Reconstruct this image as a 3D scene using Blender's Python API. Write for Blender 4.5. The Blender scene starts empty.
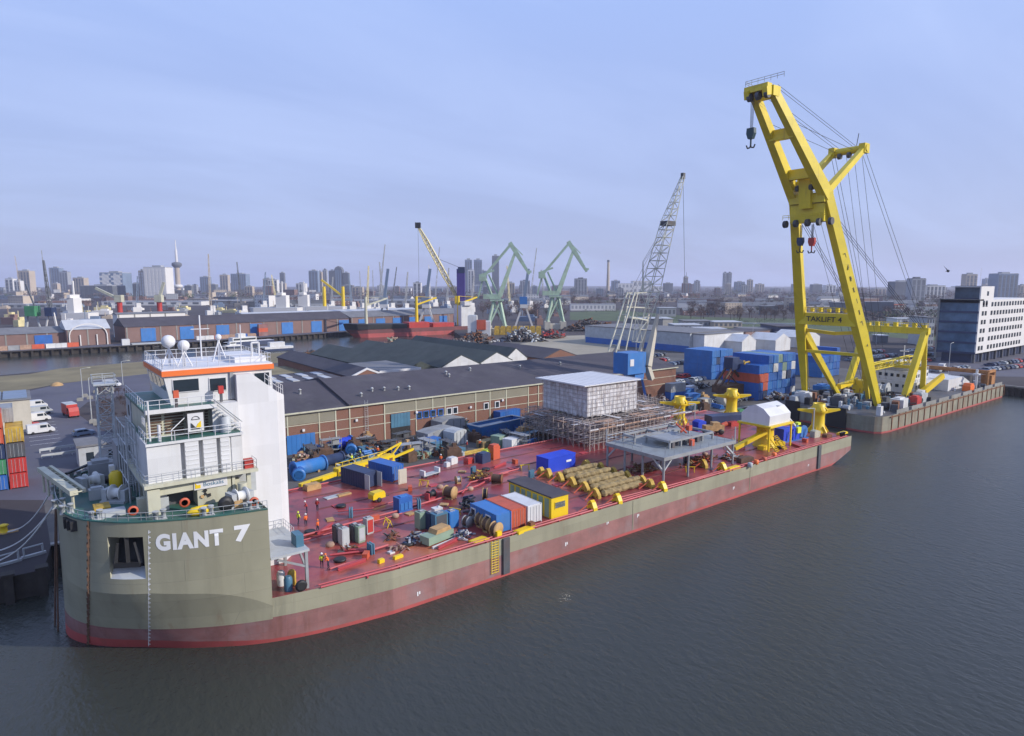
import bpy, bmesh, math, random
from mathutils import Vector, Matrix
random.seed(7)
R = random.Random(11)
scn = bpy.context.scene
COL = scn.collection
rad = math.radians
# ---------------------------------------------------------------- survey: pixel -> place on a level plane
F, CX, CY, HOR, CAMH = 650., 512., 368., 284., 37.
PIT = math.atan((CY-HOR)/F)
TH = math.atan(855*math.cos(PIT)/F)
CAMX, CAMY = -4.589, -63.175
def _ray(px, py):
    a = (px-CX)/F; b = -(py-CY)/F
    fw = math.cos(PIT)+b*math.sin(PIT); up = -math.sin(PIT)+b*math.cos(PIT)
    return (math.cos(TH)*fw+math.sin(TH)*a, math.sin(TH)*fw-math.cos(TH)*a, up)
def P(px, py, z=3.0):
    d = _ray(px, py); t = (z-CAMH)/d[2]
    return Vector((CAMX+d[0]*t, CAMY+d[1]*t, z))
def G(px, D, z=3.0):            # ground point in the picture column px at forward distance D
    d = _ray(px, HOR); fw = d[0]*math.cos(TH)+d[1]*math.sin(TH); t = D/fw
    return Vector((CAMX+d[0]*t, CAMY+d[1]*t, z))
def ZT(py, D):                  # height above water seen at row py at forward distance D
    d = _ray(CX, py); fw = d[0]*math.cos(TH)+d[1]*math.sin(TH)
    return CAMH+d[2]/fw*D
FACE = TH-math.pi/2             # rz that turns local +x to the picture's right
# ---------------------------------------------------------------- materials
def mat(name, rgb, rough=.6, metal=0., var=.16, scale=.35, dirt=None, damt=.35, dscale=.6, streak=False, bump=0., spec=None, dirt2=None, d2amt=.4, d2scale=1., d2streak=True, d2lo=.56):
    m = bpy.data.materials.new(name); m.use_nodes = True
    nt = m.node_tree; N = nt.nodes; L = nt.links
    b = N['Principled BSDF']
    b.inputs['Roughness'].default_value = rough; b.inputs['Metallic'].default_value = metal
    if spec is not None: b.inputs['Specular IOR Level'].default_value = spec
    geo = N.new('ShaderNodeNewGeometry')
    def noise(sc, det=5., vec=(1, 1, 1)):
        mp = N.new('ShaderNodeMapping'); mp.inputs['Scale'].default_value = [v*sc for v in vec]
        L.new(geo.outputs['Position'], mp.inputs['Vector'])
        n = N.new('ShaderNodeTexNoise'); n.inputs['Scale'].default_value = 1.; n.inputs['Detail'].default_value = det
        n.inputs['Roughness'].default_value = .62
        L.new(mp.outputs[0], n.inputs['Vector']); return n.outputs['Fac']
    def mix(f, a, c):
        x = N.new('ShaderNodeMix'); x.data_type = 'RGBA'
        L.new(f, x.inputs['Factor'])
        for v, k in ((a, 'A'), (c, 'B')):
            s = [i for i in x.inputs if i.name == k and i.type == 'RGBA'][0]
            if isinstance(v, tuple): s.default_value = (*v, 1)
            else: L.new(v, s)
        return [o for o in x.outputs if o.type == 'RGBA'][0]
    n1 = noise(scale)
    mr = N.new('ShaderNodeMapRange'); mr.inputs['From Min'].default_value = .3; mr.inputs['From Max'].default_value = .7
    L.new(n1, mr.inputs['Value'])
    lo = tuple(c*(1-var) for c in rgb); hi = tuple(min(1, c*(1+var)) for c in rgb)
    col = mix(mr.outputs[0], lo, hi)
    if dirt:
        n2 = noise(dscale, 7., (1, 1, .10) if streak else (1, 1, 1))
        r2 = N.new('ShaderNodeMapRange'); r2.inputs['From Min'].default_value = .48; r2.inputs['From Max'].default_value = .72
        r2.inputs['To Max'].default_value = damt
        L.new(n2, r2.inputs['Value'])
        col = mix(r2.outputs[0], col, dirt)
    if dirt2:
        n4 = noise(d2scale, 8., (1, 1, .06) if d2streak else (1, 1, 1))
        r4 = N.new('ShaderNodeMapRange'); r4.inputs['From Min'].default_value = d2lo; r4.inputs['From Max'].default_value = d2lo+.12; r4.inputs['To Max'].default_value = d2amt
        L.new(n4, r4.inputs['Value']); col = mix(r4.outputs[0], col, dirt2)
    L.new(col, b.inputs['Base Color'])
    if bump:
        n3 = noise(bump, 4.)
        bp = N.new('ShaderNodeBump'); bp.inputs['Strength'].default_value = .35; bp.inputs['Distance'].default_value = .08
        L.new(n3, bp.inputs['Height']); L.new(bp.outputs[0], b.inputs['Normal'])
    return m
RUST = (.16, .065, .03); GRIME = (.06, .055, .05)
class _M(dict):
    def __missing__(s, k): raise KeyError(k)
M = _M()
def defm(k, *a, **kw): M[k] = mat(k, *a, **kw)
defm('hull_green', (.30, .285, .20), .5, var=.10, scale=.12, dirt=(.15, .14, .10), damt=.45, dscale=.35, streak=True, dirt2=(.20, .11, .06), d2amt=.38, d2scale=.9, d2lo=.60)
defm('hull_red', (.40, .075, .07), .6, var=.18, scale=.2, dirt=(.20, .07, .05), damt=.6, dscale=.4, streak=True)
defm('hull_pink', (.27, .125, .115), .7, var=.25, scale=.3, dirt=(.26, .19, .19), damt=.75, dscale=.28, dirt2=(.18, .075, .055), d2amt=.55, d2scale=.7, d2lo=.55)
defm('hull_dull', (.16, .05, .05), .7, var=.2, scale=.25, dirt=(.10, .05, .045), damt=.5, dscale=.5, streak=True)
defm('deck_red', (.275, .045, .050), .33, var=.30, scale=.10, dirt=(.46, .17, .07), damt=.85, dscale=.05, bump=.35, dirt2=(.10, .032, .03), d2amt=.8, d2scale=.22, d2streak=False, d2lo=.53)
defm('deck_pipe', (.38, .05, .06), .55, var=.2)
defm('deck_green', (.035, .12, .10), .5, var=.25, scale=.4, dirt=(.16, .12, .06), damt=.5, dscale=.5)
defm('white', (.62, .62, .62), .45, var=.05, scale=.3, dirt=(.45, .40, .33), damt=.35, dscale=.7, streak=True, dirt2=(.34, .20, .10), d2amt=.35, d2scale=1.6, d2lo=.62)
defm('white_clean', (.645, .64, .65), .5, var=.03, dirt=(.52, .50, .48), damt=.35, dscale=.5, streak=True)
defm('cream', (.48, .47, .36), .55, var=.1, dirt=(.25, .18, .1), damt=.35, streak=True)
defm('orange', (.75, .16, .03), .5, var=.06)
defm('glass', (.02, .03, .04), .08, var=.2)
defm('grey', (.26, .27, .28), .55, var=.15, dirt=(.14, .12, .10), damt=.4)
defm('lgrey', (.40, .42, .43), .55, var=.12, dirt=(.25, .22, .19), damt=.4)
defm('dgrey', (.07, .075, .085), .6, var=.25, dirt=RUST, damt=.3)
defm('black', (.016, .016, .018), .55, var=.3)
defm('steel', (.30, .31, .33), .45, .5, var=.2, dirt=RUST, damt=.3)
defm('scaff', (.34, .30, .28), .5, .1, var=.25, dirt=RUST, damt=.5, dscale=2.)
defm('plank', (.34, .22, .16), .8, var=.3, scale=1.)
defm('yellow', (.72, .50, .01), .45, var=.07, scale=.25, dirt=(.40, .24, .03), damt=.22, dscale=.5)
defm('crane_yellow', (.72, .55, .018), .42, var=.06, scale=.15, dirt=(.34, .26, .04), damt=.28, dscale=.25, dirt2=(.26, .15, .05), d2amt=.35, d2scale=.9, d2lo=.60)
defm('rust', RUST, .85, var=.4, scale=.8)
defm('brown', (.10, .055, .035), .85, var=.4, scale=.8)
defm('wood', (.40, .25, .11), .8, var=.25, scale=1.2)
defm('khaki', (.25, .185, .085), .85, var=.38, scale=1.4, dirt=(.12, .075, .03), damt=.6, dscale=1.3, bump=3.)
defm('khaki_yellow', (.46, .30, .04), .7, var=.3, scale=1., dirt=RUST, damt=.5)
defm('blue', (.02, .11, .38), .45, var=.14, dirt=(.10, .10, .12), damt=.25, streak=True)
defm('bright_blue', (.012, .05, .50), .5, var=.1)
defm('mid_blue', (.03, .155, .43), .45, var=.12, dirt=(.15, .17, .2), damt=.25, streak=True)
defm('navy', (.02, .035, .09), .5, var=.2)
defm('teal_blue', (.06, .16, .24), .5, var=.18)
defm('red', (.42, .035, .03), .5, var=.14, dirt=RUST, damt=.3)
defm('orange_red', (.50, .09, .04), .55, var=.14, dirt=RUST, damt=.4, streak=True)
defm('green', (.05, .22, .10), .55, var=.2, dirt=GRIME, damt=.3)
defm('sage', (.22, .30, .22), .6, var=.15)
defm('green_crane', (.33, .44, .33), .55, var=.15, dirt=RUST, damt=.3)
defm('hivis', (.65, .75, .05), .7, var=.08)
defm('orange_cloth', (.80, .15, .03), .8, var=.1)
defm('dark_cloth', (.02, .025, .05), .85, var=.2)
defm('skin', (.45, .26, .19), .6, var=.05)
defm('roof_dark', (.060, .052, .064), .8, var=.16, scale=.10, dirt=(.085, .08, .08), damt=.5, dscale=.25, dirt2=(.10, .09, .10), d2amt=.5, d2scale=.12, d2streak=False, d2lo=.54)
defm('roof_green', (.05, .06, .055), .85, var=.2, scale=.12, dirt=(.09, .09, .085), damt=.4, dscale=.3)
defm('roof_grey', (.16, .16, .17), .8, var=.15, scale=.2, dirt=(.09, .085, .08), damt=.4)
defm('roof_light', (.42, .43, .45), .6, var=.12, scale=.2)
defm('concrete', (.24, .235, .22), .85, var=.15, scale=.3, dirt=(.13, .12, .10), damt=.5, streak=True)
defm('beige', (.50, .46, .38), .8, var=.08, dirt=(.33, .3, .25), damt=.3, streak=True)
defm('asphalt', (.085, .082, .108), .85, var=.2, scale=.08, dirt=(.11, .105, .10), damt=.5, dscale=.12)
defm('yard', (.085, .08, .078), .9, var=.3, scale=.06, dirt=(.13, .115, .095), damt=.6, dscale=.12)
defm('town', (.040, .032, .036), .95, var=.35, scale=.012, dirt=(.075, .065, .06), damt=.7, dscale=.02)
defm('grass', (.185, .155, .085), .95, var=.3, scale=.07, dirt=(.17, .13, .07), damt=.6, dscale=.08)
defm('grass_green', (.06, .085, .035), .95, var=.3, scale=.05)
defm('sand', (.30, .265, .20), .95, var=.2, scale=.05, dirt=(.20, .18, .14), damt=.5, dscale=.1)
defm('scrap', (.10, .085, .08), .85, var=.6, scale=.6, dirt=(.20, .10, .06), damt=.6, dscale=.4)
defm('timber_dark', (.04, .034, .03), .9, var=.4, scale=.5)
defm('branch', (.080, .055, .050), .95, var=.35, scale=.3)
defm('twig', (.068, .045, .046), .95, var=.6, scale=.08)
defm('evergreen', (.045, .07, .03), .95, var=.4, scale=.1)
defm('paint_white', (.70, .70, .70), .6, var=.06)
defm('rope', (.62, .62, .6), .8, var=.1)
defm('wire', (.05, .05, .055), .6, var=.2)
defm('facade_glass', (.07, .12, .18), .12, var=.5, scale=.12)
defm('sheet', (.56, .55, .56), .5, var=.22, scale=.8, dirt=(.26, .21, .19), damt=.75, dscale=.7)
defm('far_brick', (.20, .125, .11), .9, var=.2, scale=.05)
defm('far_grey', (.30, .31, .33), .8, var=.15, scale=.03)
defm('far_dark', (.12, .13, .15), .8, var=.2, scale=.03)
defm('far_tan', (.42, .35, .28), .8, var=.12, scale=.03)
defm('far_white', (.62, .60, .58), .7, var=.06, scale=.03)
defm('far_blue', (.17, .22, .30), .5, var=.15, scale=.03)
defm('sage_rust', (.25, .235, .175), .7, var=.2, scale=.3, dirt=(.16, .075, .04), damt=.75, dscale=.3, streak=True)
defm('rust_orange', (.36, .16, .05), .8, var=.25, scale=.5, dirt=RUST, damt=.5)
defm('teal_dark', (.02, .05, .06), .5)
defm('purple', (.06, .04, .20), .5, var=.12)
defm('platform_grey', (.22, .24, .245), .5, var=.15, dirt=(.15, .13, .11), damt=.4)
defm('jib_sand', (.60, .52, .28), .6, var=.15)
defm('crane_pale', (.50, .50, .42), .55, var=.15, dirt=RUST, damt=.3)
def brickmat(name, c1, c2, mortar, sc):
    m = mat(name, c1, .9); nt = m.node_tree; N = nt.nodes; L = nt.links; b = N['Principled BSDF']
    old = b.inputs['Base Color'].links[0].from_socket
    tc = N.new('ShaderNodeNewGeometry'); sp = N.new('ShaderNodeSeparateXYZ'); L.new(tc.outputs['Position'], sp.inputs[0])
    ad = N.new('ShaderNodeMath'); ad.operation = 'ADD'; L.new(sp.outputs[0], ad.inputs[0]); L.new(sp.outputs[1], ad.inputs[1])
    cb = N.new('ShaderNodeCombineXYZ'); L.new(ad.outputs[0], cb.inputs[0]); L.new(sp.outputs[2], cb.inputs[1])
    br = N.new('ShaderNodeTexBrick'); L.new(cb.outputs[0], br.inputs['Vector'])
    br.inputs['Scale'].default_value = sc
    br.inputs['Color1'].default_value = (*c1, 1); br.inputs['Color2'].default_value = (*c2, 1); br.inputs['Mortar'].default_value = (*mortar, 1)
    x = N.new('ShaderNodeMix'); x.data_type = 'RGBA'; x.inputs[0].default_value = .6
    s = [i for i in x.inputs if i.type == 'RGBA']; L.new(old, s[0]); L.new(br.outputs['Color'], s[1])
    L.new([o for o in x.outputs if o.type == 'RGBA'][0], b.inputs['Base Color'])
    return m
M['brick'] = brickmat('brick', (.20, .085, .055), (.15, .065, .045), (.22, .19, .16), 3.2)
M['brick_pale'] = brickmat('brick_pale', (.23, .21, .155), (.19, .18, .13), (.25, .23, .2), 3.2)
def plates(m, sc, w_, h_, dark=.82, bump=.25, flat=False):
    """plate joints: a running bond of welded plates (or roofing strips) as fine darker seams"""
    nt = m.node_tree; N = nt.nodes; L = nt.links; b = N['Principled BSDF']
    old = b.inputs['Base Color'].links[0].from_socket
    tc = N.new('ShaderNodeNewGeometry'); sp = N.new('ShaderNodeSeparateXYZ'); L.new(tc.outputs['Position'], sp.inputs[0])
    cb = N.new('ShaderNodeCombineXYZ')
    if flat: L.new(sp.outputs[1], cb.inputs[0]); L.new(sp.outputs[0], cb.inputs[1])
    else:
        ad = N.new('ShaderNodeMath'); ad.operation = 'ADD'; L.new(sp.outputs[0], ad.inputs[0]); L.new(sp.outputs[1], ad.inputs[1])
        L.new(ad.outputs[0], cb.inputs[0]); L.new(sp.outputs[2], cb.inputs[1])
    br = N.new('ShaderNodeTexBrick'); L.new(cb.outputs[0], br.inputs['Vector']); br.inputs['Scale'].default_value = sc
    br.inputs['Brick Width'].default_value = w_; br.inputs['Row Height'].default_value = h_; br.inputs['Mortar Size'].default_value = .035; br.inputs['Mortar Smooth'].default_value = .6
    br.inputs['Color1'].default_value = (1, 1, 1, 1); br.inputs['Color2'].default_value = (.90, .90, .90, 1); br.inputs['Mortar'].default_value = (dark, dark, dark, 1)
    x = N.new('ShaderNodeMix'); x.data_type = 'RGBA'; x.blend_type = 'MULTIPLY'; x.inputs[0].default_value = 1.
    s = [i for i in x.inputs if i.type == 'RGBA']; L.new(old, s[0]); L.new(br.outputs['Color'], s[1])
    L.new([o for o in x.outputs if o.type == 'RGBA'][0], b.inputs['Base Color'])
    if bump:
        bp = N.new('ShaderNodeBump'); bp.inputs['Strength'].default_value = bump; bp.inputs['Distance'].default_value = .05
        L.new(br.outputs['Fac'], bp.inputs['Height']); L.new(bp.outputs[0], b.inputs['Normal'])
plates(M['hull_green'], 1., 7., 2.1, .86); plates(M['hull_pink'], 1., 7., 1.3, .88); plates(M['sage_rust'], 1., 4., 2.2, .7)
plates(M['crane_yellow'], 1., 5., 3., .84); plates(M['white_clean'], 1., 3.2, 2.4, .95, .12); plates(M['white'], 1., 2.6, 2.0, .92, .12)
plates(M['roof_dark'], 1., 11., 2.2, .8, .3, True); plates(M['roof_green'], 1., 9., 3., .8, .3, True); plates(M['deck_red'], 1., 9., 3., .86, 0, True)
# ---------------------------------------------------------------- mesh builder
class MB:
    def __init__(s): s.v = []; s.f = []; s.m = []; s.sm = []
    def add(s, vs, fs, m=0, smooth=False):
        o = len(s.v); s.v += [tuple(v) for v in vs]
        for f in fs: s.f.append([i+o for i in f]); s.m.append(m); s.sm.append(smooth)
        return s
    def box(s, x0, y0, z0, x1, y1, z1, m=0):
        v = [(x, y, z) for z in (z0, z1) for y in (y0, y1) for x in (x0, x1)]
        return s.add(v, [(0, 2, 3, 1), (4, 5, 7, 6), (0, 1, 5, 4), (2, 6, 7, 3), (0, 4, 6, 2), (1, 3, 7, 5)], m)
    def cbox(s, cx, cy, z0, sx, sy, h, m=0, rot=0.):
        c, q = math.cos(rot), math.sin(rot)
        v = [(cx+dx*sx/2*c-dy*sy/2*q, cy+dx*sx/2*q+dy*sy/2*c, z) for z in (z0, z0+h) for dy in (-1, 1) for dx in (-1, 1)]
        return s.add(v, [(0, 2, 3, 1), (4, 5, 7, 6), (0, 1, 5, 4), (2, 6, 7, 3), (0, 4, 6, 2), (1, 3, 7, 5)], m)
    def beam(s, p, q, w, h=None, m=0, w2=None, h2=None, up=(0, 0, 1)):
        p = Vector(p); q = Vector(q); h = h or w; w2 = w2 or w; h2 = h2 or h
        d = (q-p).normalized(); u = Vector(up)
        if abs(d.dot(u)) > .98: u = Vector((1, 0, 0))
        a = d.cross(u).normalized(); b = a.cross(d).normalized()
        v = []
        for c, ww, hh in ((p, w, h), (q, w2, h2)):
            for i, j in ((-1, -1), (1, -1), (1, 1), (-1, 1)): v.append(c+a*(i*ww/2)+b*(j*hh/2))
        return s.add(v, [(0, 1, 2, 3), (7, 6, 5, 4), (0, 4, 5, 1), (1, 5, 6, 2), (2, 6, 7, 3), (3, 7, 4, 0)], m)
    def tube(s, p, q, r, n=6, m=0, r2=None, cap=True):
        p = Vector(p); q = Vector(q); r2 = r if r2 is None else r2
        d = (q-p).normalized(); u = Vector((0, 0, 1)) if abs(d.z) < .95 else Vector((1, 0, 0))
        a = d.cross(u).normalized(); b = d.cross(a)
        v = []
        for c, rr in ((p, r), (q, r2)):
            for i in range(n):
                t = 2*math.pi*i/n; v.append(c+a*math.cos(t)*rr+b*math.sin(t)*rr)
        f = [(i, (i+1) % n, n+(i+1) % n, n+i) for i in range(n)]
        s.add(v, f, m, n > 6)
        if cap: s.add(v, [tuple(range(n-1, -1, -1)), tuple(range(n, 2*n))], m)
        return s
    def path(s, pts, r, n=5, m=0):
        for a, b in zip(pts, pts[1:]): s.tube(a, b, r, n, m)
        return s
    def lathe(s, prof, c=(0, 0, 0), n=16, m=0, smooth=True, axis='z'):
        v = []
        for r, z in prof:
            for i in range(n):
                t = 2*math.pi*i/n; x, y = r*math.cos(t), r*math.sin(t)
                p = (x, y, z) if axis == 'z' else ((z, x, y) if axis == 'x' else (y, z, x))
                v.append((p[0]+c[0], p[1]+c[1], p[2]+c[2]))
        f = []
        for k in range(len(prof)-1):
            for i in range(n): f.append((k*n+i, k*n+(i+1) % n, (k+1)*n+(i+1) % n, (k+1)*n+i))
        s.add(v, f, m, smooth)
        k = (len(prof)-1)*n
        s.add(v, [tuple(range(n-1, -1, -1)), tuple(range(k, k+n))], m)
        return s
    def sphere(s, c, r, n=12, m=0, sz=1.):
        return s.lathe([(max(1e-3, r*math.sin(math.pi*i/8)), -r*sz*math.cos(math.pi*i/8)) for i in range(9)], c, n, m)
    def prism(s, pts, z0, z1, m=0, mtop=None):
        n = len(pts); v = [(x, y, z0) for x, y in pts]+[(x, y, z1) for x, y in pts]
        s.add(v, [(i, (i+1) % n, n+(i+1) % n, n+i) for i in range(n)], m)
        s.add(v, [tuple(range(n-1, -1, -1))], m); s.add(v, [tuple(range(n, 2*n))], m if mtop is None else mtop)
        return s
    def extr(s, pts, axis, a, b, m=0):       # outline in the plane square to axis, between a and b
        n = len(pts)
        mk = (lambda p, t: (t, p[0], p[1])) if axis == 'x' else (lambda p, t: (p[0], t, p[1]))
        v = [mk(p, a) for p in pts]+[mk(p, b) for p in pts]
        s.add(v, [(i, (i+1) % n, n+(i+1) % n, n+i) for i in range(n)]+[tuple(range(n-1, -1, -1)), tuple(range(n, 2*n))], m)
        return s
    def poly(s, pts, m=0): return s.add(pts, [tuple(range(len(pts)))], m)
    def grid(s, rows, m=0, smooth=True, skip=None):
        nr, nc = len(rows), len(rows[0]); v = [p for r in rows for p in r]; f = []
        for i in range(nr-1):
            for j in range(nc-1):
                if skip and skip(i, j): continue
                f.append((i*nc+j, i*nc+j+1, (i+1)*nc+j+1, (i+1)*nc+j))
        return s.add(v, f, m, smooth)
    def rail(s, pts, h=1.0, r=.035, post=1.6, m=0, rails=(1., .55), pr=None):
        for a, b in zip(pts, pts[1:]):
            a = Vector(a); b = Vector(b); L = (b-a).length; n = max(1, round(L/post))
            for k in range(n+1):
                p = a.lerp(b, k/n); s.tube(p, p+Vector((0, 0, h)), pr or r, 4, m)
            for t in rails: s.tube(a+Vector((0, 0, h*t)), b+Vector((0, 0, h*t)), r, 4, m)
        return s
    def truss(s, A, B, n, r, rb=None, m=0, nb=4):     # 4-chord lattice between two rings of four points
        rb = rb or r*.55; A = [Vector(a) for a in A]; B = [Vector(b) for b in B]; k = len(A)
        for a, b in zip(A, B): s.tube(a, b, r, nb, m)
        for i in range(n+1):
            p = [a.lerp(b, i/n) for a, b in zip(A, B)]
            for j in range(k): s.tube(p[j], p[(j+1) % k], rb, 4, m)
            if i < n:
                q = [a.lerp(b, (i+1)/n) for a, b in zip(A, B)]
                for j in range(k):
                    if (i+j) % 2: s.tube(p[j], q[(j+1) % k], rb, 4, m)
                    else: s.tube(p[(j+1) % k], q[j], rb, 4, m)
        return s
    def build(s, name, mats, parent=None, bevel=0.):
        me = bpy.data.meshes.new(name)
        me.from_pydata(s.v, [], s.f)
        if isinstance(mats, str): mats = [mats]
        for k in mats: me.materials.append(M[k])
        me.polygons.foreach_set('material_index', s.m)
        me.polygons.foreach_set('use_smooth', s.sm)
        bm = bmesh.new(); bm.from_mesh(me); bmesh.ops.recalc_face_normals(bm, faces=bm.faces); bm.to_mesh(me); bm.free()
        me.update()
        o = bpy.data.objects.new(name, me); COL.objects.link(o)
        if parent is not None: o.parent = parent
        return o
LAB = {}
def tag(o, label=None, cat=None, group=None, kind=None):
    if label: o['label'] = label
    if cat: o['category'] = cat
    if group: o['group'] = group
    if kind: o['kind'] = kind
    return o
def T(name, label, cat, loc=(0, 0, 0), rz=0., group=None):
    o = bpy.data.objects.new(name, None); COL.objects.link(o)
    o.empty_display_size = .3
    o.location = loc; o.rotation_euler = (0, 0, rz)
    return tag(o, label, cat, group)
def dup(root, loc, rz=None, label=None, group=None, sc=None, mats=None):
    r = root.copy(); COL.objects.link(r); r.location = loc
    if rz is not None: r.rotation_euler = (0, 0, rz)
    if sc: r.scale = sc if isinstance(sc, tuple) else (sc, sc, sc)
    if label: r['label'] = label
    if group: r['group'] = group
    def rec(src, dst):
        for ch in list(src.children):
            c = ch.copy(); COL.objects.link(c); c.parent = dst
            if mats and c.type == 'MESH' and any(s.material and s.material.name in mats for s in c.material_slots):
                c.data = recol(c.data, mats)
            rec(ch, c)
    if mats and r.type == 'MESH': r.data = recol(r.data, mats)
    rec(root, r)
    return r
_rc = {}
def recol(me, mats):
    key = (me.name, tuple(sorted(mats.items())))
    if key not in _rc:
        n = me.copy()
        for i, m in enumerate(n.materials):
            if m.name in mats: n.materials[i] = M[mats[m.name]]
        _rc[key] = n
    return _rc[key]
def struct(o): o['kind'] = 'structure'; return o
def stuff(o, label=None, cat=None): tag(o, label, cat, kind='stuff'); return o
def text(body, size, name, matk, parent, place, depth=.02, offset=.0, spacing=1.):
    cu = bpy.data.curves.new(name, 'FONT'); cu.body = body; cu.size = size; cu.extrude = depth; cu.offset = offset
    cu.align_x = 'CENTER'; cu.align_y = 'CENTER'; cu.space_character = spacing
    cu.resolution_u = 4
    to = bpy.data.objects.new(name+'_c', cu); COL.objects.link(to)
    dg = bpy.context.evaluated_depsgraph_get(); dg.update()
    me = bpy.data.meshes.new_from_object(to.evaluated_get(dg))
    bpy.data.objects.remove(to)
    for v in me.vertices: v.co = place(v.co.x, v.co.y, v.co.z)
    me.materials.clear(); me.materials.append(M[matk])
    o = bpy.data.objects.new(name, me); COL.objects.link(o)
    if parent: o.parent = parent
    return o
# ---------------------------------------------------------------- world, sun, camera
SUNEL, SUNAZ = rad(27), Vector((.62, -.78)).normalized()
w = bpy.data.worlds.new('World'); scn.world = w; w.use_nodes = True
nt = w.node_tree; N = nt.nodes; L = nt.links; bg = N['Background']
sky = N.new('ShaderNodeTexSky'); sky.sky_type = 'NISHITA'; sky.sun_disc = False
sky.sun_elevation = SUNEL; sky.sun_rotation = math.atan2(SUNAZ.x, SUNAZ.y)
sky.air_density = 1.0; sky.dust_density = 1.6; sky.ozone_density = 1.5; sky.altitude = 0
tc = N.new('ShaderNodeTexCoord')
sp = N.new('ShaderNodeSeparateXYZ'); L.new(tc.outputs['Generated'], sp.inputs[0])
# flat cirrus layer: project the direction on a high level plane
ad = N.new('ShaderNodeMath'); ad.operation = 'ADD'; ad.inputs[1].default_value = .16; L.new(sp.outputs[2], ad.inputs[0])
mx = N.new('ShaderNodeMath'); mx.operation = 'MAXIMUM'; mx.inputs[1].default_value = .08; L.new(ad.outputs[0], mx.inputs[0])
dv = []
for k in (0, 1):
    d = N.new('ShaderNodeMath'); d.operation = 'DIVIDE'; L.new(sp.outputs[k], d.inputs[0]); L.new(mx.outputs[0], d.inputs[1]); dv.append(d)
cb = N.new('ShaderNodeCombineXYZ'); L.new(dv[0].outputs[0], cb.inputs[0]); L.new(dv[1].outputs[0], cb.inputs[1])
mp = N.new('ShaderNodeMapping'); mp.inputs['Rotation'].default_value = (0, 0, rad(-15)); mp.inputs['Scale'].default_value = (.55, 1.5, 1)
L.new(cb.outputs[0], mp.inputs[0])
ns = N.new('ShaderNodeTexNoise'); ns.inputs['Scale'].default_value = .9; ns.inputs['Detail'].default_value = 6; ns.inputs['Roughness'].default_value = .55
ns.inputs['Distortion'].default_value = .6
L.new(mp.outputs[0], ns.inputs['Vector'])
mr = N.new('ShaderNodeMapRange'); mr.inputs['From Min'].default_value = .40; mr.inputs['From Max'].default_value = .75; mr.inputs['To Max'].default_value = .42
L.new(ns.outputs['Fac'], mr.inputs['Value'])
# milky high veil over the clear sky, paler towards the horizon as haze is
def rgbmix(f, a, c, blend='MIX'):
    x = N.new('ShaderNodeMix'); x.data_type = 'RGBA'; x.blend_type = blend
    if isinstance(f, float): x.inputs[0].default_value = f
    else: L.new(f, x.inputs[0])
    ss = [i for i in x.inputs if i.type == 'RGBA']
    for v, k in ((a, ss[0]), (c, ss[1])):
        if isinstance(v, tuple): k.default_value = (*v, 1)
        else: L.new(v, k)
    return [o for o in x.outputs if o.type == 'RGBA'][0]
el = N.new('ShaderNodeMapRange'); el.inputs['From Min'].default_value = .0; el.inputs['From Max'].default_value = .42; L.new(sp.outputs[2], el.inputs['Value'])
veil = rgbmix(el.outputs[0], (3.75, 4.3, 6.8), (3.85, 5.3, 9.6))
base = rgbmix(.80, sky.outputs[0], veil)
L.new(rgbmix(mr.outputs[0], base, (5.2, 6.35, 9.5)), bg.inputs['Color'])
bg.inputs['Strength'].default_value = .11
sl = bpy.data.lights.new('sun', 'SUN'); sl.energy = 4.2; sl.angle = rad(.6); sl.color = (1, .94, .85)
so = bpy.data.objects.new('sun', sl); COL.objects.link(so)
sd = Vector((SUNAZ.x*math.cos(SUNEL), SUNAZ.y*math.cos(SUNEL), math.sin(SUNEL)))
so.rotation_euler = sd.to_track_quat('Z', 'Y').to_euler()
cam = bpy.data.cameras.new('camera'); cam.sensor_width = 36.; cam.lens = F/1024*36.
cam.clip_start = .5; cam.clip_end = 40000
co = bpy.data.objects.new('camera', cam); COL.objects.link(co); scn.camera = co
co.location = (CAMX, CAMY, CAMH)
co.rotation_euler = (math.pi/2-PIT, 0, TH-math.pi/2)
vs = scn.view_settings; vs.view_transform = 'Standard'; vs.look = 'None'; vs.gamma = 1; vs.exposure = .10
scn.display_settings.display_device = 'sRGB'; vs.use_curve_mapping = False
scn.cycles.max_bounces = 6; scn.cycles.volume_bounces = 1; scn.cycles.transparent_max_bounces = 6
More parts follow.
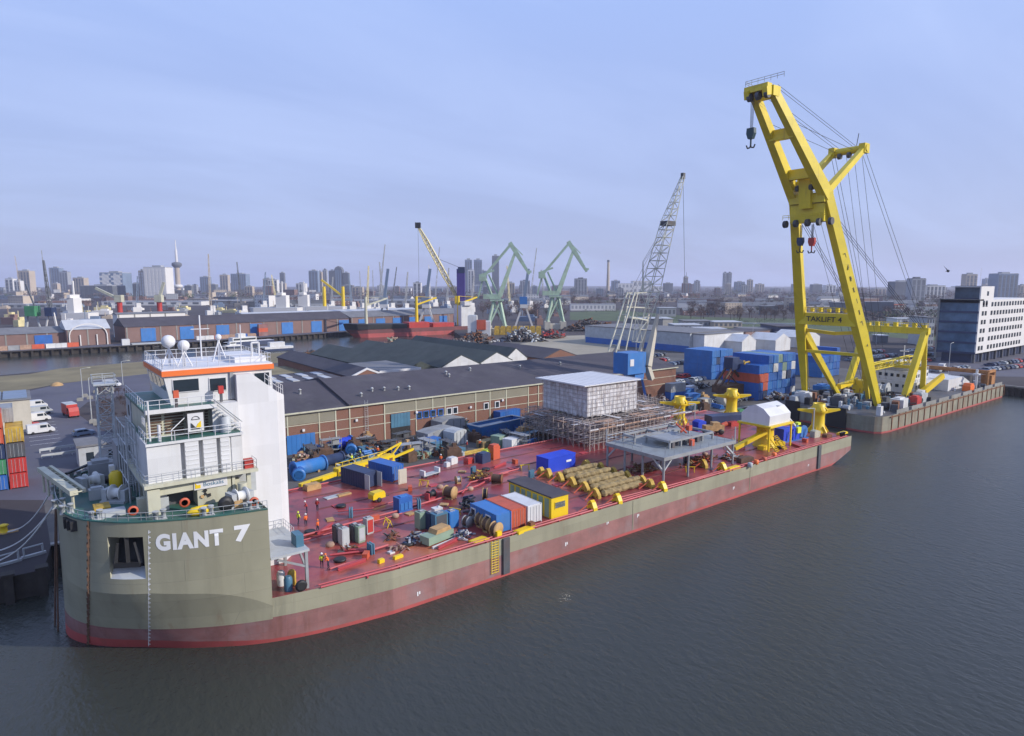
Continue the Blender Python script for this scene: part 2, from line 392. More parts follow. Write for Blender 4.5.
# ---------------------------------------------------------------- water
wm = bpy.data.materials.new('water'); wm.use_nodes = True
nt = wm.node_tree; N = nt.nodes; L = nt.links; b = N['Principled BSDF']
b.inputs['Base Color'].default_value = (.037, .040, .034, 1); b.inputs['Roughness'].default_value = .2; b.inputs['IOR'].default_value = 1.33
geo = N.new('ShaderNodeNewGeometry'); prev = None
sy_ = N.new('ShaderNodeSeparateXYZ'); L.new(geo.outputs['Position'], sy_.inputs[0])     # the inner channel lies sheltered and calmer than the open harbour
calm = N.new('ShaderNodeMapRange'); calm.inputs['From Min'].default_value = 120; calm.inputs['From Max'].default_value = 230; calm.inputs['To Min'].default_value = 1.; calm.inputs['To Max'].default_value = .42
L.new(sy_.outputs[1], calm.inputs['Value'])
for sc, st, di, ax in ((1.25, .7, .21, (1, .5, 1)), (.33, .16, .40, (.7, 1, 1)), (3.2, .6, .09, (1, .7, 1))):
    mp = N.new('ShaderNodeMapping'); mp.inputs['Scale'].default_value = ax; mp.inputs['Rotation'].default_value = (0, 0, rad(25)); L.new(geo.outputs['Position'], mp.inputs[0])
    n = N.new('ShaderNodeTexNoise'); n.inputs['Scale'].default_value = sc; n.inputs['Detail'].default_value = 4; L.new(mp.outputs[0], n.inputs['Vector'])
    bp = N.new('ShaderNodeBump'); sm_ = N.new('ShaderNodeMath'); sm_.operation = 'MULTIPLY'; sm_.inputs[1].default_value = st; L.new(calm.outputs[0], sm_.inputs[0]); L.new(sm_.outputs[0], bp.inputs['Strength']); bp.inputs['Distance'].default_value = di
    L.new(n.outputs['Fac'], bp.inputs['Height'])
    if prev: L.new(prev, bp.inputs['Normal'])
    prev = bp.outputs[0]
L.new(prev, b.inputs['Normal'])
n = N.new('ShaderNodeTexNoise'); n.inputs['Scale'].default_value = .012; n.inputs['Detail'].default_value = 5; L.new(geo.outputs['Position'], n.inputs['Vector'])
cr = N.new('ShaderNodeMapRange'); cr.inputs['To Min'].default_value = .20; cr.inputs['To Max'].default_value = .32; L.new(n.outputs['Fac'], cr.inputs['Value']); rm_ = N.new('ShaderNodeMath'); rm_.operation = 'MULTIPLY'; rc_ = N.new('ShaderNodeMath'); rc_.operation = 'MAXIMUM'; rc_.inputs[1].default_value = .8; L.new(calm.outputs[0], rc_.inputs[0]); L.new(cr.outputs[0], rm_.inputs[0]); L.new(rc_.outputs[0], rm_.inputs[1]); L.new(rm_.outputs[0], b.inputs['Roughness'])
M['water'] = wm
S = 9000
struct(MB().poly([(-S, -S, 0), (S, -S, 0), (S, S, 0), (-S, S, 0)]).build('water', 'water'))
# ---------------------------------------------------------------- land
def sheet(name, pts, z, m, structure=True):
    o = MB().poly([(p[0], p[1], z) for p in pts]).build(name, m)
    return struct(o) if structure else o
QY = 38.
S0 = [(-600, 236), (-10, 246), (35, 259), (94, 259), (160, 261), (212, 262)]
N0 = [(-600, 344)]+[tuple(P(a_, b_, 3.)[:2]) for a_, b_ in ((0, 351.8), (119, 346), (200, 341.5), (345, 331.8))]+[(290, 400)]
CH = [(290, 400), (245, 330), (212, 262)]
L1 = [(-600, 30), (-4, 30), (-3, QY), (262, QY), (258, 0), (246, -120), (1500, -300), (8000, -1500), (8000, 900)]+CH[1:]+S0[::-1][1:]
L2 = N0+[CH[1], (8000, 900), (8000, 8500), (-6000, 8500), (-6000, 300)]
g = MB().poly([(x, y, 3.) for x, y in L1]).poly([(x, y, 3.) for x, y in L2])
struct(g.build('ground', 'town'))
def walls(name, line, m, z0=-1.5, z1=2.99, off=0.):
    mb = MB()
    for a, b in zip(line, line[1:]): mb.poly([(a[0], a[1], z0), (b[0], b[1], z0), (b[0], b[1], z1), (a[0], a[1], z1)])
    return struct(mb.build(name, m))
walls('quay_wall', L1[:6], 'timber_dark'); walls('channel_bank', S0, 'grass'); walls('channel_quay', N0, 'timber_dark'); walls('channel_end_quay', CH, 'timber_dark')
# yard between ship and warehouse, with a kerb beam along the quay
sheet('yard_paving', [(-3, QY), (262, QY), (262, 240), (160, 255), (30, 200), (20, 120), (-3, 90)], 3.004, 'yard')
mb = MB().box(-3, QY, 2.6, 262, QY+.9, 3.22).box(257.2, 0, 2.6, 258.6, 0.1, 3.22)
mb.beam((262.4, QY, 3.0), (258.4, 0, 3.0), .9, .5); mb.beam((258.4, 0, 3.0), (246.4, -120, 3.0), .9, .5)
struct(mb.build('quay_kerb', 'concrete'))
mb = MB()
for i in range(70):
    t = i/69; p = Vector((262, QY, 0)).lerp(Vector((250, -82, 0)), t); mb.box(p.x-.9, p.y-.35, -1, p.x+.05, p.y+.35, 2.4)
struct(mb.build('sheet_piling', 'timber_dark'))
# parking apron at left
sheet('parking_road', [P(-40, 420), P(25, 392), P(60, 384), P(150, 372), P(150, 392), P(88, 402), P(75, 412), P(100, 430), P(150, 445), P(150, 470), P(60, 500), P(-40, 500)], 3.008, 'asphalt')
sheet('grass_strip', [P(-60, 381), P(30, 374), P(60, 368.5), P(150, 361), P(270, 353.5), P(300, 352), P(300, 361), P(150, 373.5), P(60, 383.5), P(20, 391), P(-60, 402)], 3.012, 'grass')
sheet('far_field', [P(570, 312), P(620, 310.5), P(700, 317), P(860, 320), P(940, 327), P(940, 341), P(860, 335), P(760, 330), P(700, 327.5), P(620, 321), P(570, 320)], 3.02, 'grass_green')
sheet('sand_yard', [P(480, 350), P(515, 345), P(560, 336), P(625, 334), P(612, 352), P(560, 356)], 3.016, 'sand')
sheet('north_quay_paving', [(x, y+.6) for x, y in N0[1:-1]]+[(x+3, y+16) for x, y in N0[1:-1]][::-1], 3.02, 'asphalt')
sheet('east_lot', [P(835, 383), P(885, 372), P(905, 360), P(1060, 348), P(1100, 378), P(960, 376), P(905, 370.5)], 3.02, 'asphalt')
mb = MB()
for i in range(9):
    a = P(30+i*.0, 405, 0)
    p = Vector((1.2, 106+i*4.4, 3.013)); mb.poly([(p.x-5, p.y, 3.013), (p.x+.5, p.y, 3.013), (p.x+.5, p.y+.15, 3.013), (p.x-5, p.y+.15, 3.013)])
struct(mb.build('parking_lines', 'paint_white'))
# timber piles of the far quay
pl = MB()
for a, b in zip(N0[1:], N0[2:-1]):
    a = Vector((*a, 0)); b = Vector((*b, 0)); n = int((b-a).length/4.2)
    for k in range(n):
        p = a.lerp(b, k/n); pl.box(p.x-.45, p.y-1.3, -1, p.x+.45, p.y-.1, 2.6)
    pl.beam(a+Vector((0, -.8, 2.9)), b+Vector((0, -.8, 2.9)), 1.5, .4)
struct(pl.build('quay_piles', 'timber_dark'))
# ================================================================ the heavy lift barge
BG = T('heavy_lift_barge', 'long green and red heavy lift barge with white superstructure on its bow', 'barge')
Tb = [(0, -2.5), (4, -2.3), (8, -1.1), (11, 1.3), (12.9, 4.0), (14.9, 8.3), (15.9, 12.2), (16.5, 15.5), (17.2, 20), (18, 27)]
Wb = [(0, -2.7), (3, -1.9), (6, .4), (8.9, 3.9), (11.3, 6.8), (13.3, 9.8), (14.8, 12.4), (16.0, 15.5), (17.1, 20), (18, 27)]
def cr(pts, t):
    n = len(pts)-1; i = min(int(t), n-1); u = t-i
    p0 = pts[max(i-1, 0)]; p1 = pts[i]; p2 = pts[i+1]; p3 = pts[min(i+2, n)]
    if i == 0: p0 = (-pts[1][0], pts[1][1])
    return tuple(.5*((2*b)+(-a+c)*u+(2*a-5*b+4*c-d)*u*u+(-a+3*b-3*c+d)*u**3) for a, b, c, d in zip(p0, p1, p2, p3))
def zk(t):   # knuckle height
    return 7.4 if t < 4 else max(2.9, 7.4-(t-4)*.55-(max(0, t-5)**1.6)*.75)
def hp(t, z, side=-1, off=0.):
    a = cr(Tb, t); b = cr(Wb, t); k = zk(t)
    f = min(1, max(0, z/k)); f = f**.9
    bb = b[0]+(a[0]-b[0])*f; x = b[1]+(a[1]-b[1])*f
    return (x, 18+side*(bb+off), z)
def _proj(p):
    x = p[0]-CAMX; y = p[1]-CAMY; z = p[2]-CAMH
    fh = x*math.cos(TH)+y*math.sin(TH); r = x*math.sin(TH)-y*math.cos(TH)
    d = fh*math.cos(PIT)-z*math.sin(PIT); u = fh*math.sin(PIT)+z*math.cos(PIT)
    return (CX+F*r/d, CY-F*u/d)
DK = 5.0; FC = 14.6
ts = [i*.25 for i in range(37)]
# anchor pocket between two columns of the shell
tp0, tp1 = 2.85, 3.88
TA = 6.64
ts = sorted(set([t for t in ts if not (tp0-.1 < t < tp1+.1)]+[tp0, tp0+.35, tp1-.35, tp1, TA]))
tfc = [t for t in ts if t <= TA]
hull = MB()
zf = [0, .001]
def shell(side):
    rows = []
    lev = [lambda t: -1.5, lambda t: 0., lambda t: max(.4, 1.15-max(0, t-3.5)*.24), lambda t: 2.75, lambda t: max(zk(t), 2.9), lambda t: max(8.9, zk(t)+.5), lambda t: 11.1, lambda t: 13.1, lambda t: FC]
    for l in lev: rows.append([hp(t, max(0, l(t)), side) if l(t) >= 0 else (*hp(t, 0, side)[:2], -1.5) for t in tfc])
    i0, i1 = tfc.index(tp0), tfc.index(tp1)
    bands = [(0, 1, 1), (1, 2, 1), (2, 3, 2), (3, 4, 0), (4, 8, 0)]
    for a, b, m in bands:
        sk = (lambda i, j, a=a: 5 <= i+a < 7 and i0 <= j < i1)
        hull.grid(rows[a:b+1], m, True, sk)
    # recessed pocket
    q = [rows[5][i0], rows[5][i1], rows[7][i1], rows[7][i0]]
    c = Vector((9, 18, 0)); cen = sum((Vector(p) for p in q), Vector())/4
    nrm = (Vector((c.x, c.y, cen.z))-cen).normalized()
    up = [Vector(p) for p in (rows[7][i1], rows[7][i0])]
    e = [Vector(q[0])+nrm*.9+Vector((0, 0, .9)), Vector(q[1])+nrm*.9+Vector((0, 0, .9)), Vector(q[2])+nrm*3.0, Vector(q[3])+nrm*3.0]
    lo = [Vector(p) for p in rows[5][i0:i1+1]]; hi = [Vector(p) for p in rows[7][i0:i1+1]]
    hull.poly(lo+[e[1], e[0]], 3)
    hull.poly(hi[::-1]+[e[3], e[2]], 4)
    hull.poly([q[0], e[0], e[3], rows[6][i0], q[3]][:4]+[q[3]], 5) if False else hull.poly([q[0], rows[6][i0], q[3], e[3], e[0]], 5)
    hull.poly([q[1], e[1], e[2], q[2], rows[6][i1]], 0)
    hull.poly(e, 4)
    return cen, nrm, e
cenS, nrmS, eS = shell(-1); shell(1)
# sides aft of the forecastle
taft = [t for t in ts if t >= TA]
for side in (-1, 1):
    rows = []
    def zmin(x): return -1.5 if x < 119 else -1.5+3.6*((x-119)/15.5)**1.25
    cols = [hp(t, 0, side)[0] for t in taft]+[27+i*(92/20) for i in range(1, 21)]+[119+i*15.5/8 for i in range(1, 9)]
    def colpt(x, z):
        if x <= 27:
            t = taft[[hp(t, 0, side)[0] for t in taft].index(x)] if x in [hp(t, 0, side)[0] for t in taft] else 9
            return hp(t, max(z, 0), side)[:2]+(z,)
        return (x, 18+side*18, z)
    L5 = [-1.5, 0, .4, 2.95, DK+.12]
    for a, b, m in ((0, 1, 1), (1, 2, 1), (2, 3, 2), (3, 4, 0)):
        r = [[colpt(x, max(L5[k], zmin(x)) if k < 3 else L5[k]) for x in cols] for k in (a, b)]
        hull.grid(r, m, False)
st = [(119+i*15.5/8, zmin(119+i*15.5/8)) for i in range(9)]
hull.grid([[(x, 0, z) for x, z in st], [(x, 36, z) for x, z in st]], 1, True)
hull.poly([(134.5, 0, st[-1][1]), (134.5, 36, st[-1][1]), (134.5, 36, DK+.12), (134.5, 0, DK+.12)], 0)
xa = hp(TA, 10, -1)
hull.poly([(xa[0], 36-xa[1], DK), (xa[0], xa[1], DK), (xa[0], xa[1], FC), (xa[0], 36-xa[1], FC)], 0)
def tcol(px, z):
    return min((i*.01 for i in range(0, 700)), key=lambda t: abs(_proj(hp(t, z))[0]-px))
HULL = hull.build('hull', ['hull_green', 'hull_red', 'hull_pink', 'lgrey', 'black', 'cream'], BG)
# the dull faded belt of the bow is older paint over the boot top
def dk(name, tl, z, m, thick=None):
    pts = [hp(t, z, -1)[:2] for t in tl]; return pts
pts = [hp(t, 10, -1, -.05)[:2] for t in tfc[::-1]]+[hp(t, 10, 1, -.05)[:2] for t in tfc[1:]]
MB().poly([(x, y, 14.42) for x, y in pts]).build('forecastle_deck', 'deck_green', BG)
mb = MB().poly([(xa[0]-.05, .9+1.0, DK), (20, .82, DK), (27, .06, DK), (134.44, .06, DK), (134.44, 35.94, DK), (27, 35.94, DK), (20, 35.1, DK), (xa[0]-.05, 34, DK)])
mb.build('cargo_deck', 'deck_red', BG)
# deck edge pipes, skid rails and tracks
mb = MB()
for y, r in ((.35, .13), (1.0, .09), (35.5, .15)): mb.tube((19 if y < 20 else 17, y+ (.5 if y<20 else 0), DK+.22), (27, y, DK+.22), r, 6).tube((27, y, DK+.22), (133, y, DK+.22), r, 6)
for k in range(27): mb.box(24+k*4, .15, DK, 24.15+k*4, 1.2, DK+.22)
mb.build('edge_pipe', 'deck_pipe', BG)
def dl(pts, r=.11, h=.25): return [Vector((*P(px, py, DK)[:2], DK+h)) for px, py in pts]
for pts, r in (([(290, 541), (350, 525), (400, 512), (440, 500), (478, 487), (500, 475), (520, 470)], .16),
               ([(292, 545), (350, 530), (402, 515)], .11), ([(330, 557), (372, 552), (388, 547)], .16), ([(330, 571), (345, 566), (366, 561)], .13),
               ([(338, 513), (372, 510), (410, 498), (446, 496)], .09), ([(462, 495), (470, 484), (490, 479), (508, 474)], .13), ([(420, 497), (448, 494)], .2),
               ([(596, 499), (612, 488), (650, 480)], .1), ([(620, 499), (660, 489), (720, 474)], .1)):
    mb = MB().path(dl(pts), r, 5); mb.build('deck_pipe', 'deck_pipe', BG)
mb = MB()
for k, x in enumerate((30, 46, 62, 79, 96, 112)):
    for y in (12, 24): MB().box(x, y, DK, x+1.6, y+1.2, DK+.12).build('deck_hatch', 'deck_pipe', BG)
# ---- side marks: notches, ladder, draught scale, plimsoll marks
mb = MB()
for x in (42.3, 120.5): MB().box(x, -.28, .4, x+1.0, -.02, DK+.1).build('fender_strip', 'dgrey', BG)
mb = MB()
for dx in (0, .55, 1.1): mb.tube((40.5+dx, -.15, .9), (40.5+dx, -.15, DK+.2), .06, 4)
for k in range(13): mb.tube((40.5, -.15, 1.+k*.33), (41.6, -.15, 1.+k*.33), .045, 4)
mb.build('pilot_ladder', 'yellow', BG)
mb = MB()
def strip(t, z0, z1, wd, side=-1):
    n = 3; 
    for k in range(n):
        a = z0+(z1-z0)*k/n; b = z0+(z1-z0)*(k+1)/n
        mb.poly([hp(t-wd, a, side, .03), hp(t+wd, a, side, .03), hp(t+wd, b, side, .03), hp(t-wd, b, side, .03)])
z = .4
def vstrip(px0, px1, z0, z1):
    mb.poly([hp(tcol(px0, z0), z0, -1, .03), hp(tcol(px1, z0), z0, -1, .03), hp(tcol(px1, z1), z1, -1, .03), hp(tcol(px0, z1), z1, -1, .03)])
while z < 13.8: vstrip(148.3, 149.2, z, z+.34); vstrip(148.3, 150.6, z+.1, z+.2); z += .52
for k in range(26): vstrip(148.4, 148.8, .2+k*.5, .7+k*.5)
for x, z, s in ((30, 1.2, .5), (53, 1.4, .5), (61, 2.6, .35), (67.5, 2.2, .5), (92, 1.7, .5), (117, 1.5, .4)):
    mb.box(x, -.04, z, x+.16, -.02, z+s).box(x+.26, -.04, z+s*.3, x+.42, -.02, z+s)
mb.build('draught_mark', 'paint_white', BG)
mb = MB()
for x in (66.5, 97): MB().box(x, -.05, .6, x+.14, -.02, DK).build('weld_seam', 'hull_green', BG)
# ---- name on the bow: lettering follows the shell
arc = [0.]; tl = [i*.05 for i in range(0, 150)]
for a, b in zip(tl, tl[1:]): arc.append(arc[-1]+(Vector(hp(b, 11))-Vector(hp(a, 11))).length)
def tof(s):
    for i in range(len(arc)-1):
        if arc[i+1] >= s: return tl[i]+(tl[i+1]-tl[i])*(s-arc[i])/(arc[i+1]-arc[i])
    return tl[-1]
def arcx(px, py, z):          # arc position where the picture column meets the shell at height z
    best = min(range(len(tl)), key=lambda i: abs(px-_proj(hp(tl[i], z))[0])); return arc[best]
def shelltext(body, s0, s1, zc, h, name):
    cu_w = [1e9, -1e9]; tmp = []
    o = text(body, 1., name, 'paint_white', BG, lambda x, y, z: Vector((x, y, z)), 0., .054, 1.14)
    xs = [v.co.x for v in o.data.vertices]; ys = [v.co.y for v in o.data.vertices]
    x0, x1, y0, y1 = min(xs), max(xs), min(ys), max(ys)
    bm = bmesh.new(); bm.from_mesh(o.data); bmesh.ops.triangulate(bm, faces=bm.faces); bmesh.ops.subdivide_edges(bm, edges=[e for e in bm.edges if e.calc_length() > .12], cuts=3, use_grid_fill=True)
    bm.to_mesh(o.data); bm.free()
    for v in o.data.vertices:
        s = s0+(v.co.x-x0)/(x1-x0)*(s1-s0); zz = zc+((v.co.y-y0)/(y1-y0)-.5)*h
        v.co = Vector(hp(tof(s), zz, -1, .03))
    return o
shelltext('GIANT', arcx(155.5, 540, 11.7), arcx(222.5, 537, 11.9), 12.45, 1.70, 'name_lettering')
shelltext('7', arcx(235, 535, 11.9), arcx(250.5, 533, 11.9), 12.5, 1.70, 'name_lettering')
# ---- anchor, chain
d = nrmS; c = cenS+d*.2+Vector((0, 0, .6)); sd_ = Vector((-d.y, d.x, 0))
mb = MB().beam(c+Vector((0, 0, 1.6)), c+Vector((0, 0, -1.1)), .45, .35).beam(c+Vector((0, 0, -1.3))-sd_*1.2, c+Vector((0, 0, -1.3))+sd_*1.2, .6, .5)
for s in (-1, 1): mb.beam(c+Vector((0, 0, -1.2))+sd_*1.15*s, c+Vector((0, 0, .9))+sd_*.75*s-d*.1, .55, .35, w2=.1, h2=.2)
mb.build('anchor', 'black', BG)
mb = MB(); top = Vector(hp(1.55, 14.3, -1, .18)); n = 34
for k in range(n):
    z = 14.3-k*.43; zz_ = max(z, .01); p = Vector((*hp(tcol(88, zz_), zz_, -1, .12)[:2], z))
    mb.beam(p+Vector((0, 0, .26)), p-Vector((0, 0, .26)), .10 if k % 2 else .24, .24 if k % 2 else .10)
mb.build('anchor_chain', 'brown', BG)
mb = MB().tube(hp(.1, 14, 1, .4), (-3.4, 18.6, -.6), .09, 5).tube(hp(.4, 14, 1, .4), (-3.6, 20.4, -.6), .09, 5)
mb.build('mooring_chain', 'brown', BG)
mb = MB()
for t, w_ in ((1.45, .5), (1.62, .5), (1.8, .5)):
    p = Vector(hp(t, 13.9, -1, .1)); mb.cbox(p.x, p.y, 13.3, .7, .7, 1.0)
mb.build('fairlead', 'black', BG)
# ---- forecastle railing
rp = [Vector((*hp(t, 10, -1, -.2)[:2], 14.42)) for t in tfc if t <= 7]
mb = MB().rail(rp, 1.0, .03, 1.8); mb.build('railing', 'lgrey', BG)
rp = [Vector((*hp(t, 10, 1, -.2)[:2], 14.42)) for t in tfc if t <= 7]
mb = MB().rail(rp, 1.0, .03, 1.8); mb.build('railing', 'lgrey', BG)
mb = MB()
for side in (-1, 1): 
    for a, b in zip(tfc, tfc[1:]): mb.beam(Vector((*hp(a, 10, side, -.06)[:2], 14.6)), Vector((*hp(b, 10, side, -.06)[:2], 14.6)), .25, .12)
mb.build('deck_edge_plate', 'deck_green', BG)
# ---- accommodation tower: lower deckhouse under the overhang
dh = MB()
dh.box(9.0, 7.5, 14.42, 12.3, 20.4, 17.2)          # wall carrying the company sign
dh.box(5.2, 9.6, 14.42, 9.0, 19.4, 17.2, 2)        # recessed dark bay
dh.box(4.6, 7.35, 14.42, 5.2, 8.2, 17.2)           # corner pillar
dh.box(12.3, 9.2, 14.42, 15.3, 20, 17.2, 1)
dh.box(13.9, 7.4, 14.42, 14.3, 7.8, 17.2).box(12.4, 7.4, 14.42, 12.7, 7.8, 17.2)
DH = dh.build('deckhouse', ['cream', 'lgrey', 'dgrey'], BG)
MB().extr([(4.9, 16.2), (9.05, 16.2), (9.05, 17.2), (4.9, 17.2)], 'y', 7.42, 7.7).build('arch_beam', 'cream', BG)
mb = MB().box(4.2, 6.7, 17.2, 14.9, 21.0, 17.55); mb.build('overhang_deck', 'cream', BG)
mb = MB().rail([(4.3, 12, 17.55), (4.3, 6.85, 17.55), (14.8, 6.85, 17.55), (14.8, 8.5, 17.55)], 1.0, .03, 1.5); mb.build('railing', 'lgrey', BG)
sg = MB().box(8.7, 7.32, 16.15, 11.9, 7.46, 17.05).build('company_sign', 'white_clean', BG)
MB().extr([(8.8, 16.3), (9.3, 16.3), (9.3, 16.65), (9.0, 16.65), (8.8, 16.9)], 'y', 7.28, 7.315).build('sign_emblem', 'yellow', sg)
text('Boskalis', .62, 'sign_lettering', 'teal_blue', sg, lambda x, y, z: Vector((10.55+x, 7.30-z, 16.6+y)), .01)
mb = MB(); c = Vector((9.75, 7.42, 15.55))                    # three bladed propeller mark
for k in range(3):
    a = rad(90+120*k); e = Vector((math.cos(a), 0, math.sin(a))); f_ = Vector((-math.sin(a), 0, math.cos(a)))
    mb.poly([c+e*.1, c+e*.4+f_*.26+Vector((0, -.06, 0)), c+e*.58+Vector((0, -.06, 0)), c+e*.42-f_*.2+Vector((0, -.06, 0))], k % 2)
mb.lathe([(.13, -.1), (.13, .1)], c, 8, 0, axis='y')
mb.build('propeller_emblem', ['black', 'wood'], BG)
# main white block: corrugated front with deep ribs
mb = MB()
xs = [4.7, 7.2, 7.25, 8.0, 8.05, 9.3, 9.35, 9.6, 9.65, 11.0, 11.05, 11.3, 11.35, 13.6]
ys = [7.4, 7.4, 7.9, 7.9, 7.3, 7.3, 7.9, 7.9, 7.3, 7.3, 7.9, 7.9, 7.4, 7.4]
xs = [4.7, 7.7, 7.72, 8.05, 8.07, 9.35, 9.37, 9.75, 9.77, 11.05, 11.07, 11.4, 11.42, 12.3, 12.32, 12.5, 12.52, 13.6]
ys = [7.4, 7.4, 7.95, 7.95, 7.25, 7.25, 7.95, 7.95, 7.25, 7.25, 7.95, 7.95, 7.25, 7.25, 7.5, 7.5, 7.4, 7.4]
mb.prism(list(zip(xs, ys))+[(13.6, 20.4), (4.7, 20.4)], 17.55, 21.3)
mb.box(4.62, 7.15, 21.3, 13.7, 20.6, 21.55)
mb.build('accommodation_block', 'white', BG)
mb = MB()
for k in range(7):
    for x0, x1 in ((8.07, 9.35), (9.77, 11.05), (11.42, 12.3)): mb.box(x0+.05, 7.2, 17.9+k*.48, x1-.05, 7.28, 17.98+k*.48)
mb.build('block_rib', 'white', BG)
MB().box(4.8, 7.3, 21.551, 13.6, 20.4, 21.56).build('terrace_deck', 'deck_green', BG)
mb = MB().rail([(4.75, 12, 21.56), (4.75, 7.35, 21.56), (13.5, 7.35, 21.56)], 1.0, .035, 1.3); mb.build('railing', 'white_clean', BG)
mb = MB().tube((7.0, 7.5, 22.6), (8.8, 9.2, 23.6), .05, 5).tube((7.0, 7.5, 21.6), (7.0, 7.5, 22.6), .05, 5).tube((8.8, 9.2, 21.6), (8.8, 9.2, 23.6), .05, 5)
mb.build('davit', 'white_clean', BG)
lv = MB().box(5.2, 10.2, 21.56, 11.2, 19.8, 24.3)
LV = lv.build('louvre_house', 'cream', BG)
mb = MB()
for k in range(8):
    for x0, x1 in ((5.4, 6.6), (6.9, 8.6), (8.9, 11.0)): mb.box(x0, 10.05, 21.8+k*.3, x1, 10.19, 21.95+k*.3)
mb.build('louvre', 'brown', LV)
mb = MB().box(4.9, 8.6, 24.3, 11.6, 22.2, 24.55, 0).box(4.9, 8.58, 24.2, 11.6, 8.75, 24.62, 1).box(11.2, 9.0, 21.56, 13.8, 20.4, 24.5, 1)
mb.build('bridge_deck', ['deck_green', 'white'], BG)
mb = MB().box(8.6, 8.75, 21.8, 10.4, 8.9, 24.0, 0).box(8.75, 8.68, 21.95, 10.25, 8.78, 23.85, 1)
pn = mb.build('emblem_board', ['black', 'white_clean'], BG)
mb = MB().extr([(9.45, 22.3), (9.98, 22.3), (9.98, 23.0), (9.7, 22.75)], 'y', 8.62, 8.675, 0).extr([(9.05, 22.2), (9.98, 22.2), (9.44, 22.4), (9.05, 22.9)], 'y', 8.58, 8.615, 1)
for k in range(8): a0 = math.pi*k/8; a1 = math.pi*(k+1)/8; mb.beam((9.5+.36*math.cos(a0), 8.65, 23.22+.3*math.sin(a0)), (9.5+.36*math.cos(a1), 8.65, 23.22+.3*math.sin(a1)), .05, .05, 1)
mb.beam((9.1, 8.65, 23.2), (9.9, 8.65, 23.2), .05, .05, 1)
mb.build('board_emblem', ['yellow', 'black'], pn)
mb = MB().lathe([(.55, 0), (.55, 1.5), (.3, 1.7)], (12.3, 8.4, 21.56), 10); mb.build('vent', 'lgrey', BG)
mb = MB()
for k in range(9): mb.cbox(11.4+k*.28, 8.4, 24.2-k*.3, .3, .8, .06)
mb.tube((11.3, 8.0, 25.1), (13.9, 8.0, 22.5), .04, 4).tube((11.3, 8.8, 25.1), (13.9, 8.8, 22.5), .04, 4)
mb.build('stair', 'lgrey', BG)
# wheelhouse with outward leaning windows
wx0, wx1, wy0, wy1 = 7.7, 18.0, 10.8, 21.5
wh = MB()
lo = [(wx0, wy0), (wx1, wy0), (wx1, wy1), (wx0, wy1)]
hi = [(wx0-.55, wy0-.1), (wx1, wy0-.1), (wx1, wy1+.1), (wx0-.55, wy1+.1)]
wh.add([(x, y, 24.55) for x, y in lo]+[(x, y, 27.6) for x, y in hi], [(0, 1, 5, 4), (1, 2, 6, 5), (2, 3, 7, 6), (3, 0, 4, 7), (4, 5, 6, 7)])
WH = wh.build('wheelhouse', 'white', BG)
rim = MB().prism([(wx0-.75, wy0-.4), (wx1+.2, wy0-.4), (wx1+.2, wy1+.4), (wx0-.75, wy1+.4)], 27.6, 28.15)
rim.build('roof_rim', 'orange', BG)
MB().box(wx0-.7, wy0-.25, 28.15, wx1+.1, wy1+.25, 28.3).build('wheelhouse_roof', 'white_clean', BG)
for x0, x1, z0, z1 in ((8.0, 10.4, 25.9, 27.15), (11.5, 13.1, 25.7, 27.0), (14.1, 15.8, 25.7, 27.1), (16.1, 17.7, 25.8, 27.2)):
    f = MB().box(x0-.08, wy0-.16, z0-.08, x1+.08, wy0-.06, z1+.08).build('window_frame', 'white_clean', WH)
    MB().box(x0, wy0-.19, z0, x1, wy0-.15, z1).build('window_pane', 'glass', WH)
for k in range(4):
    y0 = wy0+.5+k*2.5
    def lean(y, z): return (wx0-.55*(z-24.55)/3.05-.03, y, z)
    MB().poly([lean(y0, 26.0), lean(y0+2, 26.0), lean(y0+2, 27.3), lean(y0, 27.3)]).build('window_pane', 'glass', WH)
MB().box(13.5, wy0-.3, 24.6, 13.85, wy0-.12, 27.6).build('downpipe', 'grey', BG)
mb = MB().rail([(wx0-.6, wy1, 28.3), (wx0-.6, wy0, 28.3), (wx1, wy0, 28.3), (wx1, wy1, 28.3), (wx0-.6, wy1, 28.3)], 1.05, .03, 1.1); mb.build('roof_railing', 'white_clean', BG)
mb = MB().box(14.6, 12.5, 28.3, 18, 20, 28.9); mb.build('roof_trunk', 'white_clean', BG)
mb = MB().rail([(5.0, 22, 24.55), (5.0, 8.7, 24.55), (11.5, 8.7, 24.55)], 1.0, .03, 1.4); mb.build('railing', 'white_clean', BG)
def radome(c, r, h):
    mb = MB().sphere((c[0], c[1], c[2]+h), r, 16); o = mb.build('radome', 'white_clean', BG)
    m2 = MB().tube(c, (c[0], c[1], c[2]+h-r*.9), .13, 6)
    for k in range(4):
        a = k*math.pi/2+.6; m2.tube((c[0]+math.cos(a)*1.0, c[1]+math.sin(a)*1.0, c[2]), (c[0], c[1], c[2]+h-r), .06, 5)
    m2.build('radome_stand', 'white_clean', o)
radome((8.4, 14.2, 28.3), .70, 2.6); radome((9.6, 12.8, 28.3), .60, 2.2); radome((13.8, 15.8, 28.3), .36, 2.7)
mb = MB().tube((16.6, 13, 28.9), (16.6, 13, 30.4), .12, 6).tube((16.6, 13, 30.4), (17.4, 13, 30.4), .12, 6).tube((17.4, 13, 30.4), (17.4, 13, 28.9), .12, 6); mb.build('vent_pipe', 'white_clean', BG)
for x, y, z, m in ((7.9, 9.1, 24.6, 'orange_red'), (12.3, 9.6, 24.6, 'red')):
    mb = MB().cbox(x, y, z, .25, .25, 1.0, 1).cbox(x, y, z+.9, .5, .4, .8, 0); mb.build('signal_lamp', [m, 'dgrey'], BG)
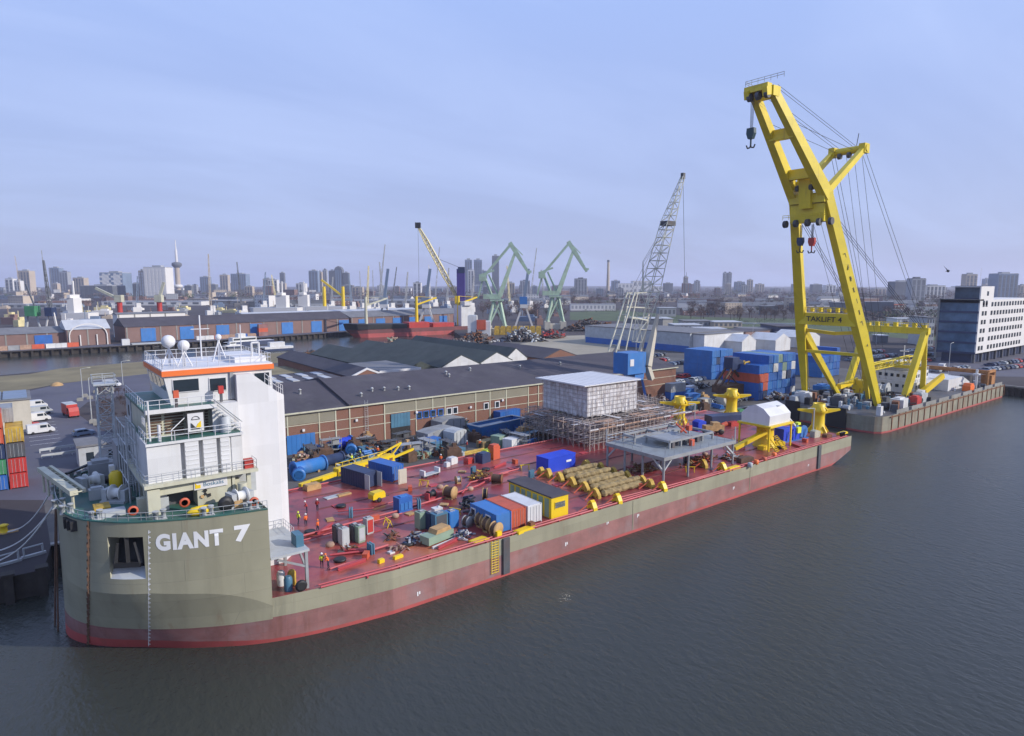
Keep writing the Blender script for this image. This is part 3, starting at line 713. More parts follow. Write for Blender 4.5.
# tall white casing, top sloping aft
cs = MB()
cp = [(14.0, 9.9), (18.2, 9.9), (19.4, 11.2), (19.4, 13.5), (14.0, 13.5)]
tops = [27.35, 25.35, 24.9, 24.9, 27.35]
cp = [(14.0, 9.9), (15.6, 9.9), (18.2, 9.9), (19.4, 11.2), (19.4, 13.5), (15.6, 13.5), (14.0, 13.5)]; tops = [27.3, 27.3, 25.1, 24.4, 24.4, 27.3, 27.3]
n = len(cp); v = [(x, y, DK) for x, y in cp]+[(x, y, z) for (x, y), z in zip(cp, tops)]
cs.add(v, [(i, (i+1) % n, n+(i+1) % n, n+i) for i in range(n)]); cs.add(v, [(n, n+1, n+5, n+6), (n+1, n+2, n+3, n+4, n+5)])
cs.build('funnel_casing', 'white_clean', BG)
mb = MB().rail([(17.0, 10.0, 26.1), (18.2, 10.0, 25.1), (19.3, 11.2, 24.4)], 1.1, .035, .6); mb.build('casing_railing', 'white_clean', BG)
MB().prism([(14.0, 24.5), (18.2, 24.5), (18.2, 27), (14, 27)], DK, 25).build('funnel_casing', 'white_clean', BG)
# side platform behind the forecastle
pf = MB().prism([(xa[0]+.06, 1.75), (18.3, 1.75), (18.3, 9.85), (xa[0]+.06, 9.85)], 9.1, 9.35); PF = pf.build('side_platform', 'lgrey', BG)
mb = MB()
for x, y in ((18.0, 2.0), (18.0, 9.0)): mb.cbox(x, y, DK, .3, .3, 4.1)
mb.beam((18, 2, 7.4), (15.0, 2, 8.9), .2).beam((18, 2, 7.0), (18, 5, 9.1), .2); mb.build('platform_post', 'grey', PF)
mb = MB().rail([(15.6, 9.7, 9.35), (18.2, 9.7, 9.35), (18.2, 6.2, 9.35)], 1., .035, .9); mb.build('platform_railing', 'white_clean', PF)
MB().cbox(17.7, 3.6, 9.35, .8, 1.6, 1.3).build('control_cabinet', 'teal_blue', BG)
for k, (x, y, z, m) in enumerate(((16.2, 2.6, DK, 'teal_blue'), (16.0, 4.3, DK, 'white'), (17.0, 3.8, DK, 'khaki_yellow'))):
    MB().lathe([(.4, 0), (.45, .2), (.45, 1.3), (.3, 1.6)], (x, y, z), 9).build('hose_reel', m, BG)
MB().lathe([(.45, -.2), (.62, -.1), (.62, .1), (.45, .2)], (17.2, 1.55, DK+.65), 12, axis='y').build('tyre_fender', 'black', BG)
# port stair tower, shaded bow side structures
mb = MB().box(5.2, 20.8, 14.42, 8.2, 24.2, 24.3, 0).box(3.4, 19.4, 14.42, 5.19, 23.6, 19.2, 1); mb.build('side_house', ['lgrey', 'grey'], BG)
MB().box(5.16, 21.8, 22.0, 5.195, 22.6, 23.2).build('side_house_window', 'black', BG)
st = MB()
for x in (3.6, 4.5):
    for y in (12.6, 15, 17, 19.3): st.tube((x, y, 14.42), (x, y, 22.5), .07, 4)
for z in (16.5, 18.6, 20.6, 22.4):
    for x in (3.6, 4.5): st.tube((x, 12.6, z), (x, 19.3, z), .06, 4)
    for k in range(9): st.tube((3.6, 12.6+k*.8, z), (4.5, 12.6+k*.8, z), .04, 4)
st.build('access_scaffold', 'lgrey', BG)
# mooring gear on the forecastle
def winch(x, y, rz=0.):
    b = MB().cbox(0, 0, 0, 2.6, 1.8, .25, 0).cbox(-.9, 0, .25, .5, 1.5, 1.2, 0).cbox(1.0, 0, .25, .5, 1.2, 1.1, 0)
    b.lathe([(.85, -.6), (.85, -.5), (.5, -.5), (.5, .5), (.85, .5), (.85, .6)], (.1, 0, .95), 12, 1, axis='x')
    o = b.build('mooring_winch', ['lgrey', 'rope'], BG); o.location = (x, y, 14.42); o.rotation_euler = (0, 0, rz); return o
winch(0.8, 21, .4); winch(2.6, 14.2, -.7); winch(3.2, 25.5, 1.2); winch(12.5, 5.2, .2)
mb = MB()
for t, side in ((.9, -1), (1.5, -1), (2.6, -1), (4.3, -1), (5.2, -1), (6.3, -1), (1.1, 1), (2.4, 1), (3.4, 1)):
    p = Vector(hp(t, 12, side, -1.1))
    mb = MB().box(p.x-.6, p.y-.3, 14.42, p.x+.6, p.y+.3, 14.5)
    for s in (-.35, .35): mb.lathe([(.22, 0), (.22, .7), (.3, .7), (.3, .85)], (p.x+s, p.y+s*.3, 14.49), 8)
    mb.build('mooring_bitt', 'lgrey', BG)
def ring(x, y, z, r, m, ax='y'):
    return MB().lathe([(r*.62, -.08), (r, -.08), (r, .08), (r*.62, .08), (r*.62, -.08)], (x, y, z), 12, axis=ax).build('lifebuoy', m, BG)
ring(3.2, 7.4, 15.2, .48, 'orange_red'); ring(7.6, 6.6, 15.3, .5, 'orange_red'); ring(13.3, 3.0, 15.2, .48, 'orange_red')
mb = MB().lathe([(.35, -.2), (.75, -.12), (.75, .12), (.35, .2)], (10.9, 4.2, 15.15), 14, axis='y'); mb.build('tyre_fender', 'black', BG)
mb = MB().lathe([(.05, -1.2), (.42, -.8), (.5, 0), (.42, .8), (.05, 1.2)], (8.6, 4.4, 14.9), 10, axis='x'); mb.build('rescue_float', 'yellow', BG)
mb = MB().box(11.7, 4.1, 14.42, 12.5, 4.9, 15.2); mb.build('deck_locker', 'wood', BG)
mb = MB().box(13.7, 7.2, 17.56, 14.6, 8.0, 18.5); mb.build('red_locker', 'red', BG)
mb = MB().cbox(12.9, 8.2, 14.42, .7, .9, 2.0).lathe([(.5, 0), (.5, 1.9)], (13.2, 6.6, 14.42), 8); mb.build('vent_trunk', 'cream', BG)
mb = MB().lathe([(.7, 0), (.75, .3), (.75, 1.6), (.5, 1.9)], (3.2, 19.5, 14.42), 10, 0).cbox(2.9, 20.6, 14.42, .5, .9, 2.4, 1); mb.build('mooring_drum', ['yellow', 'white'], BG)
mb = MB().lathe([(.3, 0), (1.0, .1), (1.05, .5), (.3, .6)], (1.9, 22.6, 14.42), 12).lathe([(.3, 0), (.9, .1), (.9, .6), (.3, .7)], (1.0, 23.9, 14.42), 12); mb.build('rope_coil', 'black', BG)
mb = MB().cbox(1.6, 9.8, 14.42, 2.4, 1.4, .5, 0).cbox(1.0, 11.7, 14.42, 1.4, 1.8, .6, 1); mb.build('gangway_stow', ['lgrey', 'khaki_yellow'], BG)
mb = MB().cbox(5.0, 7.4, 14.42, 1.1, .9, 2.6, 0).cbox(4.2, 8.8, 14.42, .9, .9, 1.5, 0); mb.build('pillar_vent', 'cream', BG)
# boom stowed over the port bow
a = P(41, 469, 16.2); b = P(74, 493, 16.2)
mb = MB().beam(a, b, .7, .5).beam(a+Vector((.9, .3, 0)), b+Vector((.9, .3, 0)), .3, .4)
for t in (.05, .2, .35): 
    p = a.lerp(b, t); mb.tube(p, p+Vector((0, 0, -2.6)), .12, 5)
for t in (.6, .95):
    p = a.lerp(b, t); mb.tube(p, Vector((p.x, p.y, 14.4)), .14, 5)
for k in range(9):
    p = a.lerp(b, k/8.); mb.tube(p, p+Vector((.9, .3, 0)), .08, 4)
mb.build('mooring_boom', 'cream', BG)
mb = MB().path([P(120, 455, 15), P(95, 462, 15.3), P(66, 474, 16)], .18, 5); mb.build('towing_hose', 'black', BG)

b = MB(); lo = [Vector((2.6+dx, 28.6+dy, 14.42)) for dx, dy in ((0, 0), (1.6, 0), (1.6, 1.6), (0, 1.6))]; b.truss(lo, [v+Vector((.2, .2, 10.5)) for v in lo], 8, .09, .05).cbox(3.6, 29.6, 24.8, 2.4, 2.4, .2)
b.rail([(2.4, 28.4, 25), (4.8, 28.4, 25), (4.8, 30.8, 25), (2.4, 30.8, 25), (2.4, 28.4, 25)], 1., .035, 1.)
b.build('signal_mast', 'lgrey', BG)
for x, y, l, w_, h, m in ((2.2, 25.2, 2.4, 2, 2.2, 'grey'), (4.6, 20.6, 1.2, 2.6, 2.0, 'lgrey'), (1.0, 16.5, 1.4, 1.0, 1.3, 'lgrey'), (5.2, 11.2, 1.0, 1.2, 2.2, 'cream'), (6.0, 8.4, .9, .7, 1.6, 'lgrey')):
    MB().cbox(0, 0, 0, l, w_, h*.85).cbox(0, 0, h*.85, l*.7, w_*.7, h*.15).build('deck_machinery', m, BG).location = (x, y, 14.42)
b = MB()
for k, (x, y) in enumerate(((4.75, 9.5), (4.75, 13), (4.75, 16.5))): b.beam((x, y, 14.42), (x, y, 17.2), .25)
b.beam((4.75, 9.5, 16.9), (4.75, 16.5, 16.9), .25); b.build('overhang_post', 'cream', BG)
b = MB().rail([(4.72, 7.4, 23.3), (4.72, 9, 23.3)], .8, .03, .8).tube((5.2, 8.2, 21.56), (5.2, 8.2, 25.6), .1, 6).tube((6.0, 8.0, 21.56), (6.0, 8.0, 23.2), .16, 7); b.build('terrace_mast', 'white_clean', BG)
b = MB().tube((9.2, 11.6, 28.3), (9.2, 11.6, 31.0), .05, 4).tube((16.8, 18, 28.3), (16.8, 18, 32.2), .06, 4).tube((12.6, 19, 28.3), (12.6, 19, 33.4), .09, 5).tube((11.6, 19, 31.8), (13.6, 19, 31.8), .05, 4); b.build('antenna', 'white_clean', BG)

for k, y in enumerate((6.2, 12.4, 18.6, 24.8, 30.6)):
    MB().box(28, y, DK, 132, y+.35, DK+.07).build('skid_rail', 'hull_dull', BG)
# ================================================================ kit: containers, people, cars, drums, crates
def K(loc, dz=0): return Vector((loc[0], loc[1], loc[2]+dz))
def container(name, label, L=6.06, W=2.44, H=2.59, m='blue', loc=(0, 0, 0), rz=0., group=None, open_end=False, cat='container', doors=True, door_m=None):
    t = T(name, label, cat, loc, rz, group)
    n = int(L/.56); pts = []
    a, d = L/2-.08, .045
    def side(y, s):
        o = []
        for k in range(n):
            x = -a+2*a*k/n; st = 2*a/n
            o += [(x, y), (x+st*.35, y), (x+st*.5, y-s*d), (x+st*.85, y-s*d)]
        o.append((a, y)); return o
    lo = side(-W/2+.02, -1); up = side(W/2-.02, 1)
    b = MB()
    b.prism(lo+up[::-1], .12, H-.1)
    for x in (-1, 1):
        for y in (-1, 1): b.box(x*L/2-(.14 if x > 0 else 0), y*W/2-(.12 if y > 0 else 0), 0, x*L/2+(.14 if x < 0 else 0), y*W/2+(.12 if y < 0 else 0), H)
    for y in (-1, 1):
        b.box(-L/2+.14, y*W/2-(.1 if y > 0 else 0), H-.13, L/2-.14, y*W/2+(.1 if y < 0 else 0), H-.01)
        b.box(-L/2+.14, y*W/2-(.1 if y > 0 else 0), 0.005, L/2-.14, y*W/2+(.1 if y < 0 else 0), .14)
    b.box(-L/2+.15, -W/2+.15, H-.11, L/2-.15, W/2-.15, H-.03)
    b.build('body', m, t)
    if doors and not open_end:
        dr = MB().box(L/2-.06, -W/2+.14, .15, L/2-.005, -.02, H-.14).box(L/2-.06, .02, .15, L/2-.005, W/2-.14, H-.14)
        dd = dr.build('door', door_m or m, t)
        lb = MB()
        for y in (-.75, -.3, .3, .75): lb.tube((L/2+.03, y, .2), (L/2+.03, y, H-.2), .025, 4)
        lb.build('lock_rod', 'lgrey', dd)
    if open_end:
        MB().box(L/2-.12, -W/2+.2, .16, L/2-.1, W/2-.2, H-.16).build('dark_interior', 'black', t)
        for s in (-1, 1):
            MB().box(L/2, s*W/2-.03, .12, L/2+1.15, s*W/2+.03, H-.12).build('open_door', 'lgrey', t)
    return t
def skin(chain, edges, mname, name, parent, root=0, sub=1, split=None):
    me = bpy.data.meshes.new(name); me.from_pydata([c[0] for c in chain], edges, [])
    o = bpy.data.objects.new(name, me); COL.objects.link(o)
    md = o.modifiers.new('s', 'SKIN'); md.use_smooth_shade = True
    for v, c in zip(me.skin_vertices[0].data, chain): v.radius = (c[1], c[2] if len(c) > 2 else c[1]); v.use_root = False
    me.skin_vertices[0].data[root].use_root = True
    if sub: o.modifiers.new('u', 'SUBSURF').levels = sub
    dg = bpy.context.evaluated_depsgraph_get(); dg.update()
    nm = bpy.data.meshes.new_from_object(o.evaluated_get(dg)); bpy.data.objects.remove(o)
    nm.materials.clear()
    for k in mname: nm.materials.append(M[k])
    if split:
        for p in nm.polygons: p.material_index = split(p.center)
    o = bpy.data.objects.new(name, nm); COL.objects.link(o); o.parent = parent; return o
def person(label, loc, rz, jacket, helmet, walk=0., bend=0.):
    t = T('person', label, 'person', loc, rz, 'workers on the barge deck')
    s = walk
    V = [((0, 0, .95), .15, .11), ((bend*.1, 0, 1.2), .16, .11), ((bend*.25, 0, 1.42), .17, .10), ((bend*.3, 0, 1.53), .055), ((bend*.36, 0, 1.62), .095), ((bend*.38, 0, 1.73), .085),
         ((bend*.25, .20, 1.42), .06), ((bend*.25-.05, .25, 1.15), .048), ((bend*.3+.12, .24, .94), .035), ((bend*.3+.2, .23, .88), .04),
         ((bend*.25, -.20, 1.42), .06), ((bend*.25+.02, -.26, 1.15), .048), ((bend*.3+.18, -.22, .98), .035), ((bend*.3+.26, -.2, .95), .04),
         ((0, .1, .88), .095), ((s*.16, .11, .48), .065), ((s*.12-.03, .11, .08), .045), ((s*.12+.12, .12, .04), .045),
         ((0, -.1, .88), .095), ((-s*.10+.03, -.11, .48), .065), ((-s*.26, -.11, .1), .045), ((-s*.26+.14, -.12, .04), .045)]
    Ed = [(0, 1), (1, 2), (2, 3), (3, 4), (4, 5), (2, 6), (6, 7), (7, 8), (8, 9), (2, 10), (10, 11), (11, 12), (12, 13), (0, 14), (14, 15), (15, 16), (16, 17), (0, 18), (18, 19), (19, 20), (20, 21)]
    skin(V, Ed, ['dark_cloth', 'skin'], 'body', t, 0, 1, lambda c: 1 if c.z > 1.52 or (abs(c.y) > .17 and c.z < .97 and c.z > .8) else 0)
    J = [((0, 0, .86), .185, .15), ((bend*.1, 0, 1.2), .195, .14), ((bend*.25, 0, 1.42), .20, .13), ((bend*.28, 0, 1.48), .09)]+[(v[0], v[1]+.022) for v in (V[6], V[7], V[8], V[10], V[11], V[12])]
    skin(J, [(0, 1), (1, 2), (2, 3), (2, 4), (4, 5), (5, 6), (2, 7), (7, 8), (8, 9)], [jacket], 'jacket', t, 0, 1)
    hx = bend*.38
    MB().lathe([(.155, 0), (.15, .03), (.125, .03), (.115, .09), (.07, .14), (.01, .155)], (hx, 0, 1.69), 10).build('helmet', helmet, t)
    return t
def car(name, label, m='white', van=False, loc=(0, 0, 0), rz=0., group=None, cat='car'):
    t = T(name, label, cat, loc, rz, group)
    L, W = (5.2, 1.95) if van else (4.3, 1.78); H = 2.2 if van else 1.47
    if van: pr = [(-2.6, .35), (-2.6, 2.0), (-2.5, 2.2), (1.2, 2.2), (1.45, 2.1), (1.95, 1.25), (2.5, 1.0), (2.6, .75), (2.6, .35)]
    else: pr = [(-2.15, .32), (-2.15, .85), (-2.05, .95), (-1.75, 1.3), (-1.45, 1.46), (.25, 1.47), (.55, 1.38), (1.1, .95), (1.95, .85), (2.15, .7), (2.15, .32)]
    b = MB().extr(pr, 'y', -W/2, W/2)
    o = b.build('body', m, t)
    g = MB()
    if van:
        g.extr([(1.3, 1.3), (1.22, 2.0), (1.42, 2.0), (1.85, 1.3)], 'y', -W/2-.012, W/2+.012)
        g.add([(1.98, -.8, 1.27), (1.98, .8, 1.27), (1.5, .75, 2.06), (1.5, -.75, 2.06)], [(0, 1, 2, 3)])
        g.extr([(-.2, 1.35), (-.2, 1.95), (1.05, 1.95), (1.05, 1.35)], 'y', -W/2-.010, W/2+.010)
    else:
        g.extr([(-1.55, .96), (-1.35, 1.35), (-.35, 1.37), (-.35, .96)], 'y', -W/2-.012, W/2+.012)
        g.extr([(-.27, .96), (-.27, 1.37), (.28, 1.37), (.85, .96)], 'y', -W/2-.012, W/2+.012)
        g.add([(1.12, -.76, .97), (1.12, .76, .97), (.60, .68, 1.39), (.60, -.68, 1.39)], [(0, 1, 2, 3)])
        g.add([(-2.04, -.76, 1.0), (-2.04, .76, 1.0), (-1.74, .68, 1.36), (-1.74, -.68, 1.36)], [(0, 1, 2, 3)])
    g.build('window', 'glass', t)
    for x in (-L*.31, L*.31):
        for y in (-1, 1):
            MB().lathe([(.2, -.11), (.32, -.11), (.33, 0), (.32, .11), (.2, .11)], (x, y*(W/2-.08), .33), 10, axis='y').build('wheel', 'black', t)
    return t
def reel(name, label, loc, rz, r=1.0, w=1.1, m='brown', fl='wood', group=None):
    t = T(name, label, 'cable reel', loc, rz, group)
    MB().lathe([(r*.82, -w/2), (r*.86, -w*.2), (r*.8, 0), (r*.86, w*.25), (r*.82, w/2)], (0, 0, r), 14, axis='y').build('cable_winding', m, t)
    for s in (-1, 1): MB().lathe([(.12, s*w/2-.05), (r, s*w/2-.05), (r, s*w/2+.05), (.12, s*w/2+.05)], (0, 0, r), 16, axis='y').build('flange', fl, t)
    MB().box(-.7*r, -w/2, 0, -.5*r, w/2, .2).box(.5*r, -w/2, 0, .7*r, w/2, .2).build('chock', fl, t)
    return t
def cabinet(label, loc, rz, m='grey', sx=.9, sy=.9, h=1.9, panel=None, group=None):
    t = T('equipment_cabinet', label, 'cabinet', loc, rz, group)
    MB().cbox(0, 0, .12, sx, sy, h-.12).cbox(0, 0, 0, sx*.9, sy*.9, .14).build('housing', m, t)
    MB().box(-sx*.4, -sy/2-.03, .25, sx*.4, -sy/2+.01, h-.2).build('door', panel or 'lgrey', t)
    MB().cbox(0, 0, h, sx*.5, sy*.5, .12).tube((-.2, 0, h+.1), (.2, 0, h+.1), .05, 5).build('lifting_frame', 'steel', t)
    return t
def pile(name, label, loc, rx, ry, h, m, cat, n=40, size=.5, group=None, seed=1):
    q = random.Random(seed); b = MB()
    for k in range(n):
        u = q.gauss(0, .4); v = q.gauss(0, .4); u = max(-1, min(1, u)); v = max(-1, min(1, v))
        z = max(0, 1-(u*u+v*v)**.5)*h*q.uniform(.3, 1)
        d = Vector((q.uniform(-1, 1), q.uniform(-1, 1), q.uniform(-.3, .5))).normalized()*size*q.uniform(.5, 1.6)
        p = Vector((u*rx, v*ry, z+size*.3))
        b.beam(p-d, p+d, size*q.uniform(.2, .7), size*q.uniform(.15, .5), q.randrange(len(m)))
    o = b.build(name, m); o.location = loc; tag(o, label, cat, group); return o
# ================================================================ cargo on the barge deck
D = DK
def onp(px, py, dz=0): p = P(px, py, D); p.z = D+dz; return p
RZY = -math.pi/2      # long side square across the ship, doors to the near edge
c1 = container('office_container', 'bright blue office container with two white framed windows at the ship edge', m='mid_blue', loc=(43.85, 4.75, D), rz=RZY, doors=False, group='containers in a row at the ship edge')
for y in (4.0, 0.6):
    f = MB().box(y-4.0+1.2-.55, -1.30, .5, y-4.0+1.2+.55, -1.20, 2.1).build('window_frame', 'white_clean', c1)
    MB().box(y-4.0+1.2-.4, -1.33, 1.0, y-4.0+1.2+.4, -1.29, 1.95).build('pane', 'glass', f)
container('storage_container', 'orange red corrugated container between the blue office and the white container', m='orange_red', loc=(46.45, 5.0, D), rz=RZY, group='containers in a row at the ship edge')
container('storage_container', 'white corrugated container beside the black roofed yellow hut', m='white', loc=(49.15, 4.9, D), rz=RZY, group='containers in a row at the ship edge')
t = T('yellow_hut', 'long yellow hut with black roof and wide end window at the ship edge', 'hut', (53.4, 6.4, D), RZY)
MB().box(-4.8, -1.55, 0, 4.8, 1.55, 3.0).build('body', 'yellow', t)
MB().box(-5.0, -1.72, 3.0, 5.0, 1.72, 3.2).build('roof', 'roof_dark', t)
f = MB().box(4.79, -1.0, 1.3, 4.86, 1.0, 2.3).build('window_frame', 'yellow', t)
MB().box(4.85, -.9, 1.4, 4.89, .9, 2.2).build('pane', 'glass', f)
mb = MB()
for k in range(7): mb.box(-4.4+k*1.3, -1.6, .1, -3.5+k*1.3, -1.54, 2.7)
mb.build('side_panel', 'sage', t)
t = T('tool_container', 'ultramarine blue box container with white lettering, behind the brown rolls', 'container', P(556, 468, D), rad(3))
MB().cbox(0, 0, 0, 6.6, 3.0, 2.4).cbox(0, 0, 2.4, 6.7, 3.1, .12).build('body', 'bright_blue', t)
MB().box(1.0, -1.56, 1.2, 2.2, -1.51, 1.55).build('lettering_panel', 'paint_white', t)
MB().box(-3.33, -1.2, .1, -3.3, 1.2, 2.3).build('door', 'bright_blue', t)
container('open_container', 'dark blue container with its near end doors standing open', L=6.06, m='navy', loc=K(P(359, 484, D)), rz=RZY+rad(14), open_end=True, group='dark containers on the open deck')
container('open_container', 'dark blue container beside a beige open door, behind the yellow compressor', m='blue', loc=K(P(386, 477, D)), rz=RZY+rad(14), group='dark containers on the open deck')
MB_ = MB().cbox(0, 0, 0, 1.5, .2, 2.4).cbox(0, -.12, .2, 1.2, .06, 2.0); o = MB_.build('door_panel', 'beige'); o.location = P(402.5, 483.5, D); tag(o, 'beige upright door panel standing beside the dark blue container', 'panel')
# yellow compressor trailer
t = T('compressor_trailer', 'yellow compressor trailer with black wheels in front of the open container', 'compressor', P(377, 501, D), rad(10))
MB().extr([(-1.1, .5), (-1.1, 1.2), (-.8, 1.5), (.9, 1.5), (1.1, 1.1), (1.1, .5)], 'y', -.65, .65).build('body', 'yellow', t)
for s in (-1, 1): MB().lathe([(.15, -.1), (.36, -.1), (.36, .1), (.15, .1)], (-.1, s*.75, .36), 10, axis='y').build('wheel', 'black', t)
MB().tube((1.1, 0, .5), (2.2, 0, .35), .07, 5).build('drawbar', 'black', t)
t = T('generator_set', 'light blue generator box with pale panels on the red deck', 'generator', P(403, 510, D), rad(5))
MB().cbox(0, 0, .15, 2.2, 1.6, 1.9).cbox(0, 0, 0, 2.3, 1.7, .15).build('housing', 'blue', t)
for k in range(3): MB().box(-.9+k*.65, -.86, .3, -.4+k*.65, -.8, 1.3).build('panel', 'mid_blue', t)
MB().cbox(0, 0, 2.05, 1.2, .8, .12).build('roof_hatch', 'mid_blue', t)
# cabinets
for px, py, m, pan, lab in ((338, 541, 'dgrey', 'grey', 'dark grey equipment cabinet at the left rear of its cluster'), (344, 544, 'lgrey', 'lgrey', 'light grey equipment cabinet at the front of the left cluster'),
                            (355, 540, 'dgrey', 'dgrey', 'dark grey cabinet in the middle of the left cluster'), (360, 541.5, 'sage', 'lgrey', 'pale grey cabinet with a side box, right of the left cluster'),
                            (368.5, 533, 'lgrey', 'red', 'grey cabinet with a red door')):
    cabinet(lab, P(px, py, D), rad(8), m, 1.0, 1.0, 2.1, pan, 'equipment cabinets on the red deck')
for px, py, sx, h, m, lab in ((421.5, 528, 1.3, 2.3, 'sage', 'sage green locker with workers beside it'), (430, 529, .9, 2.3, 'navy', 'narrow navy locker next to the sage green one'),
                              (439, 530, 2.0, 2.4, 'teal_blue', 'slate blue transformer locker with a pale zigzag front'), (451.5, 526.5, 1.5, 2.2, 'mid_blue', 'mid blue locker at the right end of the locker row')):
    cabinet(lab, P(px, py, D), rad(4), m, sx, 1.3, h, m if m != 'teal_blue' else 'dgrey', 'lockers in a row on deck')
o = MB().cbox(0, 0, 0, 1.3, 1.0, 1.0).cbox(0, 0, 1.0, 1.35, 1.05, .1).cbox(.3, 0, 1.1, .3, .3, .15).build('tank', 'white'); o.location = P(437, 515, D); tag(o, 'small white tank standing behind the row of lockers', 'tank')
# reels
reel('cable_reel', 'wooden cable reel with dark cable and pale flange on the open deck', P(450, 498, D), rad(25), .95, 1.5)
reel('cable_reel', 'small wooden reel lying further back beside the red deck pipes', P(458, 483, D), rad(80), .6, .7, 'steel')
reel('cable_reel', 'dark reel with hose lying near the rear corner of the yellow hut', P(497, 483, D), rad(40), .8, 1.6, 'brown', 'rust')
reel('cable_reel', 'black cable reel behind the orange red container', P(485, 499.5, D), rad(50), .9, .6, 'black', 'wood')
for i, (px, py, lab) in enumerate(((496, 536, 'front wooden cable reel of the row beside the blue office container'), (488, 531, 'second wooden cable reel of the row beside the blue office container'),
                                   (481.5, 526, 'third wooden cable reel of the row beside the blue office container'), (474, 521.5, 'rearmost reel of the row beside the blue office container'), (467.5, 526.5, 'grey reel standing apart left of the wooden reel row'))):
    reel('cable_reel', lab, P(px, py, D), rad(14), .95 if i < 3 else .75, .8, 'brown', 'wood' if i < 3 else 'grey', 'cable reels beside the blue office')
# machines at the near edge
t = T('winch_skid', 'green machine skid with tan cover and a white beam near the deck edge', 'winch', P(437, 541, D), rad(12))
MB().cbox(0, 0, .2, 4.2, 1.7, 1.0).build('base', 'sage', t); MB().extr([(-.8, 1.2), (-.5, 1.7), (1.6, 1.75), (1.9, 1.2)], 'y', -.7, .8).build('cover', 'wood', t)
MB().box(-2.1, -1.6, 0, 3, -1.35, .3).build('beam', 'white', t)
pile('hose_pile', 'tangled pile of steel parts and hoses left of the green machine', P(417, 541, D), 2.2, 1.6, 1.3, ['steel', 'rust', 'navy', 'lgrey'], 'parts pile', 50, .45, seed=3)
pile('valve_pile', 'small rusty valve pile on deck left of the hose pile', P(392, 538, D), 1.2, .9, .9, ['rust', 'dgrey', 'brown'], 'parts pile', 26, .35, seed=4)
pile('parts_pile', 'low heap of brown fittings near the deck edge pipes', P(398, 550, D), 1.6, .8, .5, ['rust', 'plank', 'hull_pink'], 'parts pile', 20, .4, seed=5)
pile('parts_pile', 'scrap heap with black and white parts before the wooden reels', P(462, 538, D), 1.6, 1.2, 1.2, ['black', 'white', 'navy', 'lgrey'], 'parts pile', 34, .4, seed=6)
pile('parts_pile', 'steel frame parts lying in front of the grey cabinets', P(349, 551, D), 1.1, .8, .8, ['dgrey', 'rust', 'lgrey'], 'parts pile', 20, .4, seed=7)
t = T('deck_windlass', 'dark red windlass machine with black drum on the open deck', 'windlass', P(431, 499, D), rad(15))
MB().cbox(0, 0, 0, 1.8, 1.0, .3).cbox(-.8, 0, .3, .2, .9, .8).cbox(.8, 0, .3, .2, .9, .8).build('frame', 'deck_pipe', t); MB().lathe([(.6, -.6), (.4, -.5), (.4, .5), (.6, .6)], (0, 0, .8), 10, axis='x').build('drum', 'black', t)
pile('plant_frame', 'black pump frame with hoses beside the rear of the blue office', P(468, 509, D), 1.2, 1.4, 2.0, ['black', 'dgrey', 'navy'], 'pump', 40, .5, seed=8)
for px, py, lab, m, sz in ((479, 541, 'yellow loading ramp at the top of the yellow ladder', 'yellow', (2.4, 1.3, .25)), (525, 530.5, 'flat yellow tray in front of the orange red container', 'yellow', (3.4, 1.0, .35)),
                           (497.8, 537.6, 'small yellow bollard box at the corner of the blue office', 'yellow', (.8, .7, .9)), (531, 527.5, 'brown crate beside the yellow tray', 'rust', (.8, .7, .8)),
                           (312, 489, 'orange box lying beside the yellow crane boom', 'wood', (2.4, 1.5, .9)), (333, 497, 'white flat sheet lying on the red deck', 'lgrey', (2.6, 1.2, .12)),
                           (344, 495, 'tan plank stack lying behind the white sheet', 'wood', (2.2, .8, .25)), (381, 562.5, 'small yellow stand near the deck edge', 'yellow', (.7, .5, .45)),
                           (398, 558, 'small yellow pipe saddle near the deck edge', 'yellow', (1.2, .5, .35)), (391, 553, 'small white drum lid on the deck', 'white', (.7, .7, .2)), (365, 544.6, 'dark red plank lying beside the cabinets', 'deck_pipe', (2.2, .3, .15))):
    o = MB().cbox(0, 0, 0, sz[0], sz[1], sz[2]*.85).cbox(0, 0, sz[2]*.85, sz[0]*.9, sz[1]*.9, sz[2]*.15).build('deck_box' if sz[2] > .3 else 'deck_tray', m); o.location = P(px, py, D); o.rotation_euler = (0, 0, rad(8)); tag(o, lab, 'box' if sz[2] > .3 else 'tray')
t = T('pipe_trolley', 'white flatbed trolley with upright ends on the rear deck', 'trolley', P(430, 476, D), rad(12))
MB().box(-1.8, -.6, .35, 1.8, .6, .5).build('bed', 'lgrey', t); MB().box(-1.8, -.6, .5, -1.5, .6, 1.3).box(1.5, -.6, .5, 1.8, .6, 1.2).build('end_frame', 'white', t)
for s in (-1, 1):
    for x in (-1.3, 1.3): MB().lathe([(.1, -.08), (.2, -.08), (.2, .08), (.1, .08)], (x, s*.5, .2), 8, axis='y').build('wheel', 'black', t)
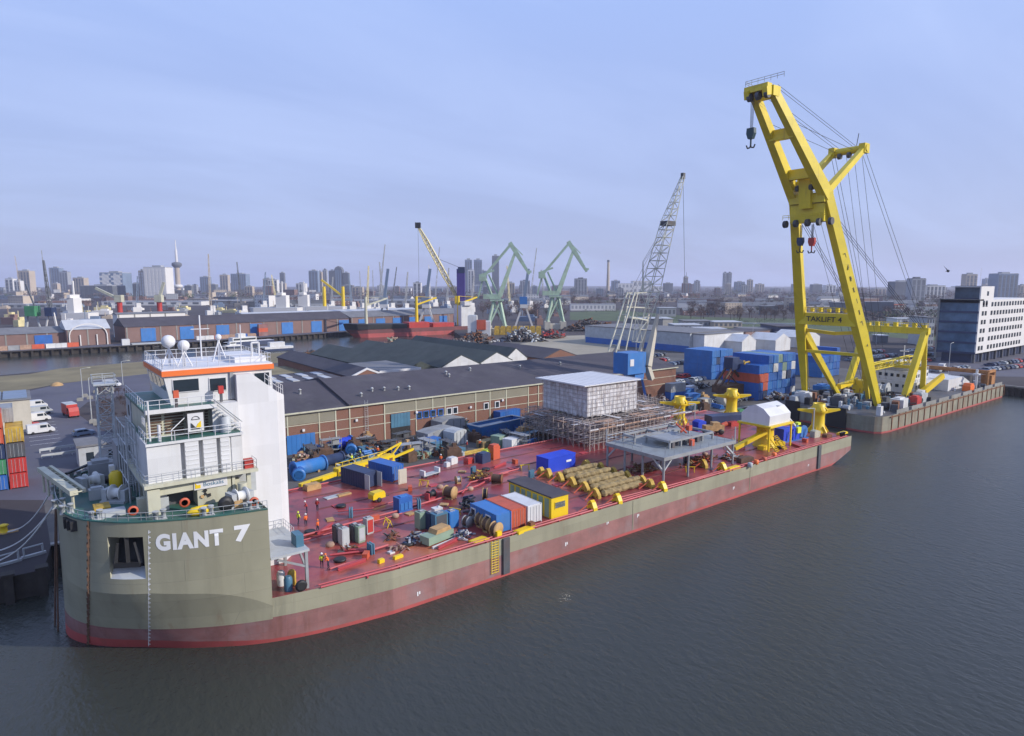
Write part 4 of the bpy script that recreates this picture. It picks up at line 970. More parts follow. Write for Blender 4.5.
# workers
for px, py, j, h, rz, wk, bd, lab in ((322, 568, 'hivis', 'white_clean', 1.2, .4, 0, 'worker in yellow jacket and white helmet at the near deck edge'), (328.5, 568.5, 'orange_cloth', 'orange', 2.6, .3, .8, 'worker in orange jacket bending beside the yellow one'),
                                      (298.5, 524.5, 'hivis', 'hivis', .3, .8, 0, 'worker in yellow jacket next to the white casing'), (306, 526.5, 'orange_cloth', 'white_clean', 1.7, .2, 0, 'worker in orange jacket close to the white casing'),
                                      (318, 532.5, 'orange_cloth', 'orange', 2.2, .6, 0, 'worker in orange jacket walking on the open deck'), (317.5, 511, 'red', 'white_clean', .8, .5, 0, 'worker in red jacket further back on the deck'),
                                      (307, 513, 'red', 'white_clean', 2.8, .0, .6, 'worker in red jacket bending over beside a pipe'), (417.5, 527, 'red', 'white_clean', 0, .3, 0, 'worker in red beside the sage green locker'),
                                      (441, 464, 'orange_cloth', 'white_clean', 1., .3, 0, 'worker in orange at the rear edge of the deck')):
    person(lab, P(px, py, D), rz, j, h, wk, bd)
# ---------------------------------------------------------------- lumpy khaki rolls in yellow cradles
def roll(y, x0, x1, r, seed):
    b = MB(); nx = int((x1-x0)/.4)                     # a bundle of three lumpy lines lying together
    for li, (dy, zc, rr0) in enumerate(((-.52, .5, .5), (.52, .5, .52), (0, 1.22, .46))):
        rows = []
        for i in range(nx+1):
            row = []
            for k in range(9):
                a = 2*math.pi*(k % 8)/8; q2 = random.Random(seed*1000+li*500+i*13+(k % 8))
                rr = rr0*(1+q2.uniform(-.12, .12)+.13*math.sin(i*1.7+seed+li))
                if i in (0, nx): rr *= .55
                row.append((x0+(x1-x0)*i/nx, dy+math.cos(a)*rr, max(.02, zc+math.sin(a)*rr)))
            rows.append(row)
        b.grid(rows, 0, False); b.poly(rows[0][:8]); b.poly(rows[-1][:8])
    return b
def cradle(label, p, rz, m='khaki_yellow', sc=1.):
    t = T('pipe_cradle', label, 'cradle', p, rz, 'yellow cradles holding the rolls')
    MB().extr([(-1.0, 0), (-.95, .5), (-.45, 1.25), (0, 1.5), (.45, 1.25), (.95, .5), (1.0, 0), (.35, 0), (.2, .3), (-.2, .3), (-.35, 0)], 'x', -.35, .35).build('saddle', m, t)
    MB().tube((-.3, 0, 1.1), (-2.3, 0, .1), .09, 5).build('brace', 'orange_red', t)
    t.scale = (sc, sc, sc); return t
near = [(551, 478), (563, 482), (576, 487.5), (589, 492.5), (602, 500)]
far = [(583, 467), (596, 469.5), (608, 474), (621, 478), (634, 482)]
ws = ['first', 'second', 'third', 'fourth', 'fifth']
for i, (a, b) in enumerate(zip(near, far)):
    a = P(*a, D); b = P(*b, D); y = (a.y+b.y)/2
    if i > 0:
        o = roll(0, 0, b.x-a.x-1.5, .80 if i < 4 else .7, 40+i).build('pipe_roll', 'khaki'); o.location = (a.x+.9, y, D)
        tag(o, ws[i]+' lumpy khaki roll from the blue box, lying between yellow cradles', 'roll', 'lumpy rolls on the deck')
    cradle('khaki cradle at the near end of the rolls, '+ws[i]+' from the blue box', (a.x, y, D), rad(4*i-8), 'khaki_yellow')
    cradle('khaki cradle at the far end of the rolls, '+ws[i]+' from the blue box', (b.x, y, D), rad(180+3*i))
for px, py, lab in ((592, 509.5, 'bright yellow bracket nearest the yellow hut at the ship edge'), (617, 502.5, 'bright yellow bracket at the ship edge below the rolls'), (650, 487.5, 'khaki bracket left of the grey platform corner post'),
                    (662, 490, 'bright yellow bracket under the near corner of the grey platform'), (722, 470, 'yellow bracket under the right corner of the grey platform'), (703, 467, 'khaki bracket behind the right post of the grey platform'), (541, 475, 'khaki bracket behind the black hut roof')):
    cradle(lab, P(px, py, D), rad(-10), 'yellow' if 'yellow bracket' in lab else 'khaki_yellow', .95)
for px, py, lab in ((733, 469, 'flat yellow fender tray near the grey platform'), (842, 434, 'flat yellow tray at the stern corner')):
    o = MB().cbox(0, 0, 0, 3.2, 1.0, .35).cbox(0, 0, .35, 2.8, .7, .1).build('deck_tray', 'yellow'); o.location = P(px, py, D); tag(o, lab, 'tray')
for s_, (px, py, rx, ry, h, m, lab) in enumerate(((700, 463, 6, 2, 1.2, ['rust', 'khaki', 'orange_red'], 'rusty timber and pipe heap under the grey platform'), (645, 470, 3, 2, 1.0, ['khaki', 'rust'], 'khaki rope heap at the left under the grey platform'),
                                      (480, 478, 2.6, 1.6, 1.2, ['khaki_yellow', 'rust', 'brown'], 'yellow and rust parts heap behind the yellow hut'), (730, 458, 2.4, 1.4, .8, ['rust', 'orange_red', 'lgrey'], 'red and grey scrap heap right of the grey platform'))):
    pile('parts_heap', lab, P(px, py, D), rx, ry, h, m, 'parts heap', 60, .55, seed=20+s_)
# ---------------------------------------------------------------- grey steel platform on posts
t = T('steel_platform', 'grey steel platform on posts with frames and racks on top', 'platform', (76.6, 2.6, D))
LX, LY = 19.6, 13.0
MB().box(0, 0, 4.0, LX, LY, 4.3).build('platform_deck', 'platform_grey', t)
b = MB().box(-.05, -.06, 3.75, LX+.05, .18, 4.34).box(-.06, .18, 3.75, .18, LY, 4.34)
for k in range(6): b.box(2+k*3.2, .2, 3.55, 2.3+k*3.2, LY-.2, 3.98)
b.build('edge_beam', 'grey', t)
for x, y in ((.2, .2), (6.6, .3), (13.0, .3), (LX-.3, .3), (.2, 4.6), (.2, 8.6), (.2, LY-.3), (6.6, LY-.3), (13, LY-.3), (LX-.3, LY-.3), (6.6, 6), (13, 6)):
    MB().tube((x, y, 0), (x, y, 3.95), .2, 8).build('post', 'grey', t)
b = MB().beam((.2, .3, 1.9), (2.4, .3, 3.9), .25).beam((.25, .3, 1.9), (.25, 2.6, 3.9), .25).beam((LX-.3, .3, 1.9), (LX-2.8, .3, 3.9), .28).beam((.25, LY-.4, 1.9), (.25, LY-2.4, 3.9), .25)
b.build('knee_brace', 'lgrey', t)
b = MB().rail([(.2, 5, 4.3), (.2, LY-.2, 4.3), (LX-.2, LY-.2, 4.3)], 1.3, .06, 2.2, pr=.07)
b.build('platform_railing', 'lgrey', t)
for k in range(9): MB().tube((.3+k*2.3, .1, 4.3), (.3+k*2.3, .1, 6.0 if k % 3 == 0 else 5.2), .06, 4).build('upright', 'lgrey', t)
for x, y in ((.1, LY-.1), (LX-.1, .1)): MB().tube((x, y, 4.3), (x, y, 6.7), .12, 6).build('upright', 'lgrey', t)
fr = MB()
for x0, y0, x1, y1, z in ((5.5, 3.4, 17.5, 8.6, 1.15), (3.2, 9.2, 15.5, 11.8, 1.2)):
    for (a, c) in (((x0, y0), (x1, y0)), ((x0, y1), (x1, y1)), ((x0, y0), (x0, y1)), ((x1, y0), (x1, y1)), (((x0+x1)/2, y0), ((x0+x1)/2, y1))):
        fr.beam((*a, 4.3+z), (*c, 4.3+z), .35, .35)
    for k in range(5):
        x = x0+(x1-x0)*k/4
        for y in (y0, y1): fr.beam((x, y, 4.3), (x, y, 4.3+z-.1), .28, .28)
    if y0 < 5: fr.box(x0+.5, y0+.5, 4.3+z+.02, x1-5.5, y1-.5, 4.3+z+.12)
fr.build('rack', 'grey', t)
for k in range(6): MB().cbox(6.5+k*1.7, 3.6+(k % 2)*.6, 4.32, .7, .6, 1.0).build('machine_block', 'dgrey', t)
b = MB().beam((10.5, 5, 6.2), (14.5, 6.5, 6.9), .3).beam((11, 4.2, 6.1), (12.3, 7.5, 7.0), .25).cbox(13, 5.2, 6.1, .9, .7, .9).tube((12.5, 6, 6), (12.5, 6, 7.8), .1, 5).cbox(10.2, 2.4, 4.32, .8, .6, 1.1)
b.build('red_bracket', 'orange_red', t)
# ---------------------------------------------------------------- four yellow guide towers with cross arms
def tower(label, p, sc=1., h=6.2):
    t = T('guide_tower', label, 'tower', p, 0, 'yellow guide towers with cross arms')
    MB().lathe([(1.9, 0), (1.9, .25), (1.35, .9), (1.25, h*.55), (1.35, h*.66), (1.75, h*.72), (1.75, h*.74)], (0, 0, 0), 18).build('column', 'yellow', t)
    hd = MB().lathe([(1.7, h*.74), (1.7, h*.80), (1.25, h*.9), (1.25, h), (1.0, h), (1.0, h-.4)], (0, 0, 0), 18)
    for k in range(8):
        a = k*math.pi/4; c, s = math.cos(a), math.sin(a)
        hd.beam((c*1.2, s*1.2, h*.84), (c*1.75, s*1.75, h*.76), .2, .7)
    hd.build('head_ring', 'yellow', t)
    for s in (-1, 1):
        d = Vector((.80*s, -.60*s, 0))
        MB().beam(d*1.3+Vector((0, 0, h*.73)), d*4.6+Vector((0, 0, h*.78)), .9, 1.0, w2=.5, h2=.35).build('cross_arm', 'yellow', t)
    b = MB()
    for k in range(6):
        a = k*math.pi/3+.3; b.beam((math.cos(a)*1.3, math.sin(a)*1.3, 1.4), (math.cos(a)*2.2, math.sin(a)*2.2, .05), .18, .4)
    b.build('foot_gusset', 'yellow', t)
    return t
tower('yellow guide tower standing beside the scaffolding, left of the pair behind', (115.7, 30.3, D), h=6.4)
tower('yellow guide tower at the rear stern corner, right of the black long box', (132.4, 27.8, D), h=6.8)
tower('yellow guide tower at the near stern corner in front of the crane barge', (133, 6.6, D), h=6.3)
# tent tower
t = T('tent_tower', 'yellow column carrying a platform with a white gabled tent', 'tower', (112.6, 6.8, D))
MB().lathe([(2.3, 0), (2.2, .3), (1.7, 1.2), (1.6, 3.6), (2.2, 4.6)], (0, 0, 0), 18).build('column', 'yellow', t)
MB().box(-4.2, -3.6, 4.6, 4.2, 3.6, 4.95).build('platform', 'yellow', t)
tn = MB(); L_, W_ = 3.7, 3.0
tn.extr([(-W_, 4.96), (-W_*1.02, 6.8), (-W_*.55, 8.1), (0, 8.7), (W_*.55, 8.1), (W_*1.02, 6.8), (W_, 4.96)], 'x', -L_, L_)
tn.build('tent', 'white_clean', t)
MB().box(1.0, -1.9, 8.12, 1.9, -1.2, 8.2).build('tent_flap', 'lgrey', t)
for x, y in ((-3.9, -3.2), (3.9, -3.2), (3.9, 3.2), (-3.9, 3.2)): MB().beam((x, y, 0), (x, y, 4.6), .28).build('post', 'yellow', t)
for x in (-3.6, -.8):
    b = MB()
    for s in (-.6, .6): b.beam((x+s, -2.6, 2.6), (x+1.2+s, -4.2, .1), .12, .2)
    for k in range(9): b.beam((x-.6+1.2*k/8, -2.6-1.6*k/8, 2.5-2.4*k/8), (x+.6+1.2*k/8, -2.6-1.6*k/8, 2.5-2.4*k/8), .22, .06)
    b.build('stair', 'yellow', t)
b = MB().beam((-1.6, -1, 3.2), (-8.5, 1.2, .5), 1.0, .7).beam((1.2, -1.5, .5), (3.2, -2.2, .4), 1.0, .9).cbox(-3.2, -1.6, 0, 1.6, 1.3, .8)
b.build('ramp_chute', 'yellow', t)
MB().tube((3.9, -2, 6.0), (9.0, -1.2, 3.0), .28, 7).build('duct', 'white', t)
# blue winch machine
t = T('blue_winch', 'bright blue hydraulic winch machine near the stern, behind the tent column', 'winch', (121.5, 6.3, D), rad(-6))
MB().cbox(0, 0, 0, 8.2, 2.6, .3).build('skid', 'blue', t)
MB().cbox(-2.6, 0, .3, 2.6, 2.2, 2.5).cbox(.2, 0, .3, 2.2, 2.4, 2.2).build('housing', 'bright_blue', t)
MB().lathe([(1.3, -1.1), (1.3, -.9), (.8, -.85), (.8, .85), (1.3, .9), (1.3, 1.1)], (2.7, 0, 1.6), 16, axis='y').build('drum', 'mid_blue', t)
MB().cbox(.6, -1.3, 1.6, 1.1, .5, 1.2).cbox(3, .6, 2.7, .9, .8, .5).build('control_box', 'hivis', t)
b = MB()
for k in range(5): b.tube((-3+k*1.4, -1.2, .3), (-2.6+k*1.4, -1.35, 2.2), .09, 5)
b.build('pipework', 'mid_blue', t)
o = MB().cbox(0, 0, .1, 9.6, 3, 2.2).cbox(0, 0, 0, 9.8, 3.1, .12).build('long_tank', 'navy'); o.location = P(726, 424, D)+Vector((0, 0, 0)); o.rotation_euler = (0, 0, rad(-20)); tag(o, 'long dark navy tank box between the two rear yellow towers', 'tank')
t = T('loader', 'orange brown loader with black wheels on the rear deck', 'loader', P(713, 434, D), rad(-25))
MB().cbox(0, 0, .8, 4.4, 1.6, 1.2).cbox(.4, 0, 2.0, 1.6, 1.4, .6).build('body', 'wood', t); MB().tube((2.0, 0, 1.8), (3.2, 0, 2.2), .5, 8).build('bucket_arm', 'orange_red', t)
for x in (-1.4, 1.4):
    for s in (-1, 1): MB().lathe([(.2, -.2), (.6, -.2), (.6, .2), (.2, .2)], (x, s*.9, .6), 10, axis='y').build('wheel', 'black', t)
for px, py, lab, m, sz in ((733, 425.5, 'red tarpaulin bundle left of the white tent', 'red', (2.6, 1.6, .9)), (699, 430, 'bright blue tarpaulin bundle beside the navy tank', 'bright_blue', (2.2, 2.0, 2.0)), (815, 437, 'pale cream crate in front of the stern tower', 'cream', (1.7, 1.2, 1.3)),
                           (827, 437, 'orange brown crate beside the stern tower', 'rust', (1.6, 1.2, .6)), (740, 415, 'dark green crate under the rear stern tower', 'green', (1.8, 1.4, 1.4)), (690, 462, 'dark chain bin behind the grey platform', 'dgrey', (2, 1.4, .8)), (745, 462, 'grey brown machine part left of the yellow stairs', 'brown', (3.0, 1.2, .9))):
    o = MB().cbox(0, 0, 0, *sz).extr([(-sz[0]*.45, sz[2]), (-sz[0]*.2, sz[2]*1.15), (sz[0]*.25, sz[2]*1.12), (sz[0]*.45, sz[2])], 'y', -sz[1]*.45, sz[1]*.45).build('deck_bundle' if 'bundle' in lab else 'crate', m); o.location = P(px, py, D); o.rotation_euler = (0, 0, rad(-12)); tag(o, lab, 'bundle' if 'bundle' in lab else 'crate')
for i, (px, py, lab) in enumerate(((756, 464, 'small orange box nearest the yellow stairs'), (764, 461, 'small pink buoy box near the stern deck edge'), (774, 456.5, 'small orange drum near the dark fender strip'), (750, 467, 'small pale drum at the deck edge by the platform'))):
    o = MB().lathe([(.4, 0), (.45, .1), (.45, .7), (.3, .8)], (0, 0, 0), 8).build('drum', ['orange', 'orange_red', 'orange', 'lgrey'][i]); o.location = P(px, py, D); tag(o, lab, 'drum')
b = MB()
for k in range(3):
    p = Vector((131.8+k*.7, 1.0, D)); b.lathe([(.25, 0), (.25, .8), (.35, .8), (.35, .95)], p, 8)
b.build('mooring_bitt', 'black', BG)
# tall thin poles
for x, y, h in ((117, 27, 5.0), (128, 5, 6.0)): 
    b = MB().tube((0, 0, 0), (0, 0, h), .14, 6).tube((0, 0, h), (-1.6, .6, h+.1), .1, 5); o = b.build('light_pole', 'lgrey'); o.location = (x, y, D); tag(o, 'grey light pole with short arm beside the yellow tower '+('next to the scaffolding' if x < 120 else 'at the near stern corner'), 'light pole')
# small loose gear about the deck, each where it lies
kinds = [('pallet', 'wood', lambda b, r: [b.box(-.6, -.5, k*.12, .6, .5, k*.12+.05) for k in range(2)]+[b.box(-.6+k*.5, -.5, .05, -.45+k*.5, .5, .12) for k in range(3)]),
         ('gas_bottle_rack', 'teal_blue', lambda b, r: [b.lathe([(.12, 0), (.12, 1.2), (.05, 1.35)], (k*.3-.45, j*.3, 0), 7) for k in range(4) for j in range(2)]),
         ('hose_coil', 'black', lambda b, r: [b.lathe([(.45, 0), (.7, .05), (.75, .2), (.7, .32), (.45, .35)], (0, 0, 0), 12)]),
         ('steel_beam', 'deck_pipe', lambda b, r: [b.box(-1.8, -.2, 0, 1.8, .2, .06), b.box(-1.8, -.03, .06, 1.8, .03, .34), b.box(-1.8, -.2, .34, 1.8, .2, .4)]),
         ('tool_chest', 'orange_red', lambda b, r: [b.cbox(0, 0, 0, 1.1, .6, .6), b.cbox(0, 0, .6, 1.14, .64, .1)]),
         ('trestle', 'yellow', lambda b, r: [b.beam((s*.7, j*.4, 0), (s*.7, 0, .9), .08) for s in (-1, 1) for j in (-1, 1)]+[b.beam((-.9, 0, .92), (.9, 0, .92), .12)]),
         ('rope_bag', 'plank', lambda b, r: [b.lathe([(.5, 0), (.6, .2), (.45, .45), (.12, .55)], (0, 0, 0), 9)])]
spots = [(330, 520), (352, 517), (341, 507), (360, 552), (375, 520), (388, 526), (395, 517), (410, 514), (372, 553), (340, 561), (352, 566), (410, 490), (424, 486), (440, 488), (462, 472), (474, 474), (486, 470), (500, 466), (515, 463), (525, 470), (470, 490), (444, 505), (420, 508), (408, 545), (448, 545), (366, 558), (455, 515), (330, 546), (525, 483), (532, 478), (310, 533), (325, 530), (640, 487), (690, 472), (705, 455), (735, 440), (742, 447), (780, 448), (795, 446), (805, 442), (727, 448), (718, 440)]
ref = lambda px, py: ('near the dark grey cabinets' if px < 372 and py > 530 else 'between the workers and the yellow compressor' if px < 372 else 'left of the locker row' if px < 416 and py > 500 else 'near the deck windlass' if px < 450 and py < 500 else 'beside the locker row' if px < 460 else 'on the deck behind the yellow hut' if px < 540 else 'under the grey platform' if px < 700 else 'between the grey platform and the tent tower' if px < 750 else 'near the blue winch')
seen_ = {}; ords = ['', 'second ', 'third ', 'fourth ']
rk = random.Random(9); protk = {}
for i, (px, py) in enumerate(spots):
    nm, m, fn = kinds[i % 7]; cn_ = {'wood': 'wooden', 'teal_blue': 'slate blue', 'black': 'black', 'deck_pipe': 'dark red', 'orange_red': 'orange red', 'yellow': 'yellow', 'plank': 'tan'}[m]
    lab = '%s %s lying %s' % (cn_, nm.replace('_', ' '), ref(px, py)); n_ = seen_.get(lab, 0); seen_[lab] = n_+1
    if n_: lab = ords[n_]+lab
    if nm not in protk:
        b = MB(); fn(b, rk); o = b.build(nm, m); protk[nm] = o
    else: o = protk[nm].copy(); COL.objects.link(o)
    o.location = P(px, py, D); o.rotation_euler = (0, 0, rk.uniform(0, 3)); tag(o, lab, nm.replace('_', ' '), 'loose gear on the barge deck, '+nm.replace('_', ' '))
# ================================================================ quay side: scaffolding, warehouse, yard clutter, blue crane
def PY(px, py, y):
    d = _ray(px, py); t = (y-CAMY)/d[1]; return Vector((CAMX+d[0]*t, y, CAMH+d[2]*t))
def box_thing(name, label, cat, p, rz, parts, group=None):
    t = T(name, label, cat, p, rz, group)
    for nm, m, fn in parts: b = MB(); fn(b); b.build(nm, m, t)
    return t
QZ = 3.02
# ---------------------------------------------------------------- scaffolding around the module, with its sheeted tent on top
t = T('scaffold_tower', 'sheeted scaffold box with white roof above a dense brown tube scaffolding', 'scaffolding', (0, 0, 0))
q = random.Random(5)
bx0, bx1, by0, by1, bz0, bz1 = 86.2, 100.9, 30.2, 44.0, 10.2, 16.6
b = MB()
def sheetwall(a, c, n, z0, z1, outy):
    rows = []
    for z in range(7):
        row = []
        for k in range(n+1):
            p = Vector(a).lerp(Vector(c), k/n); w_ = q.uniform(-.13, .13) if 0 < k < n else 0
            row.append((p.x+outy[0]*w_, p.y+outy[1]*w_, z0+(z1-z0)*z/6+(q.uniform(-.25, .1) if z == 0 else 0)))
        rows.append(row)
    b.grid(rows, 0, False)
sheetwall((bx0, by0, 0), (bx1, by0, 0), 30, bz0, bz1-.35, (0, 1)); sheetwall((bx0, by0, 0), (bx0, by1, 0), 24, bz0, bz1-.35, (1, 0))
sheetwall((bx1, by0, 0), (bx1, by1, 0), 24, bz0, bz1-.35, (1, 0)); sheetwall((bx0, by1, 0), (bx1, by1, 0), 24, bz0, bz1-.35, (0, 1))
b.build('sheeting', 'sheet', t)
b = MB().box(bx0-1.4, by0-.6, bz1, bx1+.5, by1+1.0, bz1+.22)
for k in range(12): b.box(bx0-1.4+k*1.55, by0-.62, bz1+.221, bx0-1.34+k*1.55, by1+1.0, bz1+.27)
b.build('sheet_roof', 'white_clean', t)
b = MB()
for k in range(13):
    x = bx0+(bx1-bx0)*k/12
    b.tube((x, by0-.22, 4), (x, by0-.22, bz1), .05, 4)
for k in range(11):
    y = by0+(by1-by0)*k/10; b.tube((bx0-.22, y, 4), (bx0-.22, y, bz1), .05, 4)
for k in range(8):
    z = bz0+.2+k*.85; b.tube((bx0-.2, by0-.25, z), (bx1, by0-.25, z), .04, 4).tube((bx0-.25, by0, z), (bx0-.25, by1, z), .04, 4)
b.build('sheeting_frame', 'scaff', t)
# the lower scaffolding
sx0, sx1, sy0, sy1 = 81.5, 116, 24.5, 46
b = MB()
nx, ny = 28, 14; zs = [5, 6.4, 7.8, 9.0, 10.0]
for i in range(nx+1):
    x = sx0+(sx1-sx0)*i/nx
    for j in range(ny+1):
        y = sy0+(sy1-sy0)*j/ny
        if i > 18 and j < 2: continue
        if i > 22 and j < 7: continue
        b.tube((x+q.uniform(-.1, .1), y, 5 if y < 36 else 3), (x, y, q.choice((9.2, 10.2, 10.6))), .075, 3, 0, cap=False)
for z in zs[1:]:
    for i in range(nx+1):
        x = sx0+(sx1-sx0)*i/nx; b.tube((x, sy0 if i <= 22 else sy0+12, z), (x, sy1, z), .06, 3, 0, cap=False)
    for j in range(ny+1):
        y = sy0+(sy1-sy0)*j/ny; b.tube((sx0, y, z), (sx1 if j > 6 else sx1-7, y, z), .06, 3, 0, cap=False)
for k in range(520):
    i = q.randrange(nx); j = q.randrange(ny); z = q.choice((5, 6.4, 7.8))
    p = Vector((sx0+(sx1-sx0)*i/nx, sy0+(sy1-sy0)*j/ny, z)); d = Vector(((sx1-sx0)/nx, 0, 2)) if q.random() < .5 else Vector((0, (sy1-sy0)/ny, 2))
    b.tube(p, p+d, .045, 3, 0, cap=False)
b.build('scaffold_tubes', 'scaff', t)
b = MB()
for k in range(190):
    i = q.uniform(0, .8); j = q.uniform(0, 1); L_ = q.uniform(2, 6)
    x = sx0+(sx1-sx0)*i; y = sy0+(sy1-sy0)*j; z = q.choice((6.46, 7.86, 9.06, 9.1, 9.14, 10.06))+k*.0006
    if q.random() < .5: b.box(x, y, z, min(sx1, x+L_), y+.9, z+.06, q.choice((0, 0, 1)))
    else: b.box(x, y, z, x+.9, min(sy1, y+L_), z+.06, q.choice((0, 0, 1)))
for k in range(14): b.box(sx0+k*2.4, sy0-.05, 9.0, sx0+k*2.4+2.2, sy0+.1, 9.25, 0 if k % 3 else 1)
b.build('scaffold_boards', ['plank', 'sheet'], t)
b = MB().box(bx0+2, by0+2, 5.1, bx1-2, by1-8.8, 10).box(bx0+4, by0+8, 3.1, bx1-2, by1-2, 10.1)
b.build('steel_module', 'dgrey', t)
# ---------------------------------------------------------------- the long brick warehouse
t = T('long_warehouse', 'long brick warehouse with dark low pitched roof along the quay yard', 'warehouse', (0, 0, 0))
X0, X1, WY, EV, RZ_, RY = 14, 158, 65, 11.3, 15.0, 82.
b = MB().box(X0, WY, 3, X1, WY+.4, EV-.02).box(X0, WY+34, 3, X1, WY+34.4, EV-.02)
b.extr([(WY+.4, 3), (WY+34, 3), (WY+34, EV-.1), (RY, RZ_-.15), (WY+.4, EV-.1)], 'x', X1-.4, X1).extr([(WY+.4, 3), (WY+34, 3), (WY+34, EV-.1), (RY, RZ_-.15), (WY+.4, EV-.1)], 'x', X0, X0+.4)
b.build('wall', 'brick', t)
st_ = PY(350, 406, WY).x
b = MB()
for xa_, xb_, dz in ((X0-.4, st_, -.25), (st_+.02, X1+.4, .0)):
    b.extr([(WY-.5, EV-.02+dz), (RY, RZ_+dz), (WY+35, EV+dz), (WY+35, EV+.25+dz), (RY, RZ_+.3+dz), (WY-.5, EV+.22+dz)], 'x', xa_, xb_)
b.box(st_-.3, WY-.3, EV, st_+.3, RY, EV+.35) if False else b.beam((st_, WY-.3, EV+.3), (st_, RY, RZ_+.4), .7, .5).beam((st_, RY, RZ_+.4), (st_, WY+35, EV+.4), .7, .5)
b.build('roof', 'roof_dark', t)
MB().box(X0-.4, WY-.62, EV-.12, X1+.4, WY-.505, EV+.2).build('gutter', 'cream', t)
def onwall(px, py): p = PY(px, py, WY); return p.x, p.z
b = MB()
for pa, pb, z0, z1 in ((262, 335.6, 8.9, 11.0), (384.5, 528, 8.7, 11.0)):
    b.box(onwall(pa, 410)[0], WY-.06, z0, onwall(pb, 400)[0], WY-.004, z1)
b.build('pale_band', 'brick_pale', t)
b = MB()
for px in (287, 319, 335.6, 349.7, 384.5, 416, 432.7, 445, 475.6, 489.8, 506, 528, 538): x = onwall(px, 420)[0]; b.box(x-.13, WY-.14, 3, x+.13, WY-.07, EV-.1)
for k in range(2): b.box(X0, WY-.10, 6.6+k*2.05, X1, WY-.065, 6.75+k*2.05)
b.build('pilaster', 'cream', t)
for pa, pb, z0, z1, m in ((286, 314.5, 3.0, 6.9, 'mid_blue'), (391, 410, 5.4, 8.5, 'teal_blue')):
    xa_, xb_ = onwall(pa, 430)[0], onwall(pb, 430)[0]
    b = MB().box(xa_, WY-.2, z0, xb_, WY-.15, z1)
    for k in range(6): b.box(xa_+(xb_-xa_)*k/6, WY-.24, z0, xa_+(xb_-xa_)*k/6+.12, WY-.201, z1)
    b.build('roller_door', m, t)
xa_, xb_ = onwall(391, 430)[0], onwall(410, 430)[0]
MB().box(xa_, WY-.17, 3, xb_, WY-.145, 5.4).build('door_opening', 'black', t)
for px in (419, 426, 433, 440.5, 449, 455, 486, 497):
    x, z = onwall(px, 416); z = 7.4
    f = MB().box(x-.75, WY-.16, z-.85, x+.75, WY-.12, z+.85).build('window', 'blue' if px < 445 else 'white_clean', t)
    MB().box(x-.5, WY-.2, z-.65, x+.5, WY-.165, z+.65).build('pane', 'glass', f)
b = MB()
for px, py in ((316, 445), (303, 430), (356, 420), (416, 412), (470, 407), (502, 400)):
    x, z = onwall(px, py); b.cbox(x, WY-.3, z-.25, .5, .3, .5)
b.build('wall_lamp', 'white_clean', t)
x = onwall(366, 420)[0]; b = MB()
for s in (-.35, .35): b.tube((x+s, WY-.3, 3), (x+s, WY-.3, EV+1), .05, 4)
for k in range(22): b.tube((x-.35, WY-.3, 3.3+k*.4), (x+.35, WY-.3, 3.3+k*.4), .035, 4)
b.build('wall_ladder', 'lgrey', t)
b = MB()
for px, py in ((361, 394), (372, 391), (384, 390), (398, 389), (409, 388), (446, 379), (449, 380), (470, 376), (560, 368), (520, 372), (300, 396)):
    p = P(px, py, 13.0); zz = EV+(RZ_-EV)*(p.y-WY)/(RY-WY); b.lathe([(.3, zz), (.3, zz+.9), (.45, zz+.95), (.1, zz+1.2)], (p.x, p.y, 0), 8)
b.build('roof_vent', 'lgrey', t)
b = MB()
for i in range(2):
    for j in range(4):
        p = P(279+j*9-i*6, 374+j*1.6-i*3+i, 14.7); b.add([(p.x, p.y-1.2, 0), (p.x+1.6, p.y-1.2, 0), (p.x+1.6, p.y+3.2, 0), (p.x, p.y+3.2, 0)], [(0, 1, 2, 3)])
        for n_ in range(len(b.v)-4, len(b.v)):
            x, y, _ = b.v[n_]; zz = EV+(RZ_-EV)*min(1, (y-WY)/(RY-WY)) if y < RY else RZ_-(RZ_-EV)*(y-RY)/(WY+35-RY); b.v[n_] = (x, y, zz+.1)
b.build('skylight', 'roof_light', t)
